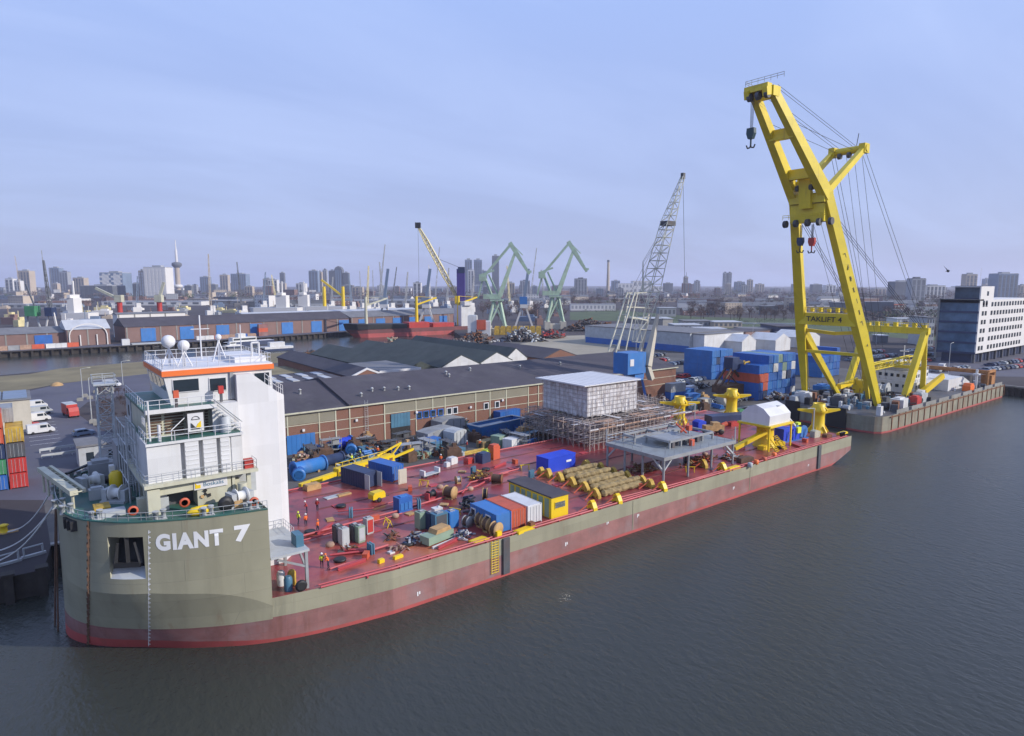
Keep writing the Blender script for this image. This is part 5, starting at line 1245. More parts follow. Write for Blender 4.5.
# brick annex at its right end
def plain_house(name, label, x0, y0, x1, y1, h, wall='brick', roof='roof_dark', pitch=None, ridge='y', z0=3., trim=None, wins=None, group=None, over=.3, cat='building'):
    t = T(name, label, cat, ((x0+x1)/2, (y0+y1)/2, z0), 0, group)
    a, c = (x1-x0)/2, (y1-y0)/2
    if pitch is None:
        MB().box(-a, -c, 0, a, c, h).build('wall', wall, t); MB().box(-a-over, -c-over, h, a+over, c+over, h+.35).build('roof', roof, t)
    else:
        if ridge == 'y':
            MB().extr([(-a, 0), (a, 0), (a, h), (0, h+pitch), (-a, h)], 'y', -c, c).build('wall', wall, t)
            MB().extr([(-a-over, h-.05), (0, h+pitch+.02), (a+over, h-.05), (a+over, h+.25), (0, h+pitch+.32), (-a-over, h+.25)], 'y', -c+ (0 if trim is None else .25), c+over).build('roof', roof, t)
            if trim: MB().extr([(-a-over, h-.25), (0, h+pitch-.2), (a+over, h-.25), (a+over, h+.3), (0, h+pitch+.36), (-a-over, h+.3)], 'y', -c-.12, -c+.245).build('verge', trim, t)
        else:
            MB().extr([(-c, 0), (c, 0), (c, h), (0, h+pitch), (-c, h)], 'x', -a, a).build('wall', wall, t)
            MB().extr([(-c-over, h-.05), (0, h+pitch+.02), (c+over, h-.05), (c+over, h+.25), (0, h+pitch+.32), (-c-over, h+.25)], 'x', -a-over, a+over).build('roof', roof, t)
    if wins:
        nfl, nc_, fx = wins
        for f_ in range(nfl):
            for k in range(nc_):
                x = -a+2*a*(k+.5)/nc_; z = h*(f_+.35)/nfl; ww = min(1.2, a/nc_*.9); hh = h/nfl*.38
                MB().box(x-ww/2, -c-.05, z, x+ww/2, -c-.01, z+hh).build('window', fx, t)
    return t
# ---------------------------------------------------------------- buildings behind the warehouse
def gable(name, label, pl, pa, pr, y, ln, wall, roof, trim=None):
    A, B, C = PY(*pl, y), PY(*pa, y), PY(*pr, y)
    h = (A.z+C.z)/2-3; return plain_house(name, label, A.x, y, C.x, y+ln, h, wall, roof, B.z-3-h, 'y', trim=trim)
g1 = gable('gabled_shed', 'brick gabled shed with white verge behind the long warehouse', (351, 378), (366.6, 369), (383, 374.5), 104, 62, 'brick', 'roof_dark', 'white_clean')
gs = []
for i, (a, m_, c, lab) in enumerate((((441, 369), (462, 355.5), (481, 364), 'dark roofed hall with large white gable, left of three in a row'), ((481, 364.5), (500, 352.5), (512, 359), 'dark roofed hall with white gable, middle of three in a row'), ((505, 360), (513.5, 349), (527, 358), 'dark roofed hall with small white gable, right of three in a row'))):
    t = gable('gabled_hall', lab, a, m_, c, 112+i*.8, 70, 'white', 'roof_green'); t['group'] = 'halls with white gables'
gable('gabled_shed', 'wide dark roofed shed left of the white gabled halls', (400, 376), (424, 362), (441, 369.5), 113, 74, 'roof_green', 'roof_green')
gable('gabled_shed', 'brown brick gable end right of the white gabled halls', (543, 360), (558, 350), (577, 355), 116, 40, 'brick', 'roof_dark')
pa, pc = PY(380, 372, 106), PY(419, 368, 106)
t = plain_house('glazed_office', 'low flat roofed office with white fascia and glazed front behind the warehouse', pa.x, 106, pc.x, 128, pa.z-3, 'brick', 'roof_grey', wins=(1, 4, 'glass'))
MB().box(-(pc.x-pa.x)/2-.4, -11.6, pa.z-3-.6, (pc.x-pa.x)/2+.4, -11.35, pa.z-2.6).build('fascia', 'white_clean', t)
for i, (pl, pr, y, ln, h, wl, rf, lab) in enumerate((((272, 372), (322, 366), 128, 30, 6, 'beige', 'grass', 'low flat building with mossy roof behind the white casing'), ((300, 352), (352, 350), 190, 10, 3.5, 'lgrey', 'roof_light', 'long pale grey shed near the water channel'),
                                          ((320, 362), (350, 360), 150, 9, 5, 'lgrey', 'roof_light', 'pale flat shed beyond the brick gabled shed'), ((515, 366), (548, 360), 128, 20, 5, 'lgrey', 'roof_grey', 'grey flat shed right of the white gables'), ((420, 352), (440, 350), 205, 12, 4, 'yellow', 'roof_grey', 'small yellow cabin by the channel end'))):
    a, c = PY(*pl, y), PY(*pr, y); plain_house('low_shed', lab, a.x, y, c.x, y+ln, h, wl, rf)
# ---------------------------------------------------------------- blue portal crane in the yard
t = T('harbour_crane', 'blue cabin harbour crane with tall pale lattice jib standing behind the scaffold box', 'crane', (129, 54, QZ), rad(0))
def cr_px(px, py): v = PY(px, py, 54.); return v-Vector((129, 54, QZ))
b = MB()
for x in (-5.0, .2):
    for y in (-3.0, 3.0): b.beam((x, y, 0), (x*.5-1.2, y*.5, 8.9), .6, .6)
    b.beam((x, -3.0, .4), (x, 3.0, .4), .6, .6)
b.build('portal', 'blue', t)
b = MB().lathe([(2.2, 8.6), (2.2, 9.2)], (-2, 0, 0), 14).cbox(-3.8, .5, 10.4, 7.0, 5.2, 5.6).cbox(-2.0, .5, 9.2, 3.6, 4, 1.2)
H_ = b.build('machine_house', 'mid_blue', t)
MB().cbox(-5.8, -2.16, 12.6, 1.4, .12, 1.8).build('window', 'white_clean', H_)
b = MB().beam((2.6, -1.6, 8.4), (0.6, -1.6, 12.2), 1.6, 1.2, w2=1.9).beam((.6, -1.6, 12.2), (4.6, -1.6, 26), 2.4, 1.6, w2=.6, h2=.6).beam((.6, 1.6, 12.2), (4.6, 1.6, 26), 1.0, 1.0, w2=.5, h2=.5)
b.build('jib_foot', 'beige', t)
tip = cr_px(683, 176); ft = cr_px(650, 292); mid = cr_px(668, 222)
def ringp(c, w_, d): return [c+Vector((-w_, -d, 0)), c+Vector((w_, -d, 0)), c+Vector((w_, d, 0)), c+Vector((-w_, d, 0))]
f0 = Vector((5.2, 0, 16)); f0 = cr_px(637, 342)
b = MB().truss(ringp(f0, .9, .9), ringp(ft, 2.2, 1.5), 4, .16, .09).truss(ringp(ft, 2.2, 1.5), ringp(mid, 1.6, 1.2), 9, .15, .08).truss(ringp(mid, 1.6, 1.2), ringp(tip, .35, .35), 7, .13, .07)
b.build('jib', 'crane_pale', t)
MB().cbox(mid.x, mid.y, mid.z-1, 3.4, 2.6, 1.2).cbox(tip.x, tip.y, tip.z-.8, .9, .9, 1.6).build('sheave_block', 'dgrey', t)
b = MB()
a1 = cr_px(612, 352); a2 = cr_px(629, 318); top_ = cr_px(632, 293); 
for s in (-1.3, 1.3):
    o_ = Vector((0, s, 0)); b.beam(a1+o_, cr_px(631, 292)+o_, .34).beam(cr_px(622, 350)+o_, cr_px(634, 292)+o_, .26).beam(cr_px(632, 293)+o_, cr_px(650, 292)+o_, .2)
    b.beam(cr_px(630, 307)+o_, cr_px(648, 308)+o_, .3).beam(cr_px(628, 317)+o_, cr_px(644, 320)+o_, .3)
for k in range(6): p = cr_px(616+k*3.2, 345-k*10); b.tube(p+Vector((0, -1.3, 0)), p+Vector((0, 1.3, 0)), .12, 4)
b.tube(cr_px(643, 292), cr_px(643, 262), .3, 6, r2=.15)
b.build('a_frame', 'crane_pale', t)
b = MB()
for s in (-.6, .6):
    o_ = Vector((0, s, 0)); b.tube(cr_px(632, 293)+o_, mid+o_, .05, 4).tube(mid+o_+Vector((-1, 0, 1)), tip+o_*.3, .05, 4).tube(cr_px(643, 262)+o_*.3, mid+o_, .05, 4)
b.tube(tip, cr_px(685, 300), .06, 4); b.build('hoist_rope', 'wire', t)
# ---------------------------------------------------------------- yellow crane boom lying on the quay
t = T('crane_boom', 'long yellow crane boom lying in the yard beside the ship', 'crane boom', (0, 0, 0))
a = P(300, 486, 4.4); c = P(336, 473.5, 4.6); d = P(392, 458, 4.6)
b = MB().beam(a, c, .8, .7).beam(c+Vector((0, 0, .2)), d+Vector((0, 0, .2)), 1.5, 1.3)
b.build('boom', 'yellow', t)
b = MB()
for k in range(9):
    p = c.lerp(d, (k+.5)/9.); b.cbox(p.x, p.y-.78, p.z-.15, .8, .06, .5, rot=math.atan2(d.y-c.y, d.x-c.x))
b.build('lightening_hole', 'rust', t)
b = MB().beam(d+Vector((-3, 0, .9)), d+Vector((2.5, 1, 2.4)), .3).beam(d+Vector((0, 0, .6)), d+Vector((2.5, 1, 2.4)), .25).beam(d, d+Vector((5, .8, .8)), .4)
for k in range(10): p = c.lerp(d, k/9.); b.tube(p+Vector((0, 0, .8)), p+Vector((0, 0, 1.7)), .05, 4)
b.beam(c+Vector((0, 0, 1.7)), d+Vector((0, 0, 1.7)), .08); b.build('boom_railing', 'yellow', t)
# blue pipe spools
for (px, py, L_, r_, rz, m, lab) in ((309, 473, 6.0, 1.25, 12, 'mid_blue', 'large light blue pipe with flanged open end beside the white casing'), (326, 466, 7, 1.0, 12, 'navy', 'dark navy pipe section behind the yellow boom'), (334, 449, 3.4, .9, 40, 'bright_blue', 'small bright blue pipe machine near the warehouse wall'),
                                     (343, 449, 3.8, 1.2, 10, 'bright_blue', 'bright blue valve body near the warehouse wall'), (352, 453, 2.6, 1.0, 60, 'mid_blue', 'sky blue flanged pipe piece near the warehouse wall'), (299, 478, 3.6, 1.0, 70, 'blue', 'blue pipe stub half hidden behind the white casing')):
    t = T('pipe_spool', lab, 'pipe', P(px, py, 3.02), rad(rz))
    MB().lathe([(r_, -L_/2), (r_, L_/2), (r_*.82, L_/2), (r_*.82, -L_/2), (r_, -L_/2)], (0, 0, r_), 16, axis='x').build('pipe', m, t)
    for s in (-1, 1): MB().lathe([(r_*.8, s*L_/2-.12), (r_*1.2, s*L_/2-.12), (r_*1.2, s*L_/2+.12), (r_*.8, s*L_/2+.12), (r_*.8, s*L_/2-.12)], (0, 0, r_*1.02), 16, axis='x').build('flange', 'mid_blue' if m != 'navy' else 'navy', t)
    MB().cbox(-L_*.25, 0, 0, .4, r_*1.5, r_*.4).cbox(L_*.25, 0, 0, .4, r_*1.5, r_*.4).build('cradle', 'wood', t)
# tarped boxes, tubs, containers in the yard
for px, py, sx, sy, h, m, lab in ((437, 441, 8.5, 4.0, 3.0, 'grey', 'large grey tarpaulin covered box on the quay'), (448, 432, 7.0, 4.0, 3.6, 'grey', 'grey tarpaulin box behind the larger covered one'), (455, 443, 3.6, 3.6, 3.2, 'lgrey', 'pale grey cube shaped cover at the end of the tarpaulin boxes'),
                                  (432, 446, 3.2, 2.2, 2.0, 'blue', 'blue tarpaulin bundle in front of the grey covered box')):
    t = T('covered_load', lab, 'covered load', P(px, py, 3.02), rad(9))
    MB().extr([(-sx/2, 0), (sx/2, 0), (sx/2*.98, h*.9), (sx*.3, h), (-sx*.25, h*.97), (-sx/2*.97, h*.85)], 'y', -sy/2, sy/2).build('tarpaulin', m, t)
    for k in range(3): x = -sx*.3+k*sx*.3; MB().box(x, -sy/2-.03, 0, x+.1, -sy/2-.002, h*.85).build('strap', 'dgrey', t)
t = T('blue_tub', 'blue boat shaped steel tub with pale rim standing in the yard', 'tub', P(497, 434, 3.02), rad(8))
b = MB().add([(-6, -1.6, .4), (6.5, -1.6, .2), (6.5, 1.6, .2), (-6, 1.6, .4), (-7.2, -2.3, 3), (7.2, -2.3, 3), (7.2, 2.3, 3), (-7.2, 2.3, 3)], [(0, 1, 2, 3), (0, 1, 5, 4), (1, 2, 6, 5), (2, 3, 7, 6), (3, 0, 4, 7)])
b.build('hull', 'mid_blue', t); MB().box(-7.2, -2.3, 3.0, 7.2, -1.9, 3.15).box(-7.2, 1.9, 3.0, 7.2, 2.3, 3.15).box(-7.2, -1.9, 3.0, -6.7, 1.9, 3.15).box(6.7, -1.9, 3.0, 7.2, 1.9, 3.15).build('rim', 'lgrey', t)
b = MB()
for k in range(5): b.lathe([(.5, 0), (.35, .06)], (-4.8+k*2.1, -2.05, 1.9), 8, axis='y')
b.build('round_plate', 'blue', t); MB().box(-6.6, -1.8, 2.3, 3, 1.8, 2.4).build('load', 'lgrey', t)
container('site_container', 'blue site container with a pale door end standing behind the blue tub', L=7, H=2.9, m='blue', loc=P(507, 421, 3.02), rz=rad(8), door_m='white')
for px, py, L_, m, rz, lab in ((551, 418, 6, 'navy', 5, 'dark navy container beside the sheeted scaffold box'), (560, 421, 2.6, 'sage', 5, 'pale green half container left of the scaffold box'), (515, 449, 5.2, 'white', 14, 'white container unit on the quay edge behind the red deck'), (499, 447, 2.6, 'sage', 14, 'sage green box beside the white container unit'),
                               (675, 400, 6, 'blue', -6, 'blue container under the grey one beside the yellow tower'), (684, 397, 6, 'mid_blue', -6, 'sky blue container right of the grey one'), (692, 402, 4, 'mid_blue', -20, 'sky blue open bin right of the stacked grey container')):
    container('yard_container', lab, L=L_, m=m, loc=P(px, py, 3.02), rz=rad(rz), group='containers in the quay yard')
container('yard_container', 'grey container stacked on the blue one beside the yellow tower', L=6, m='grey', loc=K(P(675, 400, 3.02), 2.6), rz=rad(-6), group='containers in the quay yard')
container('white_cabin', 'white cabin standing behind the stacked grey container', L=4, m='white', loc=P(689, 394, 3.02), rz=rad(0), doors=False, cat='cabin')
for px, py, sx, sy, h, m, lab in ((494, 459, 1.8, 1.4, 2.8, 'orange_red', 'bright orange upright tank at the rear deck edge'), (483, 462, 2.2, 1.8, 1.8, 'navy', 'navy crate at the rear deck edge'), (488, 459, 2.2, 1.4, 1.9, 'hivis', 'yellow covered crate at the rear deck edge'), (469, 463, 1.6, 1.2, 1.0, 'red', 'red box at the rear deck edge'), (452, 463.5, 1.6, 1.4, 1.2, 'white', 'white wrapped box at the rear deck edge'),
                                  (447, 466.5, .9, .8, .8, 'white', 'small white box at the rear deck edge')):
    o = MB().cbox(0, 0, 0, sx, sy, h*.88).cbox(0, 0, h*.88, sx*.8, sy*.8, h*.12).build('crate', m); o.location = P(px, py, D); o.rotation_euler = (0, 0, rad(12)); tag(o, lab, 'crate')
o = MB()
for k in range(6): o.tube((-4, -.7+k*.28, .2+.1*(k % 2)), (4.2, -.6+k*.28, .25), .15, 6)
o.tube((-4.2, -.5, .45), (4, 0, .5), .16, 6).tube((-4, .2, .5), (4.3, .3, .5), .16, 6)
o = o.build('pipe_bundle', 'khaki_yellow'); o.location = P(472, 457, 3.05)+Vector((0, 1.5, .2)); o.rotation_euler = (0, 0, rad(2)); tag(o, 'mustard yellow pipe bundle lying along the quay behind the red deck', 'pipes')
for i, (px, py, rx, ry, h, m, n_, sz, lab) in enumerate(((375, 452, 5, 2.5, 2.2, ['khaki', 'rust', 'dgrey', 'brown'], 90, .7, 'brown and khaki machine parts heap in front of the brick wall'), (393, 449, 4, 2.5, 2.0, ['rust', 'khaki', 'orange_red', 'lgrey'], 80, .6, 'rusty parts heap left of the open warehouse door'), (410, 458, 5, 2.0, .8, ['brown', 'dgrey', 'sage'], 60, .6, 'flat dark scrap heap in the middle of the yard'),
                                             (425, 440, 4, 2, 2.2, ['red', 'plank', 'lgrey', 'khaki'], 70, .6, 'mixed red and tan heap in front of the tarpaulin boxes'), (440, 452, 5, 1.6, .7, ['dgrey', 'sage', 'rust'], 50, .6, 'flat grey scrap heap in front of the blue tarpaulin bundle'), (356, 461, 4, 2, 1.4, ['lgrey', 'teal_blue', 'black'], 60, .6, 'grey and black parts heap behind the yellow boom'), (402, 458, 3, 2, 1.8, ['mid_blue', 'blue', 'lgrey'], 50, .7, 'blue machine parts heap at the end of the yellow boom'),
                                             (365, 446, 4, 2, 2.6, ['black', 'rust', 'plank'], 70, .7, 'tall dark heap of machine parts against the wall'), (303, 466, 3, 2, 3.2, ['plank', 'hull_pink', 'cream'], 40, .8, 'stack of tan and pink parts before the blue roller door'), (540, 440, 5, 3, 1.6, ['dgrey', 'rust', 'brown'], 70, .6, 'dark scaffold parts heap behind the ultramarine box'),
                                             (465, 430, 2.5, 2, 2.8, ['sage', 'lgrey', 'dgrey'], 50, .6, 'green grey machine heap between the covered cube and blue tub'), (525, 441, 3, 2, 1.2, ['sage', 'plank'], 40, .5, 'pale timber heap right of the white container unit'), (660, 402, 4, 2, 2.5, ['lgrey', 'rust', 'plank'], 70, .6, 'rusty frame heap right of the scaffold box'),
                                             (712, 405, 6, 3, 1.6, ['lgrey', 'dgrey', 'beige'], 90, .7, 'grey machine heap between the two rear yellow towers'), (740, 400, 6, 3, 1.5, ['lgrey', 'dgrey', 'rust'], 90, .7, 'steel scrap heap behind the rear yellow tower'), (775, 398, 7, 3, 1.6, ['scrap', 'rust', 'lgrey'], 110, .8, 'scrap heap in front of the container stack'), (700, 388, 6, 3, 1.5, ['dgrey', 'black', 'lgrey'], 80, .8, 'dark scrap heap left of the black lattice machine'))):
    pile('parts_heap', lab, P(px, py, 3.02), rx, ry, h, m, 'parts heap', n_, sz, seed=60+i)
for px, py, lab in ((704, 408, 'beige cabin box with dark frame, left of two'), (723, 405, 'beige cabin box with dark frame, right of two')):
    o = MB().cbox(0, 0, 0, 3, 2.4, 2.6).cbox(0, 0, 2.6, 3.2, 2.6, .15).build('cabin_box', 'beige'); o.location = P(px, py, 3.02); tag(o, lab, 'cabin')
for i, (px, py) in enumerate(((360, 458), (378, 455), (467, 449), (480, 448), (352, 463))):
    person(['worker in yellow jacket walking behind the yellow boom', 'worker in orange jacket beside the brown parts heap', 'worker in red jacket standing alone on the dark quay, left one', 'worker in white helmet standing alone on the dark quay, right one', 'worker in a yellow jacket and white helmet near the blue pipes'][i], P(px, py, 3.02), i*1.3, ['hivis', 'orange_cloth', 'red', 'orange_cloth', 'hivis'][i], 'white_clean', .4)['group'] = 'workers in the yard'

p = P(290, 378, 11.5)
t = T('striped_roof_shed', 'flat dark shed with rows of pale skylight strips behind the white casing', 'shed', (p.x, p.y, 3), 0)
MB().box(-12, -9, 0, 12, 9, 8.2).build('wall', 'brick', t); MB().box(-12.2, -9.2, 8.2, 12.2, 9.2, 8.5).build('roof', 'roof_dark', t)
for k in range(5):
    for j in range(2): MB().box(-10.5+k*4.4+j*.8, -7.5+j*8, 8.52, -8.7+k*4.4+j*.8, -1.5+j*8, 8.75).build('skylight', 'roof_light', t)
# dense stores along the foot of the warehouse wall
yq = random.Random(91)
KD = [('pipe_stack', 'pipe stack', lambda b: [b.tube((-2, -.6+.4*k+.2*r, .2+.34*r), (2, -.6+.4*k+.2*r, .2+.34*r), .19, 6) for r in range(3) for k in range(4-r)]),
      ('timber_stack', 'timber stack', lambda b: [b.box(-1.6, -.9, .25*k, 1.6, .9, .25*k+.2) for k in range(5)]),
      ('machine_crate', 'crate', lambda b: [b.cbox(0, 0, 0, 2.2, 1.6, 1.5), b.cbox(0, 0, 1.5, 1.6, 1.2, .3), b.cbox(.2, 0, 1.8, .5, .5, .5)]),
      ('steel_rack', 'rack', lambda b: [b.tube((x, y, 0), (x, y, 2.6), .07, 4) for x in (-1.6, 0, 1.6) for y in (-.6, .6)]+[b.box(-1.7, -.7, z, 1.7, .7, z+.08) for z in (.5, 1.4, 2.3)]+[b.cbox(-.8, 0, .58, 1, .8, .7), b.cbox(.8, 0, 1.48, 1.1, .8, .6)]),
      ('drum_group', 'drums', lambda b: [b.lathe([(.29, 0), (.31, .3), (.29, .6), (.29, .88)], (k*.66-.7, j*.66-.3, 0), 8) for k in range(3) for j in range(2)]+[b.box(-1.1, -.7, -.0, 1.1, .7, .02)])]
yc = ['rust', 'teal_blue', 'wood', 'dgrey', 'lgrey', 'mid_blue', 'khaki', 'brown', 'grey', 'sage']
yn = ['rusty', 'slate blue', 'wooden brown', 'dark grey', 'pale grey', 'blue', 'khaki', 'dark brown', 'mid grey', 'sage green']
ypro = {}; yseen = {}
zones = [((298, 332, 447, 468), 'between the blue roller door and the yellow boom'), ((336, 388, 441, 456), 'at the foot of the brick wall left of the open door'), ((388, 424, 444, 462), 'in front of the open warehouse door'), ((424, 466, 448, 459), 'in front of the tarpaulin boxes'), ((466, 540, 437, 450), 'between the blue tub and the red deck'), ((515, 560, 424, 436), 'behind the scaffolding left of the sheeted box'), ((655, 735, 396, 412), 'behind the yellow towers in the far yard')]
for i in range(78):
    (x0, x1, y0, y1), zn = zones[(i*3) % 7]; kn, kc_, fn = KD[i % 5]; m = i % 10
    lab = '%s %s %s' % (yn[m], kn.replace('_', ' '), zn); yseen[lab] = yseen.get(lab, 0)+1
    key = (kn, yc[m])
    if key not in ypro: b = MB(); fn(b); o = ypro[key] = b.build(kn, yc[m])
    else: o = ypro[key].copy(); COL.objects.link(o)
    o.location = P(yq.uniform(x0, x1), yq.uniform(y0, y1), 3.02); o.rotation_euler = (0, 0, yq.choice((0, rad(90)))+yq.uniform(-.3, .3)); s = yq.uniform(.9, 1.35); o.scale = (s, s, s)
    tag(o, lab, kc_, 'stores in the quay yard, %s %s' % (yn[m], kc_))
# ================================================================ the sheerlegs crane barge
CB = T('crane_barge', 'yellow sheerlegs floating crane on a rusty grey barge beyond the heavy lift barge', 'crane barge', (0, 0, 0))
hx0, hx1, hy0, hy1, hd = 163, 254, 6.2, 37.8, 4.2
def oct_(x0, x1, y0, y1, c): return [(x0, y0+c*1.3), (x0+.6, y0+c*.5), (x0+c*.6, y0+.5), (x0+c*1.6, y0), (x1-c*.5, y0), (x1, y0+c*.5), (x1, y1-c*.5), (x1-c*.5, y1), (x0+c*1.6, y1), (x0+c*.6, y1-.5), (x0+.6, y1-c*.5), (x0, y1-c*1.3)]
b = MB(); o_ = oct_(hx0, hx1, hy0, hy1, 3.4)
b.prism(o_, .45, hd, 0); b.prism(oct_(hx0+.02, hx1-.02, hy0+.02, hy1-.02, 3.4), -1.5, .44, 1)
b.build('hull', ['sage_rust' if 'sage_rust' in M else 'sage', 'hull_red'], CB)
b = MB()
for k in range(22):
    x = hx0+6+k*4.0; b.box(x, hy0-.16, .5, x+.3, hy0-.01, hd)
b.box(hx0+5, hy0-.22, hd-.5, hx1-2, hy0-.02, hd-.2)
b.build('hull_rib', 'rust', CB)
MB().prism(oct_(hx0+.1, hx1-.1, hy0+.1, hy1-.1, 3.4), hd, hd+.05).build('barge_deck', 'dgrey', CB)
b = MB().box(hx0-.5, 14.5, .2, hx0-.01, 19.5, hd+1.2).box(hx0-.5, 27, .2, hx0-.01, 31, hd+1.2); b.build('bow_fender', 'black', CB)
b = MB()
for k in range(9):
    x = 172+k*9; b.box(x, hy0+.05, hd+.05, x+7, hy0+.2, hd+1.0)
b.build('bulwark', 'concrete', CB)
# boom legs (A frame), knee head, upper boom, back strut
FY = [13.0, 33.2]
foot = [Vector((177, y, hd+.6)) for y in FY]; knee = [Vector((156.4, y, 59.2)) for y in (20.0, 28.2)]; head = [Vector((135.4, y, 80.0)) for y in (22.6, 27.2)]
strut = [Vector((174.6, y, 72.0)) for y in (20.0, 28.0)]
for f_, k_ in zip(foot, knee):
    m_ = f_.lerp(k_, .35)
    b = MB().beam(f_, m_, 1.2, 1.3, w2=2.4, h2=2.7).beam(m_, k_, 2.4, 2.7, w2=2.0, h2=2.4); b.build('boom_leg', 'crane_yellow', CB)
for k_, h_ in zip(knee, head): MB().beam(k_+Vector((.6, 0, -.8)), h_, 2.2, 2.9, w2=1.5, h2=2.0).build('upper_boom', 'crane_yellow', CB)
b = MB()
for t_ in (.22, .62): MB().beam(knee[0].lerp(head[0], t_), knee[1].lerp(head[1], t_), 1.6, 2.4).build('boom_tie', 'crane_yellow', CB)
kc = (knee[0]+knee[1])/2
b = MB().beam(knee[0]+Vector((0, -.5, -1)), knee[1]+Vector((0, .5, -1)), 3.0, 2.4).beam(knee[0]+Vector((.6, -.3, -4.6)), knee[1]+Vector((.6, .3, -4.6)), 3.0, 4.4).beam(knee[0]+Vector((.5, .6, 2.5)), knee[1]+Vector((.5, -.6, 2.5)), 2.0, 2.2)
b.beam(kc+Vector((-1.6, 0, -3.5)), kc+Vector((-2.6, 0, 5.5)), 3.0, 1.2)
b.build('knee_head', 'crane_yellow', CB)
b = MB()
for y in (17.6, 20.6, 23.5, 26.6, 29.4): MB().lathe([(.9, -.4), (.95, -.15), (.75, 0), (.95, .15), (.9, .4)], (kc.x-1.4, y, kc.z-7.0), 12, axis='y').build('knee_sheave', 'dgrey', CB)
for y in (20, 22.5, 26): MB().lathe([(.75, -.4), (.75, .4)], (kc.x-2.4, y, kc.z+1.5), 12, axis='y').build('knee_sheave', 'dgrey', CB)
hc = (head[0]+head[1])/2; ud = (head[0]-knee[0]).normalized()
b = MB().beam(head[0]+Vector((0, -.9, 0)), head[1]+Vector((0, 1.0, 0)), 2.9, 2.2).beam(head[0]+ud*1.8+Vector((-1.0, -.6, -.5)), head[1]+ud*1.8+Vector((-1.0, .7, -.5)), 1.8, 1.4)
b.beam(head[0]+Vector((-3.5, 0, -.5)), head[0]+Vector((1, 0, .5)), 1.2, 1.8).beam(head[1]+Vector((-3.5, 0, -.5)), head[1]+Vector((1, 0, .5)), 1.2, 1.8)
b.build('boom_head', 'crane_yellow', CB)
b = MB()
for y in (22.5, 24.7, 26.8): MB().lathe([(.9, -.4), (.9, .4)], (hc.x-2.6, y, hc.z-.9), 12, axis='y').build('head_sheave', 'dgrey', CB)
b = MB().rail([(hc.x-2, 19, hc.z+2.0), (hc.x-2, 28.5, hc.z+2.0), (hc.x+2, 28.5, hc.z+1.6)], 1.1, .06, 1.6); b.build('head_railing', 'lgrey', CB)
for k_, s_ in zip(knee, strut): MB().beam(k_+Vector((1.0, 0, 1.0)), s_, 1.5, 1.7, w2=1.1, h2=1.4).build('back_strut', 'crane_yellow', CB)
b = MB().tube(strut[0]+Vector((0, -1, 0)), strut[1]+Vector((0, 1, 0)), .95, 10).cbox(strut[0].x, strut[0].y, strut[0].z-1.2, 2.6, 1.6, 2.4).cbox(strut[1].x, strut[1].y, strut[1].z-1.2, 2.6, 1.6, 2.4); b.build('strut_crossbar', 'crane_yellow', CB)
b = MB()
for y in (21, 23.5, 26): b.lathe([(.8, -.4), (.8, .4)], (strut[0].x-.5, y, strut[0].z-1.2), 10, axis='y')
b.tube((174.6, 22, 73), (174.4, 21.5, 76), .1, 4).build('strut_sheave', 'dgrey', CB)
# crossbeam with the name, X brace
def onleg(i, t_): return foot[i].lerp(knee[i], t_)
ca, cb_ = onleg(0, .42), onleg(1, .42)
b = MB().beam(ca, cb_, 2.2, 3.2); XB = b.build('crossbeam', 'crane_yellow', CB)
b = MB().rail([ca+Vector((-.9, 1.6, 1.9)), cb_+Vector((-.9, -1.6, 1.9))], 1.2, .07, 1.8)
for k in range(6): b.cbox(ca.x+.3, ca.y+3+k*2.3, ca.z+1.9, .8, .8, .9+.3*(k % 2))
b.build('crossbeam_railing', 'crane_yellow', XB)
mid_ = (ca+cb_)/2
legd = (knee[0]+knee[1]-foot[0]-foot[1]).normalized()
fn = Vector((0, 1, 0)).cross(legd).normalized()
if fn.x > 0: fn = -fn
text('TAKLIFT 4', 1.9, 'crane_name', 'black', XB, lambda x, y, z: mid_+Vector((0, -x*1.12, 0))+Vector((0, 0, y))+Vector((-2.35-.0, 0, 0))+Vector((z, 0, 0))-Vector((0, 0, 0)), .02, .03)
# the name again down the near leg, reading downwards on the outer side
l0 = onleg(0, .72); l1 = onleg(0, .3); ld = (l1-l0).normalized(); sd2 = ld.cross(Vector((0, -1, 0))).normalized()
for i, ch in enumerate('TAKLIFT 4'):
    if ch == ' ': continue
    c_ = l0.lerp(l1, i/8.); off = Vector((0, -1, 0)); off = (off-ld*off.dot(ld)).normalized(); rt = ld.cross(off).normalized()
    if rt.x < 0: rt = -rt
    tt_ = .72-.42*i/8.; hw_ = (2.4-(tt_-.35)/.65*.4)/2 if tt_ > .35 else (1.2+tt_/.35*1.2)/2
    text(ch, 1.7, 'leg_letter', 'black', CB, lambda x, y, z, hw_=hw_, c_=c_, off=off, rt=rt, ld=ld: c_+off*(hw_+.04+z)+rt*x-ld*y, .02, .05)
b = MB().beam(onleg(0, .36)+Vector((.5, 1, 0)), (mid_+Vector((4, 0, -4))), .9).beam(onleg(1, .36)+Vector((.5, -1, 0)), (mid_+Vector((4, 0, -4))), .9)
b.beam(onleg(1, .37), Vector((185, 27, hd)), 1.9, 1.9, w2=1.0, h2=1.0).beam(onleg(0, .37), Vector((185, 19, hd)), 1.3, 1.3, w2=.9, h2=.9).beam(onleg(1, .25), onleg(0, .25), .8)
b.build('lower_brace', 'crane_yellow', CB)
b = MB().beam((184, 27, 7.5), (195, 27, 8.5), 1.2, 1.4, w2=.6).cbox(195, 26, hd, 3, 3, 4.4); b.build('aux_jib', 'yellow', CB)
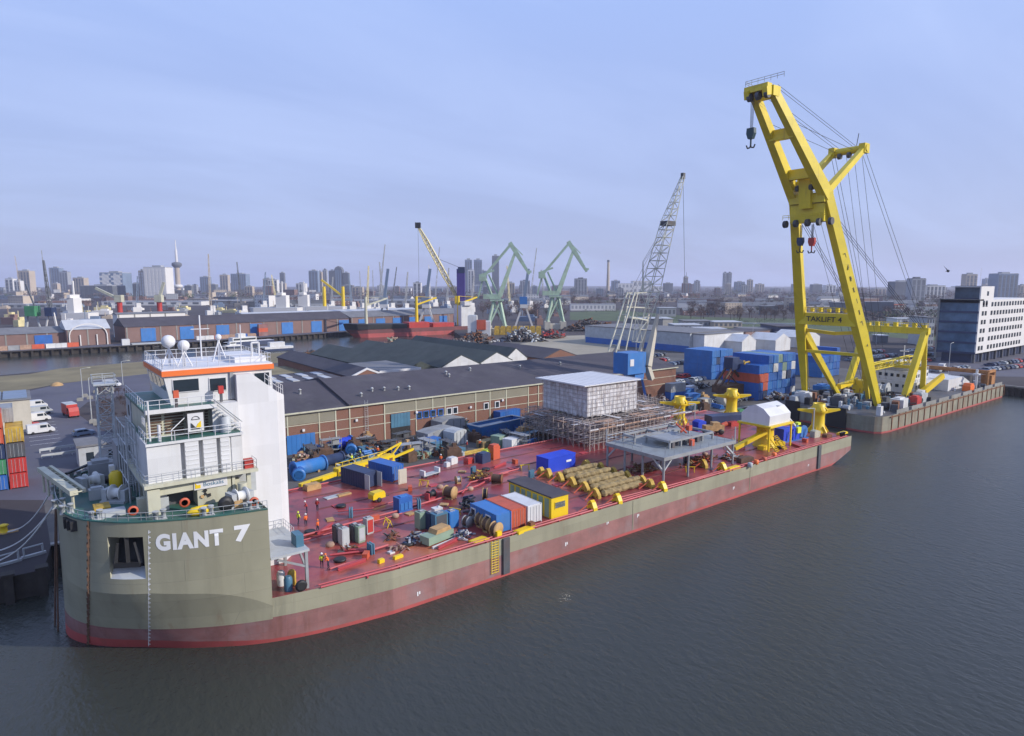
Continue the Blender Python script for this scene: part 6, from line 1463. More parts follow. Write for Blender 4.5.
# hooks
def hook(x, y, z0, z1, m, s=1., n=4):
    b = MB()
    for k in range(n): b.tube((x+(k-n/2+.5)*.4*s, y, z0), (x+(k-n/2+.5)*.3*s, y, z1+2*s), .06, 4)
    b.build('hoist_rope', 'wire', CB)
    o = MB().extr([(-.9*s, 2.4*s), (-1.0*s, 1.2*s), (-.55*s, 0), (.55*s, 0), (1.0*s, 1.2*s), (.9*s, 2.4*s)], 'x', -.5*s, .5*s).lathe([(.2*s, -1.2*s), (.2*s, .1)], (0, 0, 0), 8)
    o.build_ = None
    bb = MB(); bb.v = [(vx+x, vy+y, vz+z1) for vx, vy, vz in o.v]; bb.f = o.f; bb.m = o.m; bb.sm = o.sm
    h = bb.build('hook_block', m, CB)
    hk = MB()
    for sg in (-1, 1):
        pts = [(x, y, z1-1.1*s), (x, y+sg*.15*s, z1-1.9*s), (x, y+sg*.8*s, z1-2.0*s), (x, y+sg*1.1*s, z1-1.3*s)]
        hk.path(pts, .16*s, 6)
    hk.build('hook', 'black', h)
hook(hc.x-2.4, 26.2, hc.z-1.5, 70.0, 'teal_dark' if 'teal_dark' in M else 'navy', 1.0)
hook(kc.x-1.2, 25.2, kc.z-7.5, 46.6, 'navy', .85); hook(kc.x-1.2, 22.2, kc.z-7.5, 46.4, 'red', .85)
# stays
b = MB()
for y in (22.2, 23, 26.6, 27.6): b.tube(Vector((hc.x+1, y, hc.z+1.6)), Vector((174.4, y, 73.0)), .06, 4)
for y in (22.6, 27.2): b.tube(Vector((hc.x+5, y, hc.z-5)), Vector((174.0, y, 72)), .06, 4)
gt = [Vector((206, y, 24)) for y in (14, 30)]
for dy in (-.5, .5):
    for s_, g_ in zip(strut, gt): b.tube(s_+Vector((0, dy, -1)), g_+Vector((0, dy, 0)), .06, 4)
for dy in (-.6, 0, .6):
    for k_, g_ in zip(knee, gt): b.tube(k_+Vector((2, dy, -4)), g_+Vector((-2, dy, 0)), .075, 4)
for y in (21, 23, 25): b.tube((175.4, y, 71.5), (196+y*.2, y, 9), .05, 4)
for y in (22, 24): b.tube((kc.x+1, y, kc.z-5), (188, y, 8), .05, 4)
b.build('stay_wire', 'wire', CB)
# aft gantry
G1, G2 = 202., 206.
b = MB()
for y in (13.6, 30.4):
    b.beam((G2-7, y+1.5, hd), (G2, y, 23.4), 1.6, 1.6).beam((G2+4, y+1, hd), (G2, y, 23.4), 1.4, 1.4, w2=1.1)
b.beam((G2, 12.6, 23.4), (G2, 31.4, 23.4), 1.7, 1.9)
b.beam((G2+3.5, 14, 12), (G2+3.5, 31, 12), .8, 1.0)
GA = b.build('aft_gantry', 'crane_yellow', CB)
b = MB().rail([(G2, 13, 24.4), (G2, 31, 24.4)], 1.2, .07, 1.8)
for k in range(7): b.cbox(G2, 14+k*2.6, 24.4, 1.2, 1.0, .8+.4*(k % 2))
b.build('gantry_fitting', 'crane_yellow', GA)
b = MB().truss([Vector((188, y, z)) for y, z in ((20, 12.5), (21.6, 12.5), (21.6, 14.2), (20, 14.2))], [Vector((209, y, z)) for y, z in ((17, 14), (18.6, 14), (18.6, 15.7), (17, 15.7))], 8, .16, .1)
b.build('stowed_jib', 'crane_yellow', CB)
b = MB().beam((205, 14, hd), (216, 11.5, hd+5.5), 1.6, 1.6, w2=.8); b.build('side_jib', 'yellow', CB)
# bridge house
W = T
b = MB().box(208, 16, hd, 222, 30, hd+3.4).box(209, 17, hd+3.4, 220, 29, hd+6.4).box(210.5, 18.5, hd+6.4, 218, 27.5, hd+9.2)
BH = b.build('bridge_house', 'white', CB)
b = MB()
for z0, x0, x1, y0, y1 in ((hd+1.6, 208, 222, 16, 30), (hd+4.6, 209, 220, 17, 29), (hd+7.4, 210.5, 218, 18.5, 27.5)):
    n_ = 7 if z0 < hd+7 else 5
    for k in range(n_):
        xx = x0+(x1-x0)*(k+.25)/n_; b.box(xx, y0-.06, z0, xx+(x1-x0)/n_*.5, y0-.01, z0+.95)
        yy = y0+(y1-y0)*(k+.25)/n_; b.box(x0-.06, yy, z0, x0-.01, yy+(y1-y0)/n_*.5, z0+.95)
b.build('bridge_window', 'glass', BH)
b = MB().rail([(209, 29, hd+6.4), (209, 17, hd+6.4), (220, 17, hd+6.4)], 1.0, .05, 1.5).rail([(208, 30, hd+3.4), (208, 16, hd+3.4), (222, 16, hd+3.4)], 1.0, .05, 1.5).tube((214, 22, hd+9.2), (214, 22, hd+14), .15, 6).cbox(214, 22, hd+12, .3, 2.4, .3)
b.build('bridge_railing', 'white_clean', BH)
q = random.Random(77)
def deckbits(n, x0, x1, y0, y1, mats_, hmax, seed):
    q = random.Random(seed); b = MB()
    for k in range(n):
        x, y = q.uniform(x0, x1), q.uniform(y0, y1); s = q.uniform(.5, 1.7); m = q.randrange(len(mats_)); h = q.uniform(.6, hmax)
        c = q.random()
        if c < .35: b.cbox(x, y, hd+.05, s*1.5, s, h, m, q.uniform(0, .4))
        elif c < .6: b.lathe([(s*.5, -s*.6), (s*.5, s*.6)], (x, y, hd+.05+s*.5), 8, m, axis='y')
        elif c < .8: b.tube((x, y, hd), (x+q.uniform(-1, 1), y, hd+h*1.4), .1, 4, m)
        else: b.tube((x, y, hd+h*.7), (x+q.uniform(-3, 3), y+q.uniform(-3, 3), hd+h*.7), .14, 5, m)
    return b
deckbits(240, 166, 203, 8, 36, ['dgrey', 'lgrey', 'teal_blue', 'white', 'rust', 'black'], 2.6, 1).build('deck_machinery', ['dgrey', 'lgrey', 'teal_blue', 'white', 'rust', 'black'], CB)
deckbits(90, 222, 250, 8, 36, ['lgrey', 'white', 'teal_blue', 'dgrey', 'red'], 2.2, 2).build('deck_machinery', ['lgrey', 'white', 'teal_blue', 'dgrey', 'red'], CB)
b = MB()
for x in (196, 200): b.lathe([(1.8, -1.8), (1.8, -1.5), (1.2, -1.4), (1.2, 1.4), (1.8, 1.5), (1.8, 1.8)], (x, 22, hd+2), 14, axis='y').cbox(x, 20, hd, 2.2, .3, 2.4).cbox(x, 24, hd, 2.2, .3, 2.4)
b.build('hoist_winch', 'lgrey', CB)
MB().extr([(222, hd), (240, hd), (240, hd+1.4), (234, hd+3.6), (222, hd+3.6)], 'y', 12, 26).build('aft_house', 'white', CB)
b = MB()
for x in (246, 252):
    for y in (9, 35): b.tube((x, y, hd), (x, y, hd+4.6), .5, 6)
b.beam((246, 9, hd+4.4), (252, 9, hd+4.4), .8).beam((252, 9, hd+3.4), (252, 35, hd+3.4), .9).beam((246, 9, hd+4.4), (246, 35, hd+4.4), .9).cbox(250, 10, hd, 3, 3, 3)
b.build('stern_frame', 'rust_orange' if 'rust_orange' in M else 'wood', CB)
b = MB().tube((236, 9, hd), (236, 9, hd+6), .35, 8).cbox(236, 9, hd+4.4, 1.6, 1.6, .3); b.build('bow_crane_post', 'white', CB)
MB().lathe([(1.8, 0), (1.8, 3.2)], (243, 14, hd), 14).build('round_tank', 'dgrey', CB)
o = MB().cbox(0, 0, 0, 3.4, 2.2, 1.6).extr([(-1.6, 1.6), (-1, 2.4), (1.2, 2.3), (1.6, 1.6)], 'y', -1, 1).build('workboat', 'orange'); o.location = (228, 8.5, hd+.1); tag(o, 'small orange workboat lying on the deck of the crane barge', 'boat')

b = MB()
for i in (0, 1):                                  # ladders and walkways along the boom
    s_ = -1 if i == 0 else 1
    for a_, c_, n_ in ((foot[i], knee[i], 60), (knee[i], head[i], 34)):
        d_ = (c_-a_).normalized(); up_ = Vector((d_.z, 0, -d_.x)).normalized(); up_ = up_ if up_.x > 0 else -up_
        o_ = up_*1.85
        for y_ in (-.4, .4): b.tube(a_+o_+Vector((0, y_, 0)), c_+o_*.8+Vector((0, y_, 0)), .06, 4)
        for k in range(n_): p = (a_+o_).lerp(c_+o_*.8, k/n_); b.tube(p+Vector((0, -.4, 0)), p+Vector((0, .4, 0)), .05, 3)
b.build('boom_ladder', 'crane_yellow', CB)
b = MB()
for k in range(9):
    t_ = k/8.; y_ = knee[0].y+(knee[1].y-knee[0].y)*t_; b.tube((kc.x-2.4, y_, kc.z-1), (kc.x-2.4, y_, kc.z+.3), .06, 4)
b.tube((kc.x-2.4, knee[0].y, kc.z+.3), (kc.x-2.4, knee[1].y, kc.z+.3), .06, 4).rail([(kc.x-2.2, 18.6, kc.z-6.0), (kc.x-2.2, 29.8, kc.z-6.0)], 1.1, .06, 1.5)
for k in range(5): b.cbox(kc.x-1.5+k*.5, 20.5+k*1.7, kc.z+3.4, .9, .8, 1.0+.3*(k % 2))
b.build('knee_platform', 'crane_yellow', CB)
for x, y, l, w_, h, m in ((181, 9.5, 5, 2.6, 2.6, 'white'), (190, 9, 3, 2.2, 2.2, 'red'), (196, 10, 4, 2.4, 2.4, 'lgrey'), (170, 30, 4, 3, 2.6, 'white'), (186, 33, 5, 3, 2.8, 'mid_blue'), (226, 32, 6, 3, 2.6, 'white'), (241, 20, 5, 3, 2.6, 'lgrey'), (172, 21, 3, 3, 2.4, 'dgrey')):
    o = MB().cbox(0, 0, 0, l, w_, h).cbox(0, 0, h, l*.6, w_*.6, .3).build('deck_cabin', m, CB); o.location = (x, y, hd+.05)
# ================================================================ left yard: shed, container stack, parked vans
t = T('site_hall', 'pale hall with blue grey glass roof at the left edge of the photo', 'hall', (-16, 126, 3), 0)
p1 = P(25, 400, 9.5)
MB().box(-12, -4, 0, 13.0, 10, 7.6).build('wall', 'beige', t)
MB().box(-12.3, -4.3, 7.6, 13.3, 10.3, 7.9).build('roof', 'roof_grey', t)
b = MB()
for i in range(5):
    for j in range(3): b.box(-11.5+i*4.9, -3.6+j*4.6, 7.95, -7.0+i*4.9, .6+j*4.6, 8.15)
b.build('roof_glazing', 'far_blue', t)
cols = {'orange_red': 'orange red', 'green': 'green', 'blue': 'blue', 'khaki_yellow': 'mustard', 'red': 'red', 'dgrey': 'dark grey', 'navy': 'navy', 'mid_blue': 'azure', 'grey': 'grey', 'white': 'white', 'sage': 'sage green'}
proto = container('stacked_container', 'x', m='blue', loc=(-5.3, 70, QZ), rz=RZY)
LS = [(-8.6, ['blue', 'green', 'navy', 'orange_red', 'orange_red']), (-5.9, ['red', 'red', 'dgrey', 'khaki_yellow', 'grey']), (-11.3, ['navy', 'blue', 'orange_red', 'red', 'green']), (-5.9, ['grey'])]
lv = ['ground level', 'second level', 'third level', 'fourth level', 'top level']
first = True
for ci, (x, st_) in enumerate(LS[:3]):
    for k, m in enumerate(st_):
        lab = '%s container at %s in the %s column of the left stack' % (cols[m], lv[k], ['middle', 'right', 'left'][ci])
        if k == 4 and ci == 1: x2, yy = x-1.2, 79.
        else: x2, yy = x, 74.
        if first: o = proto; o.location = (x2, yy, QZ+2.6*k); o['label'] = lab; o['group'] = 'containers in the left stack'; first = False
        else: o = dup(proto, (x2, yy, QZ+2.6*k), None, lab, 'containers in the left stack')
        for ch in [o]+[c for c in o.children_recursive]:
            if ch.type == 'MESH' and m != 'blue': ch.data = recol(ch.data if ch.data.materials[0].name == 'blue' else ch.data, {'blue': m})
# recolouring of the first container keeps the shared blue mesh for later copies
van = car('parked_van', 'white delivery van at the near end of the left parking row', 'white', True, P(41, 433, QZ), rad(8), 'vans parked in a row by the hall', 'van')
for i, (px, py, m, lab) in enumerate(((38, 421, 'white', 'white van second from the near end of the left parking row'), (41, 414, 'lgrey', 'silver van third from the near end of the left parking row'), (36, 408, 'white', 'white and red van at the far end of the left parking row'))):
    dup(van, P(px, py, QZ), rad(8), lab, None, None, {'white': m} if m != 'white' else None)
carp = car('parked_car', 'black car between the vans of the left parking row', 'black', False, P(33, 418, QZ), rad(8), 'cars on the left apron')
dup(carp, P(29, 427, QZ), rad(8), 'red car parked behind the nearest white van', None, None, {'black': 'red'})
dup(carp, P(84, 435, QZ), rad(10), 'blue grey car parked beside the barge bow', None, None, {'black': 'far_blue'})
dup(van, P(112, 386.5, QZ), rad(-34), 'white van on the road along the grass strip', None, None)
t = T('box_truck', 'red box truck with pale roof driving across the asphalt apron', 'truck', P(71, 416, QZ), rad(-80))
MB().box(-3.4, -1.2, .7, 1.6, 1.2, 3.2).build('cargo_box', 'red', t); MB().box(-3.4, -1.2, 3.2, 1.6, 1.2, 3.35).build('roof', 'lgrey', t)
MB().extr([(1.7, .5), (1.7, 2.6), (2.8, 2.6), (3.3, 1.6), (3.4, .5)], 'y', -1.1, 1.1).build('cab', 'red', t); MB().box(1.9, -1.13, 1.6, 2.8, 1.13, 2.35).build('window', 'glass', t)
for x in (-2.2, 2.3):
    for s in (-1, 1): MB().lathe([(.2, -.15), (.5, -.15), (.5, .15), (.2, .15)], (x, s*1.05, .5), 10, axis='y').build('wheel', 'black', t)
o = MB().lathe([(1.6, 0), (1.3, .6), (.5, 1.1), (.1, 1.2)], (0, 0, 0), 8).build('sand_heap', 'wood'); o.location = P(57, 385.5, QZ); o.scale = (1.2, 1.2, 1.); tag(o, 'small orange tan heap on the grass strip', 'heap')
def pole(name, label, p, h, arm=1.8, m='lgrey', group=None, rz=0.):
    t = T(name, label, 'street lamp', p, rz, group)
    MB().tube((0, 0, 0), (0, 0, h), .13, 6, r2=.08).build('pole', m, t); MB().tube((0, 0, h), (arm, 0, h+.3), .06, 5).build('arm', m, t)
    MB().cbox(arm+.3, 0, h+.2, .8, .3, .15).build('lamp_head', 'cream', t); return t
for px, py, h, lab in ((83, 399, 9, 'street lamp on the kerb beside the red truck'), (92, 422, 11, 'street lamp beside the bushes near the barge bow'), (123, 385, 8, 'street lamp at the road behind the white van'), (636, 352, 12, 'street lamp among trees behind the pale hall'), (916-40, 344, 14, 'tall street lamp beyond the aft gantry')):
    pole('street_lamp', lab, P(px, py, QZ), h, group='street lamps')
pole('street_lamp', 'tall lamp post in front of the glass office building', P(948, 376, 3.3), 12, group='street lamps')
pole('street_lamp', 'very tall floodlight mast beside the container stack', P(752, 351, QZ), 14, group='street lamps')
b = MB()
for px, py in ((85, 397), (90, 399), (96, 393), (104, 390), (112, 391), (80, 401), (93, 423), (97, 425)):
    p = P(px, py, QZ); o = MB().cbox(0, 0, 0, 1.6, .6, .8).cbox(0, 0, .8, 1.2, .4, .2).build('kerb_block', 'concrete'); o.location = p; tag(o, 'pale concrete barrier block on the edge of the bush island', 'barrier', 'concrete blocks round the bush island')
# low boundary rails on the apron
for i, (a, c) in enumerate((((40, 453), (80, 447)), ((42, 459), (82, 453)))):
    a = P(*a, QZ); c = P(*c, QZ); o = MB().beam(a+Vector((0, 0, .6)), c+Vector((0, 0, .6)), .2, .5)
    for k in range(5): p = a.lerp(c, k/4); o.cbox(p.x, p.y, 3, .2, .2, .8)
    tag(o.build('crash_barrier', 'lgrey'), ['pale crash barrier across the apron, farther one', 'pale crash barrier across the apron, nearer one'][i], 'barrier')
# pale gatehouse by the bow with parked plant
plain_house('gatehouse', 'pale grey flat cabin on the quay beside the barge bow', P(80, 470, 3).x, P(80, 470, 3).y, P(80, 470, 3).x+7, P(80, 470, 3).y+7, 4.2, 'lgrey', 'roof_grey', wins=(1, 2, 'glass'))
# mooring ropes from the bow to the quay
for i, (a, c) in enumerate((((59, 497), (-6, 563)), ((60, 499), (-10, 553)), ((54, 486), (8, 532)))):
    a = P(*a, 13.6); c = P(*c, 3.4); b = MB(); n = 14; pts = []
    for k in range(n+1): p = a.lerp(c, k/n); p.z -= 2.2*math.sin(math.pi*k/n)*.6; pts.append(p)
    b.path(pts, .09, 5); tag(b.build('mooring_rope', 'rope'), ['lowest white mooring rope from the bow to the quay', 'middle white mooring rope from the bow to the quay', 'upper white mooring rope from the bow to the yellow quay bollard'][i], 'rope')
t = T('quay_bollard', 'yellow painted bollard on the quay under the mooring ropes', 'bollard', P(4, 533, 3)); MB().lathe([(.6, 0), (.45, .3), (.4, .9), (.65, 1.1), (.3, 1.25)], (0, 0, 0), 10).build('post', 'yellow', t); MB().cbox(0, 0, 0, 3.2, 1.1, .15).build('base', 'wood', t)
for i, (px, py) in enumerate(((34, 557), (9, 565))):
    p = P(px, py, 3.0); o = MB().tube((-1, 0, 0), (-1, 0, 1), .12, 5).tube((1, 0, 0), (1, 0, 1), .12, 5).tube((-1.06, 0, 1), (1.06, 0, 1), .12, 5).box(-1.3, -.2, -.3, 1.3, .2, .0).build('ladder_rail', 'lgrey'); o.location = p+Vector((0, .4, .3)); o.rotation_euler = (0, 0, rad(15)); tag(o, ['white ladder rail on the quay edge nearest the bow', 'white ladder rail on the quay edge at the far left'][i], 'rail')
for i in range(4):
    o = MB().beam((0, 0, -1), (0, 0, 3.6), .9, .9).cbox(0, 0, 3.4, 1.3, 1.3, .3).build('fender_pile', 'timber_dark'); o.location = (-4.2-i*3.2, 29.5, 0); tag(o, 'dark timber fender pile against the quay left of the bow', 'pile', 'fender piles left of the bow')
# ================================================================ blue container stacks behind the crane barge
q = random.Random(3)
def stack(x0, y0, nx, nz, nm, gaps=.25, pick=None, depth=1):
    global proto
    for i in range(nx):
        top = nz-(1 if q.random() < gaps else 0)
        for k in range(top):
            m = pick(i, k) if pick else 'blue'
            lab = '%s container, %s, column %s of the %s' % (cols[m], lv[k] if k < top-1 else 'top', ['one', 'two', 'three', 'four', 'five', 'six', 'seven', 'eight', 'nine'][i], nm)
            o = dup(protoR, (x0+i*2.52, y0+q.uniform(-.15, .15), QZ+2.6*k), RZY, lab, 'containers in the blue stacks', None, {'blue': m} if m != 'blue' else None)
protoR = container('stacked_container', 'navy container standing alone beside the container stacks', L=12.19, m='blue', loc=P(718, 378, QZ), rz=RZY)
protoR['group'] = 'containers in the blue stacks'
def pk(i, k):
    r = q.random()
    return 'orange_red' if (i < 2 and k == 2) or (i == 1 and k == 1) else ('mid_blue' if r < .38 else 'blue' if r < .86 else 'white' if r < .90 and i > 2 else 'sage' if r < .92 else 'navy')
pA = P(757.5, 401, 3)
stack(pA.x+1.3, pA.y+6.1, 8, 5, 'tall stack behind the crane legs', .3, pk)
pB = P(711, 380, 3)
stack(pB.x+1.3, pB.y+6.1, 6, 4, 'stack left of the lattice machine', .2, lambda i, k: 'mid_blue' if k == 3 or i == 0 else q.choice(('blue', 'blue', 'navy', 'orange_red', 'blue')))
pC = P(822, 378, 3)
stack(pC.x+1.3, pC.y+6.1, 5, 4, 'stack between the crane legs', .3, lambda i, k: q.choice(('mid_blue', 'blue', 'blue', 'mid_blue')))
protoR['label'] = 'blue container standing alone in front of the stack left of the lattice machine'
# black lattice machine
t = T('lattice_machine', 'dark steel lattice machine with a yellow braced frame in front of the blue stack', 'crane', P(736, 398, QZ), 0.)
b = MB().box(-8, -2, 2.2, 4, 3, 4.5).beam((-8, 0, 4.5), (-2.5, 0, 9.5), .5).beam((3, 0, 4.5), (-2.5, 0, 9.5), .5).beam((-8, 2, 4.5), (-2.5, 2, 9.5), .5).beam((-5, 0, 4.5), (-1.5, 0, 8.5), .3).beam((0, 0, 4.5), (-4.5, 0, 8), .3).cbox(-3, 0, 0, 8, 4, 2.2)
b.build('base_frame', 'brown', t)
b = MB().cbox(-1.5, 1, 8.8, 3.4, 3, 3.6).cbox(1.2, .5, 9, 2, 2, 2.4); b.build('cab', 'navy', t)
A_ = [Vector((.6, -1.8, 10.8)), Vector((3.2, -1.8, 11)), Vector((6.6, -1.8, 5.2)), Vector((4.2, -1.8, 4.4))]
b = MB()
for dz in (0, 1.6):
    for i in range(4): b.beam(A_[i]+Vector((0, dz, 0)), A_[(i+1) % 4]+Vector((0, dz, 0)), .35)
    b.beam(A_[0]+Vector((0, dz, 0)), A_[2]+Vector((0, dz, 0)), .28).beam(A_[1]+Vector((0, dz, 0)), A_[3]+Vector((0, dz, 0)), .28)
b.build('braced_frame', 'khaki_yellow', t)
MB().lathe([(1.0, 0), (1.1, 1), (.9, 3.8)], (3, -2, .2), 12).build('round_column', 'hull_pink', t)
# ================================================================ office building at the right
C0 = Vector((322, 36, 3))
t = T('office_building', 'white office building with rows of square windows and a dark glass end', 'office', C0, 0)
GL, WL, HH = 15.5, 75, 33.0
zb = 4.3
b = MB().box(.02, 0, zb, WL, .5, 27.2).box(.02, 0, 27.2, 16, .5, 33.0).box(.0, GL-.5, zb, WL, GL, 27.2).box(WL-.5, .5, zb, WL, GL-.5, 27.2)
b.box(.0, 0.5, 27.0, WL-.5, GL-.5, 27.2).box(.5, .5, 32.6, 16, GL-4, 33.0).box(15.5, .5, 27.2, 16, GL-4, 32.6)
b.build('wall', 'far_white', t)
b = MB().box(-.06, .5, zb, .3, GL-.5, 26.3).box(4.0, .55, 27.25, 4.3, GL-4.5, 32.4)
b.build('glass_front', 'facade_glass', t)
b = MB()
for k in range(6): z = zb+k*4.4; b.box(-.3, .2, z-.35, .1, GL-.2, z+.55)
b.box(-.3, .2, 26.0, 4.2, GL-.2, 27.3).box(3.7, .55, 32.3, 4.3, GL-4.5, 33.2).box(3.7, .55, 27.3, 4.2, GL-4.5, 28.0)
b.build('spandrel', 'navy', t)
b = MB().box(-.4, GL-.6, 0, .4, GL+.1, 27).box(-.3, .0, 26.9, 4.4, GL-.2, 27.5); b.build('frame_edge', 'concrete', t)
b = MB().box(2, 2, 0, WL-2, GL-2, zb); b.build('ground_floor', 'navy', t)
for k in range(8): MB().cbox(1.2+k*9, 1, 0, .9, .9, zb).build('column', 'dgrey', t)
def owin(x, z): 
    MB().box(x-1.15, -.06, z, x+1.15, -.005, z+1.9).build('window', 'glass', t)
for r in range(6):
    z = zb+1.2+r*3.75
    for x in (3.3, 6.8): owin(x+r*.25, z)
    for k in range(12): owin(14.5+k*3.9+r*.15, z)
for x in (4.4, 7.9): owin(x, 24+3.2 if False else 25.0)
owin(8.5, 29)
# ================================================================ cars right and in the middle yard
cm = ['white', 'lgrey', 'dgrey', 'black', 'navy', 'red', 'far_blue', 'grey']
cn = {'white': 'white', 'lgrey': 'silver', 'dgrey': 'dark grey', 'black': 'black', 'navy': 'navy', 'red': 'red', 'far_blue': 'blue grey', 'grey': 'grey'}
used = {}
def lot(rows, place, grp, seed):
    q = random.Random(seed); k = 0
    for (a, c, n) in rows:
        a = P(*a, QZ+.01); c = P(*c, QZ+.01); d = c-a; rz = math.atan2(d.y, d.x)+math.pi/2
        for i in range(n):
            if q.random() < .08: continue
            m = cm[min(7, int(q.random()**1.1*8))]
            p = a.lerp(c, i/max(1, n-1)); k += 1
            dup(carp, p, rz+q.uniform(-.05, .05), '%s car parked %s' % (cn[m], place), grp, None, {'black': m} if m != 'black' else None)
lot([((640, 366), (668, 360), 9), ((636, 360), (662, 355.5), 8), ((690, 372), (718, 366), 0), ((655, 368), (690, 362), 10)], 'in the lot before the pale hall', 'cars in the lot before the pale hall', 1)
lot([((846, 356), (880, 352), 14), ((850, 361), (892, 356), 14)], 'in the lot behind the yellow gantry', 'cars in the lot behind the gantry', 2)
lot([((990, 366), (1030, 360), 12), ((985, 371), (1032, 366), 12), ((935, 372), (968, 368), 8)], 'in front of the white office building', 'cars in front of the office', 3)
lot([((905, 352), (936, 349), 9), ((905, 358), (934, 355), 8), ((898, 364), (930, 361), 8)], 'left of the glass office front', 'cars left of the office', 4)
lot([((680, 378), (705, 374), 7), ((674, 384), (700, 380), 7), ((668, 390), (690, 386), 6)], 'in the yard left of the blue stack', 'cars in the middle yard', 5)
dup(van, P(688, 364.5, QZ), rad(20), 'white van parked alone before the white hall', 'vans in the middle yard')
dup(van, P(942, 369, QZ), rad(8), 'white van parked at the foot of the glass office front', 'vans by the office')
# pale hall with its shaded side coloured greyer than the white end, and neighbours
plain_house('pale_hall', 'big pale metal hall with a blue base behind the blue crane', 262, 139, 296, 214, 9.6, 'lgrey', 'roof_grey', cat='hall')
plain_house('white_hall_end', 'white hall end wall right of the pale metal hall', 264, 132, 297, 138.8, 9.2, 'white', 'roof_grey', cat='hall')
o = MB().box(261.6, 139.5, 3, 261.95, 213, 6.2).build('base_wall', 'blue'); tag(o, 'blue base wall along the foot of the pale metal hall', 'wall')
plain_house('brick_office', 'red brick building with window rows right of the white hall', 299, 132, 322, 150, 9, 'far_brick', 'roof_dark', wins=(2, 5, 'far_white'))
for i, (px, w_, y, ln, lab) in enumerate(((749, 12, 122, 20, 'white gabled hall right of the red brick building'), (783, 14, 116, 18, 'white gabled hall behind the blue stack'), (812, 16, 116, 18, 'white gabled hall beside the yellow crane leg'))):
    p = PY(px, 345, y); plain_house('gabled_hall', lab, p.x-w_/2, y, p.x+w_/2, y+ln, 5.4, 'white', 'white', 3.2, 'y')
# ================================================================ far side: ships, sheds, cranes, trees, houses, skyline
q = random.Random(21)
def Dof(py, z=3.): return F*math.cos(PIT)*(CAMH-z)/max(.5, (py-HOR)) / 1.0
# ---------------------------------------------------------------- trees
def tree(name, label, p, h, m, seed, group, n=230, spread=.42, trunk=.22):
    t = T(name, label, 'tree', p, 0, group); r_ = random.Random(seed)
    b = MB().tube((0, 0, 0), (0, 0, h*.45), h*.022, 6, r2=h*.014)
    tips = []
    for k in range(8):
        a = k*2.4+r_.uniform(-.4, .4); z0 = h*r_.uniform(.2, .45); e = Vector((math.cos(a)*h*spread*r_.uniform(.4, .8), math.sin(a)*h*spread*r_.uniform(.4, .8), h*r_.uniform(.55, .92)))
        b.tube((0, 0, z0), e, h*.010, 4, r2=h*.003); tips.append(e)
        for j in range(2):
            s_ = Vector((0, 0, z0)).lerp(e, .55); e2 = s_+Vector((r_.uniform(-1, 1), r_.uniform(-1, 1), r_.uniform(.2, 1)))*h*.22; b.tube(s_, e2, h*.006, 3, r2=h*.002); tips.append(e2)
    b.build('trunk', 'branch', t)
    b = MB()
    for k in range(n):
        c = r_.choice(tips)*r_.uniform(.72, 1.05)+Vector((r_.gauss(0, 1), r_.gauss(0, 1), r_.gauss(0, .8)))*h*.085
        s = h*r_.uniform(.02, .055); d = Vector((r_.gauss(0, 1), r_.gauss(0, 1), r_.gauss(.3, 1))).normalized(); e = d.orthogonal().normalized()
        b.add([c-d*s, c+e*s*.35, c+d*s, c-e*s*.35], [(0, 1, 2, 3)])
    b.build('crown', m, t); return t
hid = P(640, 324, 3)
protos = [tree('bare_tree', 'x', hid, 12, 'twig', 1, 'bare winter trees'), tree('bare_tree', 'x', hid, 12, 'twig', 2, 'bare winter trees', 260, .36), tree('bare_tree', 'x', hid, 12, 'twig', 3, 'bare winter trees', 200, .5), tree('evergreen_tree', 'x', hid, 11, 'evergreen', 4, 'dark evergreens', 300, .34)]
usedp = [False]*4
def put(i, p, h, lab, grp):
    s = h/12.; rz = q.uniform(0, 6.28)
    if not usedp[i]:
        o = protos[i]; usedp[i] = True; o.location = p; o.rotation_euler = (0, 0, rz); o.scale = (s*1.1, s*1.1, s); o['label'] = lab; o['group'] = grp; return o
    return dup(protos[i], p, rz, lab, grp, (s*1.1, s*1.1, s))
def trees(n, x0, x1, y0, y1, place, grp, hs=(9, 15), ev=.12):
    for k in range(n):
        px = q.uniform(x0, x1); py = y0+(y1-y0)*q.random()**.8
        i = 3 if q.random() < ev else q.randrange(3)
        put(i, P(px, py, 3.), q.uniform(*hs), ('dark evergreen tree ' if i == 3 else 'bare brown winter tree ')+place, grp if i != 3 else grp+', evergreens')
trees(44, 570, 690, 298, 309, 'before the white silo building', 'trees before the white silo building')
trees(95, 690, 800, 298, 321, 'in the wooded belt left of the crane', 'trees in the belt left of the crane')
trees(85, 815, 945, 297, 318, 'in the wooded belt right of the crane', 'trees in the belt right of the crane')
trees(34, 480, 570, 302, 322, 'behind the green double cranes', 'trees behind the green cranes')
trees(20, 370, 480, 303, 312, 'behind the red ship', 'trees behind the red ship')
trees(16, 20, 330, 301, 308, 'behind the far terminal sheds', 'trees behind the terminal sheds')
trees(10, 905, 940, 322, 345, 'beside the glass office front', 'trees by the office', (7, 10), 0)
for k in range(14):
    put(q.randrange(3), P(q.uniform(92, 128), q.uniform(392, 424), 3.), q.uniform(2.2, 4), 'low brown bush on the island beside the barge bow', 'brown bushes beside the barge bow')
for k in range(8): put(q.randrange(3), P(q.uniform(100, 140), q.uniform(392, 400), 3.), q.uniform(2, 3.4), 'low brown bush behind the concrete barrier blocks', 'brown bushes behind the barrier blocks')
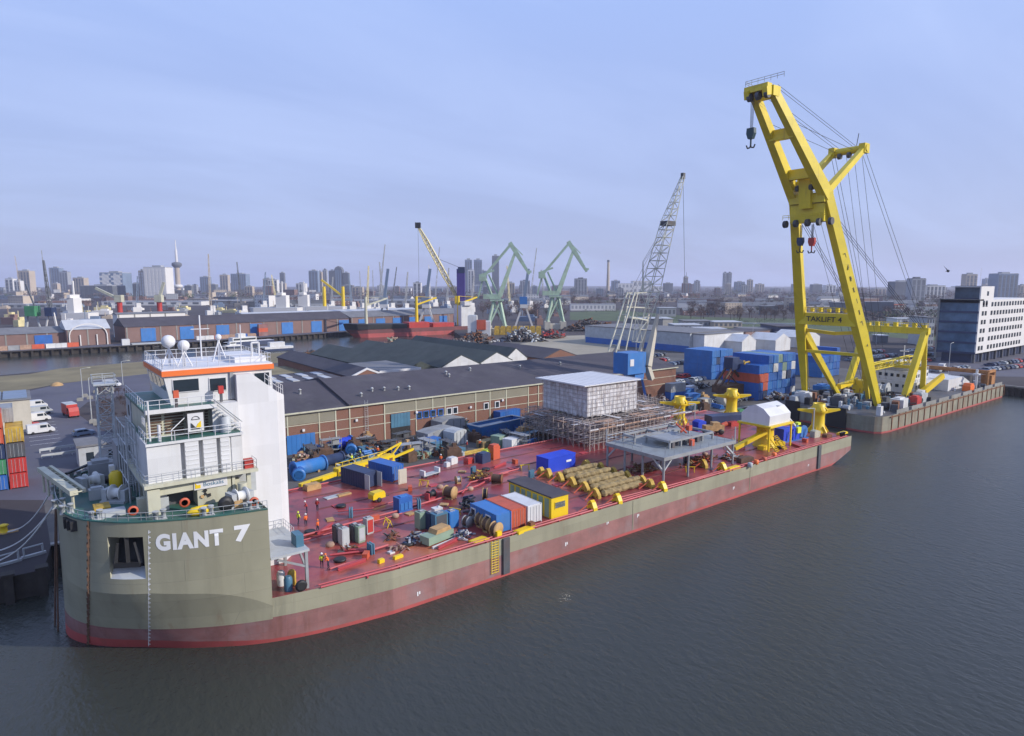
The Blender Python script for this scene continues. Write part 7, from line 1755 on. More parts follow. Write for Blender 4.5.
# far woods that read as one mass
def woods(name, spans, n, label, hs=(8, 15), mk=('twig', 'evergreen', 'branch')):
    b = MB(); r_ = random.Random(len(name)+n)
    for k in range(n):
        px0, px1, py0, py1 = r_.choice(spans)
        p = P(r_.uniform(px0, px1), r_.uniform(py0, py1), 3.); h = r_.uniform(*hs); m = 0 if r_.random() < .75 else r_.choice((1, 2))
        for j in range(26):
            c = p+Vector((r_.gauss(0, .34)*h, r_.gauss(0, .34)*h, h*(.12+.8*r_.random()**.8))); s = h*r_.uniform(.06, .16)
            d = Vector((r_.gauss(0, 1), r_.gauss(0, 1), r_.gauss(0, 1))).normalized(); e = d.orthogonal().normalized()
            b.add([c-d*s, c+e*s*.6, c+d*s, c-e*s*.6], [(0, 1, 2, 3)], m)
    return stuff(b.build(name, list(mk)), label, 'wood')
woods('far_wood', [(-20, 1050, 290.5, 294), (-20, 1050, 290.5, 297), (-20, 480, 292, 302), (370, 1050, 293, 300)], 1700, 'distant brown winter woods and gardens of the town below the skyline', (9, 17))
woods('scrub_belt', [(690, 945, 297, 316), (690, 945, 296, 308), (560, 700, 299, 308), (480, 600, 302, 310), (820, 945, 312, 322)], 620, 'brown winter scrub between the houses beyond the rail yard', (6, 11))
woods('hedge_belt', [(575, 700, 311, 313), (730, 945, 320, 324), (850, 935, 328, 336)], 170, 'green brown hedges along the grass field', (2.5, 5), ('evergreen', 'twig', 'branch'))
# ---------------------------------------------------------------- houses of the near town
HN = {'far_brick': 'brick', 'far_tan': 'tan', 'far_grey': 'grey', 'far_white': 'white', 'far_dark': 'dark'}
def house_proto(nm, w, d, h, pitch, wall, roof, wins):
    t = plain_house(nm, 'x', -w/2, -d/2, w/2, d/2, h, wall, roof, pitch, 'x', 3, None, wins); return t
hp_ = [house_proto('row_house', 40, 10, 7, 4, 'far_brick', 'far_dark', (2, 7, 'far_white')), house_proto('long_shed', 60, 16, 7, None, 'far_white', 'far_white', (1, 6, 'far_dark')), house_proto('flat_block', 26, 14, 15, None, 'far_tan', 'far_grey', (4, 6, 'far_dark'))]
uh = [False]*3
def house(i, p, rz, lab, grp, sc=1., mats=None):
    if not uh[i] and not mats:
        o = hp_[i]; uh[i] = True; o.location = p; o.rotation_euler = (0, 0, rz); o['label'] = lab; o['group'] = grp; o.scale = (sc, sc, sc); return
    dup(hp_[i], p, rz, lab, grp, sc, mats)
def town(n, x0, x1, y0, y1, place, grp, w=(.6, .2, .2), sc=(.6, 1.1)):
    for k in range(n):
        px = q.uniform(x0, x1); py = y0+(y1-y0)*q.random()
        r = q.random(); i = 0 if r < w[0] else 1 if r < w[0]+w[1] else 2
        mm = q.choice(('far_brick', 'far_brick', 'far_tan', 'far_grey', 'far_dark', 'far_white'))
        base = ('far_brick', 'far_white', 'far_tan')[i]
        nm_ = ('row of houses with dark roofs', 'long flat shed', 'flat roofed block')[i]
        house(i, P(px, py, 3.), FACE+q.uniform(-.5, .5), '%s %s %s' % (HN[mm], nm_, place), grp+', '+HN[mm]+' '+('rows', 'sheds', 'blocks')[i], q.uniform(*sc), {base: mm} if mm != base else None)
town(26, 690, 800, 294, 316, 'among trees left of the yellow crane', 'houses left of the crane')
town(26, 815, 940, 294, 318, 'among trees right of the yellow crane', 'houses right of the crane')
town(16, 560, 700, 293, 300, 'below the white silo building', 'houses below the silo building')
town(30, 340, 560, 293, 305, 'behind the green cranes and red ship', 'houses behind the green cranes')
town(62, 0, 345, 292, 301, 'in the town behind the terminal', 'houses behind the terminal', (.4, .3, .3), (.7, 1.3))
town(14, 0, 340, 302, 309, 'on the far river bank', 'sheds on the far river bank', (.1, .7, .2), (.7, 1.2))
for o, u in zip(hp_, uh):
    if not u: o.location = P(600, 296, 3)
# named long sheds
def shed_px(name, label, xl, xr, pyb, pyt, dep, wall, roof, group=None, mid=None, wins=None):
    D = F*math.cos(PIT)*(CAMH-3)/(pyb-HOR) * 1.; a = G(xl, D); c = G(xr, D); m_ = (a+c)/2; w_ = (c-a).length; h = ZT(pyt, D)-3
    t = T(name, label, 'building', m_, FACE, group)
    MB().box(-w_/2, 0, 0, w_/2, dep, h).build('wall', wall, t); MB().box(-w_/2-.4, -.4, h, w_/2+.4, dep+.4, h+.5).build('roof', roof, t)
    if wins:
        nfl, nc_, fx = wins; b = None
        for f_ in range(nfl):
            for k in range(nc_):
                x = -w_/2+w_*(k+.5)/nc_; z = h*(f_+.3)/nfl; ww = w_/nc_*.55; hh = h/nfl*.5
                MB().box(x-ww/2, -.06, z, x+ww/2, -.01, z+hh).build('window', fx, t)
    return t
for a in (('long_shed', 'long white low shed with pale roof before the green field', 571, 616, 310, 304.5, 14, 'far_white', 'roof_light', None, None, (1, 12, 'far_grey')), ('long_shed', 'pale grey boxy shed behind the pale metal hall', 660, 677, 316, 308, 14, 'far_grey', 'roof_light', None, None, (1, 4, 'far_dark')),
          ('long_shed', 'very long pale roofed viaduct building in the middle distance', 610, 700, 301.5, 298.4, 12, 'far_tan', 'roof_light', None, None, (1, 18, 'far_dark')), ('long_shed', 'dark open shed with pale end wall above the pale hall', 632, 664, 327, 319, 24, 'far_dark', 'roof_light'), ('shed_end', 'cream end block of the dark open shed', 664, 674, 327, 319, 24, 'beige', 'roof_light'),
          ('long_shed', 'dark long shed right of the yellow crane beam', 780, 800, 335, 327, 30, 'navy', 'roof_dark'), ('long_shed', 'white flat works building behind the aft gantry', 900, 930, 324, 319, 16, 'far_white', 'roof_light', None, None, (1, 8, 'far_grey')), ('low_house', 'small dark house with white roof on the field behind the gantry', 884, 892, 342, 336, 8, 'far_dark', 'white'),
          ('long_shed', 'grey shed row left of the office glass front', 930, 938, 345, 318, 16, 'lgrey', 'roof_grey', None, None, (4, 3, 'far_dark')), ('brick_house', 'bright orange brick house block right of the yellow crane', 896, 905, 314, 305, 12, 'far_brick', 'orange_red', None, None, (3, 3, 'far_white')), ('white_house', 'white house row beside the orange brick block', 878, 896, 314, 309, 10, 'far_white', 'far_brick', None, None, (2, 7, 'far_dark'))):
    shed_px(*a)
for i, (x, y) in enumerate(((700, 326), (730, 327), (760, 334), (690, 330), (745, 340), (715, 334), (805, 339))):
    shed_px('yard_shed', '%s low roofed depot, %s from the left among the depots behind the white halls' % (('grey', 'tan', 'dark', 'pale', 'grey', 'tan', 'dark')[i], ('third', 'fifth', 'seventh', 'first', 'sixth', 'fourth', 'last')[i]), x-14, x+14, y, y-4.6, 20, ('far_grey', 'far_tan', 'far_dark', 'lgrey', 'far_grey', 'far_tan', 'far_dark')[i], ('roof_grey', 'roof_light')[i % 2], None, None, (1, 6, 'far_dark'))
b = MB(); a = P(690, 322.5, 4.5); c = P(860, 324.5, 4.5); b.beam(a, c, 1.2, 1.0)
for k in range(24): p = a.lerp(c, k/23.); b.box(p.x-.3, p.y-.3, 3, p.x+.3, p.y+.3, 4.2)
tag(b.build('noise_barrier', 'roof_light'), 'long pale rail side barrier running behind the depots and crane', 'barrier')
# ---------------------------------------------------------------- towers of the skyline
def towerblk(lab, x0, x1, D, pyt, m, fx='far_dark', dep=None, nfl=None, nc_=None, cap=None, name='tower_block', wide=.6):
    a = G(x0, D); c = G(x1, D); w_ = (c-a).length; h = ZT(pyt, D)-3; dep = dep or max(14, w_*.7)
    t = T(name, lab, 'tower block', (a+c)/2, FACE, None)
    MB().box(-w_/2, 0, 0, w_/2, dep, h).build('wall', m, t)
    b = MB().box(-w_/2+.5, -.2+.7, h, w_/2-.5, dep-.5, h+1.5); b.cbox(0, dep/2, h+1.5, w_*.4, dep*.4, h*.03+1.5); b.build('roof', 'far_grey' if m != 'far_grey' else 'far_dark', t)
    nfl = nfl or max(3, min(12, int(h/9))); nc_ = nc_ or max(2, min(7, int(w_/8)))
    for k in range(nc_):
        x = -w_/2+w_*(k+.5)/nc_; ww = w_/nc_*wide
        MB().box(x-ww/2, -.25, h*.06, x+ww/2, -.02, h*.95).build('window_strip', fx, t)
    b = MB()
    for f_ in range(nfl): b.box(-w_/2-.05, -.4, h*(f_+.9)/nfl-.6, w_/2+.05, -.26, h*(f_+.9)/nfl)
    b.build('floor_band', m, t); return t
SK = [('tan slab at the far left edge of the skyline', 5, 13, 1900, 279, 'far_white'), ('white slab right of the tan edge slab', 14, 20, 1700, 281, 'far_white'), ('tan office slab with a crane mast before it', 18, 30, 2000, 271, 'far_tan'), ('bluish pair of towers at left, front one', 50, 60, 2600, 268, 'far_blue'), ('greyish tower beside the bluish pair', 60, 68, 2500, 272, 'far_grey'), ('brown block right of the bluish pair', 73, 84, 2100, 278, 'far_tan'),
      ('dark wide block below the checkered tower', 80, 112, 1500, 286, 'far_dark'), ('brown dark block left of the white tower', 125, 145, 1700, 284, 'far_dark'), ('small dark block at the foot of the needle tower', 184, 191, 1800, 286, 'far_dark'), ('hazy slab left of the pale mast', 200, 209, 2700, 277, 'far_blue'), ('hazy tan slab right of the pale mast', 220, 228, 2500, 275, 'far_tan'), ('hazy wide glass block beside a distant crane', 231, 246, 2700, 274, 'far_blue'),
      ('cream block with dark stripes, left of two', 263, 271, 2000, 279, 'far_tan'), ('cream block with dark stripes, right of two', 268, 277, 1950, 280, 'far_white'), ('slim dark slab between cream blocks and blue slab', 280, 284.5, 2700, 273, 'far_dark'), ('blue grey slab left of the round topped tower', 309, 318, 2300, 271, 'far_blue'), ('tan narrow tower beside the blue grey slab', 318, 322, 2350, 272, 'far_tan'), ('purplish narrow tower left of the round topped tower', 323, 327, 2600, 270, 'far_grey'),
      ('dark left wing of the round topped tower', 329, 335, 2150, 271, 'far_dark'), ('dark right wing of the round topped tower', 343, 349, 2150, 273, 'far_dark'), ('white cube on the horizon behind the red ship', 413, 421, 1700, 283, 'far_white'), ('tall glass tower pair behind the green crane, left', 465, 472, 2600, 260, 'far_blue'), ('pale slender block before the glass tower pair', 468, 474, 2300, 270, 'far_white'), ('tall glass tower pair behind the green crane, right', 474, 482, 2650, 260, 'far_blue'),
      ('lower blue slab right of the glass tower pair', 477, 487, 2700, 271, 'far_blue'), ('tall dark tower under construction behind the green crane', 492, 499, 2600, 256, 'far_dark'), ('grey block between the green cranes', 520, 530, 2200, 281, 'far_grey'), ('grey block behind the right green crane', 575, 587, 1900, 279, 'far_grey'), ('blue haze block left of the white silo', 612, 620, 2300, 281, 'far_blue'), ('distant tan tower left of the grid tower', 684, 688, 2600, 277, 'far_tan'),
      ('distant grey block beside the hoist rope', 695, 700, 2700, 281, 'far_grey'), ('pair tower on the horizon, left half', 723.5, 727, 2600, 273, 'far_grey'), ('pair tower on the horizon, right half', 728, 731.5, 2600, 273, 'far_grey'), ('wide low grey block right of the pair tower', 736, 745, 2600, 282, 'far_blue'), ('brown block right of the pair tower', 748, 753, 2500, 280, 'far_tan'), ('long dark slab behind the stays', 895, 913, 1500, 282, 'far_dark'),
      ('grey apartment tower with white right edge behind the stays', 912, 926, 1300, 279, 'far_grey'), ('white flat block right of the apartment tower', 927, 946, 1500, 286, 'far_white'), ('purplish tower behind the office roof', 966, 977, 1700, 274.5, 'far_tan'), ('far needle building behind the office roof', 985, 992, 2600, 279, 'far_blue'), ('blue striped tower at the right edge', 998, 1018, 1400, 274, 'far_blue')]
for s_ in SK: towerblk('distant '+s_[0] if not s_[0].startswith('distant') else s_[0], *s_[1:])
# low town on the horizon
lowcol = ['far_tan', 'far_grey', 'far_brick', 'far_white', 'far_dark', 'far_blue']
for k in range(64):
    px = 4+k*16.2+q.uniform(-5, 5); D = q.uniform(1500, 2800); w_ = q.uniform(4, 11); m = q.choice(lowcol)
    o = towerblk('%s low block of the horizon town, %s' % ({'far_tan': 'tan', 'far_grey': 'grey', 'far_brick': 'brick', 'far_white': 'white', 'far_dark': 'dark', 'far_blue': 'blue grey'}[m], 'left of the red ship' if px < 345 else 'between red ship and blue crane' if px < 640 else 'between blue crane and yellow crane' if px < 800 else 'right of the yellow crane'), px-w_/2, px+w_/2, D, q.uniform(283, 289), m, nfl=3, nc_=3, name='low_block')
    o['group'] = o['label']
# checkered tower, white tower, round topped tower, silo building
t = towerblk('distant blue and white checkered tower with slanted right side', 100, 123, 1600, 273, 'far_blue', 'far_white', nfl=2, nc_=2, name='checkered_tower')
a = G(100, 1600); c = G(123, 1600); w_ = (c-a).length; hh = ZT(273, 1600)-3; b = MB()
for i in range(8):
    for j in range(11):
        if (i+j) % 2: b.box(-w_/2+i*w_/8, -.7, hh*j/11, -w_/2+(i+.8)*w_/8, -.41, hh*(j+.8)/11)
b.build('panel', 'far_white', t)
towerblk('white square tower with faint grid left of the needle tower', 144, 166, 1500, 267.5, 'far_white', 'far_white', nfl=9, nc_=6, name='white_tower')
towerblk('tan narrow side wing left of the white square tower', 139, 144, 1520, 271, 'far_tan', 'far_white', nfl=9, nc_=2, name='white_tower')
D_ = 2150; a = G(338.5, D_); hh = ZT(266, D_)-3; t = T('round_topped_tower', 'pair topped dark glass tower with a rounded crown in the skyline', 'tower block', a, FACE)
b = MB(); b.extr([(-13, 0), (13, 0), (13, hh*.86), (9, hh*.95), (0, hh), (-9, hh*.95), (-13, hh*.86)], 'y', 0, 26); b.build('wall', 'far_dark', t)
for k in range(3): MB().box(-9+k*7, -.3, 4, -5+k*7, -.05, hh*.86).build('window_strip', 'far_blue', t)
for nm_, x0, x1, pt in (('white silo works building, tall part', 633, 652, 281), ('white silo works building, long left part', 618, 633, 283.5), ('white silo works building, small right part', 654, 663, 286.5)):
    shed_px('silo_building', nm_, x0, x1, 294.5, pt, 40, 'far_white', 'far_white', 'white silo works', None, (2, 4, 'far_grey'))
t = T('chimney', 'slim pale chimney with dark top on the horizon', 'chimney', G(608, 1900)); MB().tube((0, 0, 0), (0, 0, ZT(260, 1900)-9), 5, 10, r2=3.4).build('shaft', 'far_tan', t); MB().tube((0, 0, ZT(260, 1900)-9), (0, 0, ZT(260, 1900)-3), 3.5, 10).build('cap', 'far_dark', t)
# needle tower
D_ = 2200; p = G(178, D_); H1 = ZT(262, D_)-3; H2 = ZT(240, D_)-3
t = T('observation_tower', 'tall concrete observation tower with a round pod and white needle', 'tower', p)
MB().lathe([(8.5, 0), (8, H1*.2), (8, H1)], (0, 0, 0), 14).build('shaft', 'far_tan', t)
MB().lathe([(8, H1*.82), (15, H1*.88), (16, H1*.93), (15, H1*.97), (7, H1)], (0, 0, 0), 18).build('pod', 'far_dark', t)
MB().lathe([(11, H1*.2), (14, H1*.22), (14, H1*.28), (11, H1*.3)], (0, 0, 0), 14).build('lower_ring', 'far_white', t)
MB().lathe([(4.2, H1), (4, H1+(H2-H1)*.5), (2.2, H1+(H2-H1)*.6), (1.2, H2)], (0, 0, 0), 10).build('needle', 'far_white', t)
# ---------------------------------------------------------------- slender cranes and masts on the horizon
def mast(lab, px0, px1, D, pyt, m='far_grey', r=1.2, jibpx=None, jibpy=None, base='far_white'):
    p = G(px0, D); tp = G(px1, D); tp.z = ZT(pyt, D); t = T('lattice_crane', lab, 'crane', p, 0)
    r *= .45; w_ = r*1.9; lo = [Vector((sx*w_, sy*w_, 0)) for sx, sy in ((-1, -1), (1, -1), (1, 1), (-1, 1))]; up = [v*.35+(tp-p) for v in lo]
    MB().truss(lo, up, 9, r*.4, r*.24, nb=3).build('lattice_mast', m, t)
    if jibpx:
        e = G(jibpx, D); e.z = ZT(jibpy, D); MB().beam(tp-p, e-p, r*.8).build('jib', m, t)
    MB().cbox(0, 0, 0, 9, 9, 6).cbox(2, 0, 6, 5, 6, 5).build('base', base, t); return t
for a in (('tan topped lattice mast at the far left of the skyline', 21, 17.5, 1100, 256, 'far_tan'), ('tall dark lattice mast at the left of the skyline', 46, 44.5, 1100, 250, 'far_grey', 1.4), ('thin tower crane mast beside the bluish towers', 51, 51, 1500, 268, 'far_grey', .9, 59, 268), ('pale lattice jib rising behind the terminal shed', 209, 210, 700, 254, 'far_tan', 1.2), ('blue green lattice jib behind the terminal shed', 241, 238, 700, 262, 'far_dark', 1.1),
          ('slim grey jib with lamps left of the tall leaning jib', 361, 360, 800, 271, 'far_grey', .7), ('slim grey jib right of its twin', 373, 373, 800, 270, 'far_grey', .7), ('tall leaning grey jib with dark joints behind the red ship', 377, 386, 800, 244.5, 'far_grey', 1.2), ('short leaning grey jib behind the red ship', 390, 397, 800, 267, 'far_dark', 1.), ('faint lattice jib left of the purple crane', 434, 440, 1000, 247, 'far_grey', 1.), ('faint pale mast behind the purple crane', 430, 429, 1200, 265, 'far_white', 1.3),
          ('slim grey jib between the green cranes', 529, 536.5, 900, 248, 'far_grey', 1.), ('thin dark mast on the right of the skyline', 686, 686, 1600, 272, 'far_dark', .8), ('thin white mast at the right behind the office', 980, 980, 1700, 268, 'far_white', .6)):
    mast(*a)
# ---------------------------------------------------------------- the far terminal
ta, tb = P(119, 344, 3), P(332, 332.2, 3); tb.z = ta.z; dv_ = (tb-ta); Ln = dv_.length; rz = math.atan2(dv_.y, dv_.x)
def term(name, lab, u0, u1, back, dep, h, rp, wall, roof, doors=()):
    t = T(name, lab, 'shed', ta+dv_.normalized()*u0+Vector((-math.sin(rz), math.cos(rz), 0))*back, rz, None); L_ = u1-u0
    MB().box(0, 0, 0, L_, dep, h).build('wall', wall, t)
    MB().extr([(-.5, h), (dep+.5, h), (dep*.5, h+rp)], 'x', -.5, L_+.5).build('roof', roof, t)
    for i, (u, w_, hh_, m) in enumerate(doors): MB().box(u, -.3, .2, u+w_, -.05, hh_).build('door', m, t)
    for k in range(int(L_/9)): MB().box(k*9+.4, -.2, .1, k*9+1.1, -.03, h).build('pilaster', 'concrete', t)
    return t
term('terminal_shed', 'long dark roofed brick terminal shed with bright blue doors on the far quay', 5, 150, 6, 26, 9, 5, 'far_brick', 'roof_dark', [(8+k*21.5, 8, 8, 'mid_blue') for k in range(7)])
term('terminal_shed', 'second terminal shed with white roof edge and bright blue doors', 152, 262, 6, 30, 9.5, 4, 'far_brick', 'roof_grey', [(6+k*15, 8, 8, 'mid_blue') for k in range(7)])
term('white_roof_shed', 'long white roofed shed behind the terminal sheds', 90, 240, 40, 30, 11, 2.5, 'far_white', 'roof_light')
term('terminal_shed', 'low brick terminal shed with pale roof at the far left', -150, -4, 8, 24, 7.5, 3, 'far_brick', 'roof_grey', [(60+k*26, 8, 6.5, 'blue') for k in range(3)])
t = term('arched_hall', 'brick hall front with white arched frame on the far quay', -24, -3.5, 3, 20, 9, 5, 'far_brick', 'roof_light')
b = MB()
for k in range(10):
    a0 = math.pi*k/9; a1 = math.pi*(k+1)/9
    if k < 9: b.beam((10+9*math.cos(a0), -.6, 6+6*math.sin(a0)), (10+9*math.cos(a1), -.6, 6+6*math.sin(a1)), .5)
for x in (1, 6, 14, 19): b.beam((x, -.6, 0), (x, -.6, 6), .5)
b.build('arch_frame', 'far_white', t)
term('office_hut', 'white two storey quay office behind the terminal shed', 10, 50, 45, 12, 15, 1, 'far_white', 'roof_grey', [(2+k*5, 3, 12, 'far_grey') for k in range(7)])
# containers and goods on the far quay
o2 = None
for k in range(22):
    u = -95+k*5.2+(60 if k > 14 else 0)+q.uniform(-.6, .6); lev_ = 1 if (k % 3 == 1) else 0
    p = ta+dv_.normalized()*u+Vector((-math.sin(rz), math.cos(rz), 0))*(-1.5 if k <= 14 else -3)
    m = q.choice(['orange_red', 'plank', 'white', 'blue', 'orange_red', 'grey'])
    dup(proto, (p.x, p.y, 3.03), rz+(0 if k % 2 else .1), '%s container on the far quay, %s' % ({'plank': 'tan'}.get(m, cols.get(m)), 'before the low brick shed' if k <= 14 else 'before the blue doors'), 'containers on the far quay', .9, {'blue': m} if m != 'blue' else None)
p = ta+dv_.normalized()*84+Vector((-math.sin(rz), math.cos(rz), 0))*1.5
for k in range(3): dup(proto, (p.x, p.y, 3.03+2.6*k), rz, '%s container of the pale pink stack before the blue doors' % ('lowest', 'middle', 'top')[k], 'pale stack on the far quay', None, {'blue': 'hull_pink' if k != 1 else 'orange_red'})
# ---------------------------------------------------------------- ships and boats
def ship(name, lab, a, c, z1, hm, parts, cat='ship', beamw=14, sheer=2.):
    d = c-a; L_ = d.length; t = T(name, lab, cat, Vector((a.x, a.y, 0)), math.atan2(d.y, d.x))
    def sec(z, f): return [(f*2, 0, z), (L_*.06+f, -beamw*.35, z), (L_*.13, -beamw/2, z), (L_*.97, -beamw/2, z), (L_, -beamw*.4, z), (L_, beamw*.4, z), (L_*.97, beamw/2, z), (L_*.13, beamw/2, z), (L_*.06+f, beamw*.35, z)]
    b = MB(); r0 = sec(-1, 3); r1 = sec(z1*.5, 1.0); r2 = sec(z1, -.5); n = 9
    for lo_, up_, m in ((r0, r1, 1), (r1, r2, 0)):
        v = lo_+up_; b.add(v, [(i, (i+1) % n, n+(i+1) % n, n+i) for i in range(n)], m)
    b.poly(r2, 2); b.build('hull', hm, t)
    for nm, m, fn in parts:
        b = MB(); fn(b, L_); b.build(nm, m, t)
    return t
a = P(347, 337.8, 0); c = P(474, 332.4, 0)
def dcrane(x):
    def f(b, L_): b.lathe([(1.3, 6), (1.0, 24), (1.0, 28)], (x, 0, 0), 10).beam((x, 0, 22), (x+16, 0, 27), .9, 1.1, w2=.6).beam((x, 0, 28), (x+15, 0, 27), .25)
    return f
s_ = ship('cargo_ship', 'red hulled cargo ship with black bow and deck cranes across the channel', a, c, 5.6, ['hull_dull', 'hull_red', 'rust'], [('forecastle', 'black', lambda b, L_: b.add([(-1.2, 0, 5.65), (L_*.06, -6, 5.65), (L_*.13, -7.2, 5.65), (L_*.42, -7.2, 5.65), (L_*.42, 7.2, 5.65), (L_*.13, 7.2, 5.65), (L_*.06, 6, 5.65), (-2.5, 0, 10), (L_*.055, -6.6, 9.6), (L_*.13, -7.4, 9.3), (L_*.42, -7.4, 8.6), (L_*.42, 7.4, 8.6), (L_*.13, 7.4, 9.3), (L_*.055, 6.6, 9.6)], [(i, (i+1) % 7, 7+(i+1) % 7, 7+i) for i in range(7)]+[tuple(range(7, 14))])),
    ('deck_crane', 'cream', dcrane(14)), ('deck_crane', 'yellow', dcrane(52)), ('deck_crane', 'yellow', dcrane(86)), ('hatch_cover', 'red', lambda b, L_: b.box(L_*.44, -6, 5.6, L_*.6, 6, 9.5).box(L_*.63, -6, 5.6, L_*.8, 6, 8.5)), ('superstructure', 'white', lambda b, L_: b.box(L_*.86, -6.5, 5.6, L_*.97, 6.5, 21).box(L_*.88, -8, 21, L_*.94, 8, 24))])
text('MAASTROOM', 2.0, 'bow_lettering', 'paint_white', s_, lambda x, y, z: Vector((22+x*1.0, -7.75-z, 10.4+y)), .02) if False else None
t2 = ship('inland_barge', 'grey inland barge moored at the far quay left of the white boats', P(119, 350.5, 0), P(172, 347.8, 0), 2.6, ['dgrey', 'black', 'lgrey'], [('wheelhouse', 'white', lambda b, L_: b.box(L_*.06, -2.6, 2.6, L_*.2, 2.6, 6.2)), ('hatch_cover', 'lgrey', lambda b, L_: b.box(L_*.24, -3, 2.6, L_*.9, 3, 3.6))], 'barge', 8)
ship('passenger_boat', 'white passenger boat with blue hull moored at the far quay', P(225, 346.5, 0), P(272, 343, 0), 2.4, ['navy', 'navy', 'white'], [('cabin', 'white', lambda b, L_: b.box(L_*.12, -2.6, 2.4, L_*.62, 2.6, 5.0).box(L_*.25, -2, 5.0, L_*.4, 2, 7.2)), ('window', 'glass', lambda b, L_: b.box(L_*.14, -2.66, 3.3, L_*.6, -2.61, 4.4))], 'boat', 7)
ship('small_launch', 'small white launch beside the passenger boat', P(224, 348, 0), P(240, 346.8, 0), 1.6, ['white', 'navy', 'white'], [('cabin', 'white', lambda b, L_: b.box(L_*.3, -1.4, 1.6, L_*.7, 1.4, 3.4)), ('window', 'glass', lambda b, L_: b.box(L_*.34, -1.45, 2.3, L_*.66, -1.41, 3.0))], 'boat', 4)
ship('white_motor_vessel', 'white vessel glimpsed right of the wheelhouse roof in the channel', P(259, 351.5, 0), P(292, 349.5, 0), 2.4, ['white', 'navy', 'white'], [('cabin', 'white', lambda b, L_: b.box(L_*.3, -2.2, 2.4, L_*.75, 2.2, 4.8))], 'boat', 6)
def bigship(lab, x0, x1, D, col, twr, cr=False):
    a = G(x0, D, 0); c = G(x1, D, 0); a.z = c.z = 0
    ps = [('superstructure', 'far_white', lambda b, L_: b.box(L_*twr, -6, 10, L_*(twr+.2), 6, 24).box(L_*(twr+.03), -7, 24, L_*(twr+.13), 7, 27).tube((L_*(twr+.1), 0, 27), (L_*(twr+.1), 0, 40), .9, 5))]
    if cr: ps += [('deck_crane', 'yellow', lambda b, L_: b.lathe([(2.2, 10), (2, 34)], (L_*.55, 0, 0), 8).lathe([(2.2, 10), (2, 34)], (L_*.95, 0, 0), 8).beam((L_*.95, 0, 22), (L_*.5, 0, 42), 2.2))]
    t = ship('seagoing_ship', lab, a, c, 10, [col, col, 'lgrey'], ps, 'ship', 16); return t
b0 = G(70, 640)
bigship('white seagoing ship with tall bridge behind the left quay', 60, 92, 620, 'far_white', .3)
bigship('grey white supply ship behind the terminal shed roofs', 248, 300, 760, 'far_white', .55)
bigship('cargo ship with yellow cranes behind the white roofed shed', 298, 345, 800, 'far_white', .02, True)
# harbour cranes on the left quay, red pedestals with pale yellow jibs
for i, (x, e, ey, lab) in enumerate(((118, 95, 288, 'pale yellow jib on a red pedestal crane leaning left'), (158, 164, 282, 'pale yellow jib on a red pedestal crane leaning right'))):
    D_ = 470; p = G(x, D_); t = T('pedestal_crane', lab, 'crane', p, FACE); zt = ZT(302, D_)-3
    MB().lathe([(3.6, 0), (1.7, zt*.75), (1.9, zt)], (0, 0, 0), 8).build('pedestal', 'red', t); MB().cbox(0, 0, zt, 5, 4, 5).build('cab', 'cream', t)
    g_ = G(e, D_)-p; g_.z = ZT(ey, D_)-3; l_ = Vector(((g_.xy).length*(1 if e > x else -1), 0, g_.z)); MB().beam((0, 0, zt+2), l_, 1.8, 1.8, w2=.9).build('jib', 'cream', t)
t = T('green_crane_cab', 'green machine house crane at the far left quay', 'crane', G(30, 450), FACE); MB().beam((-6, 0, 0), (-3, 0, 20), 1.6).beam((5, 0, 0), (2, 0, 14), .8).build('portal', 'lgrey', t); MB().cbox(0, 0, 12, 7, 6, 7).build('machine_house', 'green', t); MB().beam((2, 0, 18), (-3, 0, 34), .8).build('jib', 'far_dark', t)
t = T('blue_crane_cab', 'white legged crane with dark blue cab at the left quay', 'crane', G(48, 450), FACE); MB().beam((4, 0, 0), (1.5, 0, 18), 1.0).beam((-5, 0, 0), (-1.5, 0, 14), .8).build('portal', 'far_white', t); MB().cbox(0, 0, 12, 5, 5, 6).build('machine_house', 'navy', t); MB().truss([Vector(v) for v in ((-1, -1, 18), (1, -1, 18), (1, 1, 18), (-1, 1, 18))], [Vector(v) for v in ((-2, -.4, 50), (-1.4, -.4, 50), (-1.4, .4, 50), (-2, .4, 50))], 8, .3, .2).build('jib', 'far_dark', t)
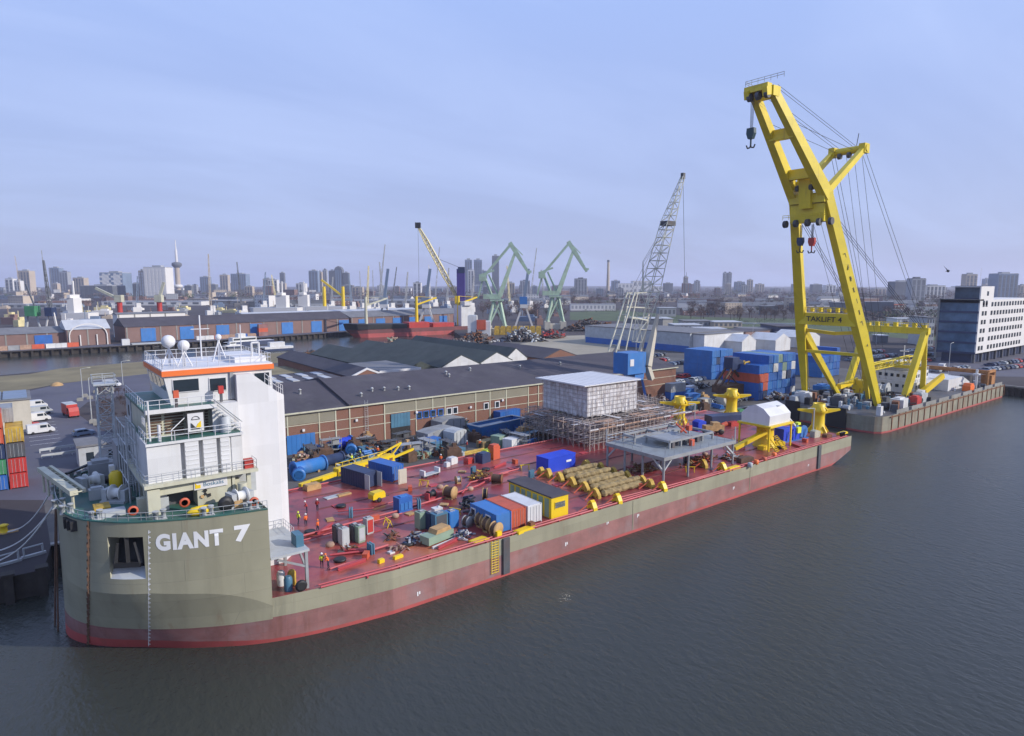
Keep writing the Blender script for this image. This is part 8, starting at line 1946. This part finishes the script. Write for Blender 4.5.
# green double link cranes
def greencrane(lab, px, pyb, sc):
    p = P(px, pyb, 3); t = T('luffing_crane', lab, 'crane', p, FACE, 'green double link cranes'); m = 'green_crane'
    b = MB()
    for x, y in ((-6, -5), (6, -5), (6, 5), (-6, 5)): b.beam((x, y, 6), (x*.35, y*.5, 25), 1.8).beam((x, y, 6), (-x*.4, y*.6, 24), 1.1)
    b.box(-5, -5, 24.5, 5, 5, 25.5); b.build('portal', m, t)
    b = MB()
    for x in (-6, 6): b.box(x-2.2, -6.5, 0, x+2.2, 6.5, 6)
    b.box(-4, -5, 0, 4, 5, 4); b.build('bogie', 'beige', t)
    b = MB().box(-10, -3, 26, 3, 3, 29.5).beam((-4, -2, 29), (-9, 0, 42), 1.5).beam((-4, 2, 29), (-9, 0, 42), 1.5).beam((1, -2, 29), (-6, 0, 44), 1.1).beam((1, 2, 29), (-6, 0, 44), 1.1).box(-13, -2, 39, -8, 2, 44).beam((-10.5, 0, 40), (-14, 0, 26), 1.2)
    b.beam((-13, 0, 43), (-2, 0, 47), 1.4); b.build('machine_house', m, t)
    MB().beam((2, -1.6, 28), (13.5, -.6, 60), 2.8, 3.4, w2=1.5, h2=1.8).beam((2, 1.6, 28), (13.5, .6, 60), 2.8, 3.4, w2=1.5, h2=1.8).build('main_jib', m, t)
    MB().beam((-9, 0, 43), (10.5, 0, 66), 1.8).build('tie_bar', m, t)
    MB().beam((9.5, 0, 67), (14, 0, 60), 1.4, 3.0).beam((14, 0, 60), (24, 0, 44), 3.2, 3.2, w2=1.5, h2=1.7).beam((13, 0, 64), (19, 0, 58), .7).beam((22, 0, 46), (25.5, 0, 46), 1.6).build('fly_jib', m, t)
    t.scale = (sc, sc, sc); return t
greencrane('pale green double link crane nearer the purple crane', 497, 334, .92); greencrane('pale green double link crane standing farther right', 555, 329, .98)
# purple mobile crane
D_ = 500; p = G(461, D_); t = T('mobile_harbour_crane', 'purple towered mobile harbour crane with long pale yellow lattice jib', 'crane', p, FACE); zt = ZT(269, D_)-3
MB().box(-3, -3, 4, 3, 3, zt).build('tower', 'purple', t); MB().box(-4.5, -4, 0, 8, 4, 5).box(-2, -3.2, zt-3, 3, 3.2, zt+1.5).build('base', 'navy', t)
MB().box(-4.6, -3.3, ZT(300, D_)-6, -1.2, 3.3, ZT(300, D_)).build('cab', 'yellow', t)
e = G(419, D_)-p; l_ = Vector((-e.xy.length, 0, ZT(226, D_)-3)); f_ = Vector((-3, 0, ZT(298, D_)-3))
dr_ = (l_-f_).normalized(); nn = Vector((-dr_.z, 0, dr_.x))
def rr(c, w_): return [c+nn*w_+Vector((0, -w_, 0)), c+nn*w_+Vector((0, w_, 0)), c-nn*w_+Vector((0, w_, 0)), c-nn*w_+Vector((0, -w_, 0))]
m1 = f_.lerp(l_, .3); m2 = f_.lerp(l_, .8)
MB().truss(rr(f_, .5), rr(m1, 1.7), 5, .42, .3).truss(rr(m1, 1.7), rr(m2, 1.5), 10, .42, .28).truss(rr(m2, 1.5), rr(l_, .5), 5, .36, .25).build('jib', 'jib_sand', t)
MB().cbox(l_.x, 0, l_.z-1.5, 4, 3, 4).build('jib_head', 'black', t)
MB().beam((2, 0, zt), m1*.3+l_*.5+nn*(-4), .25).beam(l_, (l_.x, 0, 18), .16).build('hoist_rope', 'wire', t)
for px, lab, m in ((384, 'small blue grey portal crane left of two before the terminal', 'far_blue'), (426, 'pale blue portal crane beside the purple crane', 'far_blue'), (560, 'x', None), (524, 'small blue portal crane between the green cranes', 'mid_blue')):
    if not m: continue
    t = T('portal_crane', lab, 'crane', G(px, 520), FACE, 'small blue portal cranes'); b = MB().beam((-7, 0, 0), (-1.5, 0, 16), 1.4).beam((7, 0, 0), (1.5, 0, 16), 1.4).box(-3, -3, 15, 3, 3, 18); b.build('portal', 'far_white', t); MB().box(-3.5, -3, 18, 2.5, 3, 24).build('machine_house', m, t); MB().beam((0, 0, 22), (3.5, 0, 46), 2.2, 2.2, w2=.6).build('jib', 'far_blue', t)
t = T('port_office', 'white ship superstructure like building with orange block beside the purple crane', 'building', G(478, 430), FACE)
MB().box(-7, 0, 0, 8, 10, 9.5).box(-7, 0, 9.5, -1, 10, 13).build('wall', 'white', t); MB().box(-1, -1, 4, 5, -.05, 10.5).build('orange_block', 'orange_red', t); MB().box(-6.5, 1, 13, -1.5, 9, 13.4).build('roof', 'lgrey', t)
o = MB(); 
for k in range(8): o.box(-16+k*4, -2, 0, -12.4+k*4, 2, 5).cbox(-14+k*4, 0, 5, 3, 3, .8)
o = o.build('rail_wagons', 'khaki_yellow'); o.location = G(518, 440); o.rotation_euler = (0, 0, FACE); tag(o, 'row of mustard yellow wagons at the foot of the green cranes', 'wagon row')
# scrap heaps
def heap(lab, px0, px1, py, hgt, m, seed, n=260, size=2.):
    D = F*math.cos(PIT)*(CAMH-3)/(py-HOR); a = G(px0, D); c = G(px1, D); L_ = (c-a).length
    pile('scrap_heap', lab, (a+c)/2, L_/2, 9, hgt, m, 'scrap heap', n, size, None, seed).rotation_euler = (0, 0, FACE)
heap('dark scrap heap at the foot of the left green crane', 452, 498, 342, 6, ['scrap', 'dgrey', 'rust'], 5); heap('grey brown scrap heap between the two green cranes', 500, 545, 340, 8, ['scrap', 'lgrey', 'dgrey'], 6); heap('red and dark scrap heap below the right green crane', 540, 566, 337, 5, ['scrap', 'red', 'dgrey'], 7, 160); heap('long dark scrap heap right of the green cranes', 562, 615, 330, 9, ['scrap', 'dgrey', 'rust'], 8); heap('brown scrap heap left of the blue crane mast', 595, 622, 332, 8, ['rust', 'scrap', 'brown'], 9, 160)
heap('low grey scrap heap beside the channel end', 440, 475, 345, 3, ['lgrey', 'scrap', 'dgrey'], 10, 140); heap('brown junk heap on the pale shed quay, left', 300, 318, 355, 3, ['brown', 'rust', 'dgrey'], 11, 60, 1.2); heap('brown junk heap on the pale shed quay, middle', 326, 340, 358, 5, ['brown', 'rust', 'dgrey'], 12, 60, 1.2); heap('dark machine heap on the quay behind the brick gable', 346, 362, 357, 4, ['dgrey', 'navy', 'brown'], 13, 60, 1.2)
heap('green brown junk heap left of the small yellow cabin', 384, 398, 345, 5, ['sage', 'plank', 'evergreen'], 14, 70, 1.5)
lot([((440, 347), (500, 342), 16)], 'along the channel end quay', 'cars along the channel end', 9)
# pale gangway deck on the far left channel
# bird
o = MB().add([(0, 0, 0), (1.6, .1, .5), (.2, .5, .1), (-1.6, .1, .6), (-.2, .5, .1), (0, -.4, .1), (0, 1.2, -.1)], [(0, 1, 2), (0, 4, 3), (0, 2, 6, 4), (5, 2, 6), (5, 6, 4)]).sphere((0, .3, 0), .28, 8, 0, .8).build('bird', 'black')
o.location = Vector((CAMX, CAMY, CAMH))+Vector(_ray(949, 271))*190; o.scale = (1.4, 1.3, 1.6); o.rotation_euler = (0, rad(20), FACE); tag(o, 'dark bird flying in the sky above the office building', 'bird')

for i, (x0, x1, pb, pt, lab) in enumerate(((-10, 60, 308, 304.5, 'pale long roofed works behind the left quay cranes'), (100, 200, 305, 301.5, 'long white roofed works behind the pedestal cranes'), (205, 258, 304, 300.5, 'long pale works right of the pale lattice jib'), (58, 78, 304, 299, 'white blocky works building behind the left white ship'), (345, 420, 304, 300.5, 'long pale grey works behind the red ship deck cranes'), (255, 300, 300, 296, 'tan brick works below the cream blocks'))):
    shed_px('long_works', lab, x0, x1, pb, pt, 30, ('far_grey', 'far_white', 'far_tan', 'far_white', 'far_grey', 'far_brick')[i], 'roof_light', None, None, (1, 9, 'far_dark'))

# more slender jibs and dock clutter of the middle port
for i, (x0, x1, D, py) in enumerate(((330, 333, 900, 277), (351, 349, 850, 274), (366, 369, 760, 266), (383, 380, 900, 262), (404, 408, 780, 272), (262, 266, 900, 272), (276, 272, 1000, 275), (446, 449, 900, 268), (470, 474, 800, 276), (135, 138, 800, 276), (510, 507, 900, 266), (545, 541, 950, 270))):
    mast('thin grey dock jib, %s of the slender jibs in the middle port' % ('first', 'second', 'third', 'fourth', 'fifth', 'sixth', 'seventh', 'eighth', 'ninth', 'tenth', 'eleventh', 'last')[i], x0, x1, D, py, ('far_grey', 'far_blue', 'jib_sand', 'far_grey')[i % 4], 1.5)
rq = random.Random(44); cc = ('jib_sand', 'far_white', 'far_blue', 'far_grey', 'far_brick', 'far_tan')
cnm = ('sand coloured', 'white', 'blue grey', 'grey', 'brick red', 'tan')
for k in range(64):
    px = rq.uniform(0, 560); D = rq.uniform(520, 1000); p = G(px, D); m = k % 6; l = rq.uniform(5, 20); h = rq.uniform(3, 8)
    o = MB().cbox(0, 0, 0, l, rq.uniform(5, 10), h*.8).cbox(l*.15, 0, h*.8, l*.4, 4, h*.35).tube((-l*.3, 0, h*.8), (-l*.3, 0, h*1.9), .35, 4).build('dock_building', cc[m]); o.location = p; o.rotation_euler = (0, 0, FACE+rq.uniform(-.3, .3))
    tag(o, 'small %s dock building with a mast beyond the terminal sheds' % cnm[m], 'dock building', 'dock buildings beyond the terminal, '+cnm[m])
# ================================================================ the hazy air over the harbour
hz = bpy.data.materials.new('haze'); hz.use_nodes = True; nt = hz.node_tree
for n_ in list(nt.nodes):
    if n_.type != 'OUTPUT_MATERIAL': nt.nodes.remove(n_)
pv = nt.nodes.new('ShaderNodeVolumePrincipled'); pv.inputs['Color'].default_value = (.80, .82, .99, 1); pv.inputs['Density'].default_value = 1.0e-4; pv.inputs['Anisotropy'].default_value = .2
nt.links.new(pv.outputs[0], [n_ for n_ in nt.nodes if n_.type == 'OUTPUT_MATERIAL'][0].inputs['Volume'])
M['haze'] = hz
top = max((o.matrix_world.translation.z if o.type != 'MESH' else 0) for o in scn.objects)
o = MB().box(-9500, -9500, -2.6, 9500, 9500, 215).build('haze', 'haze'); stuff(o)
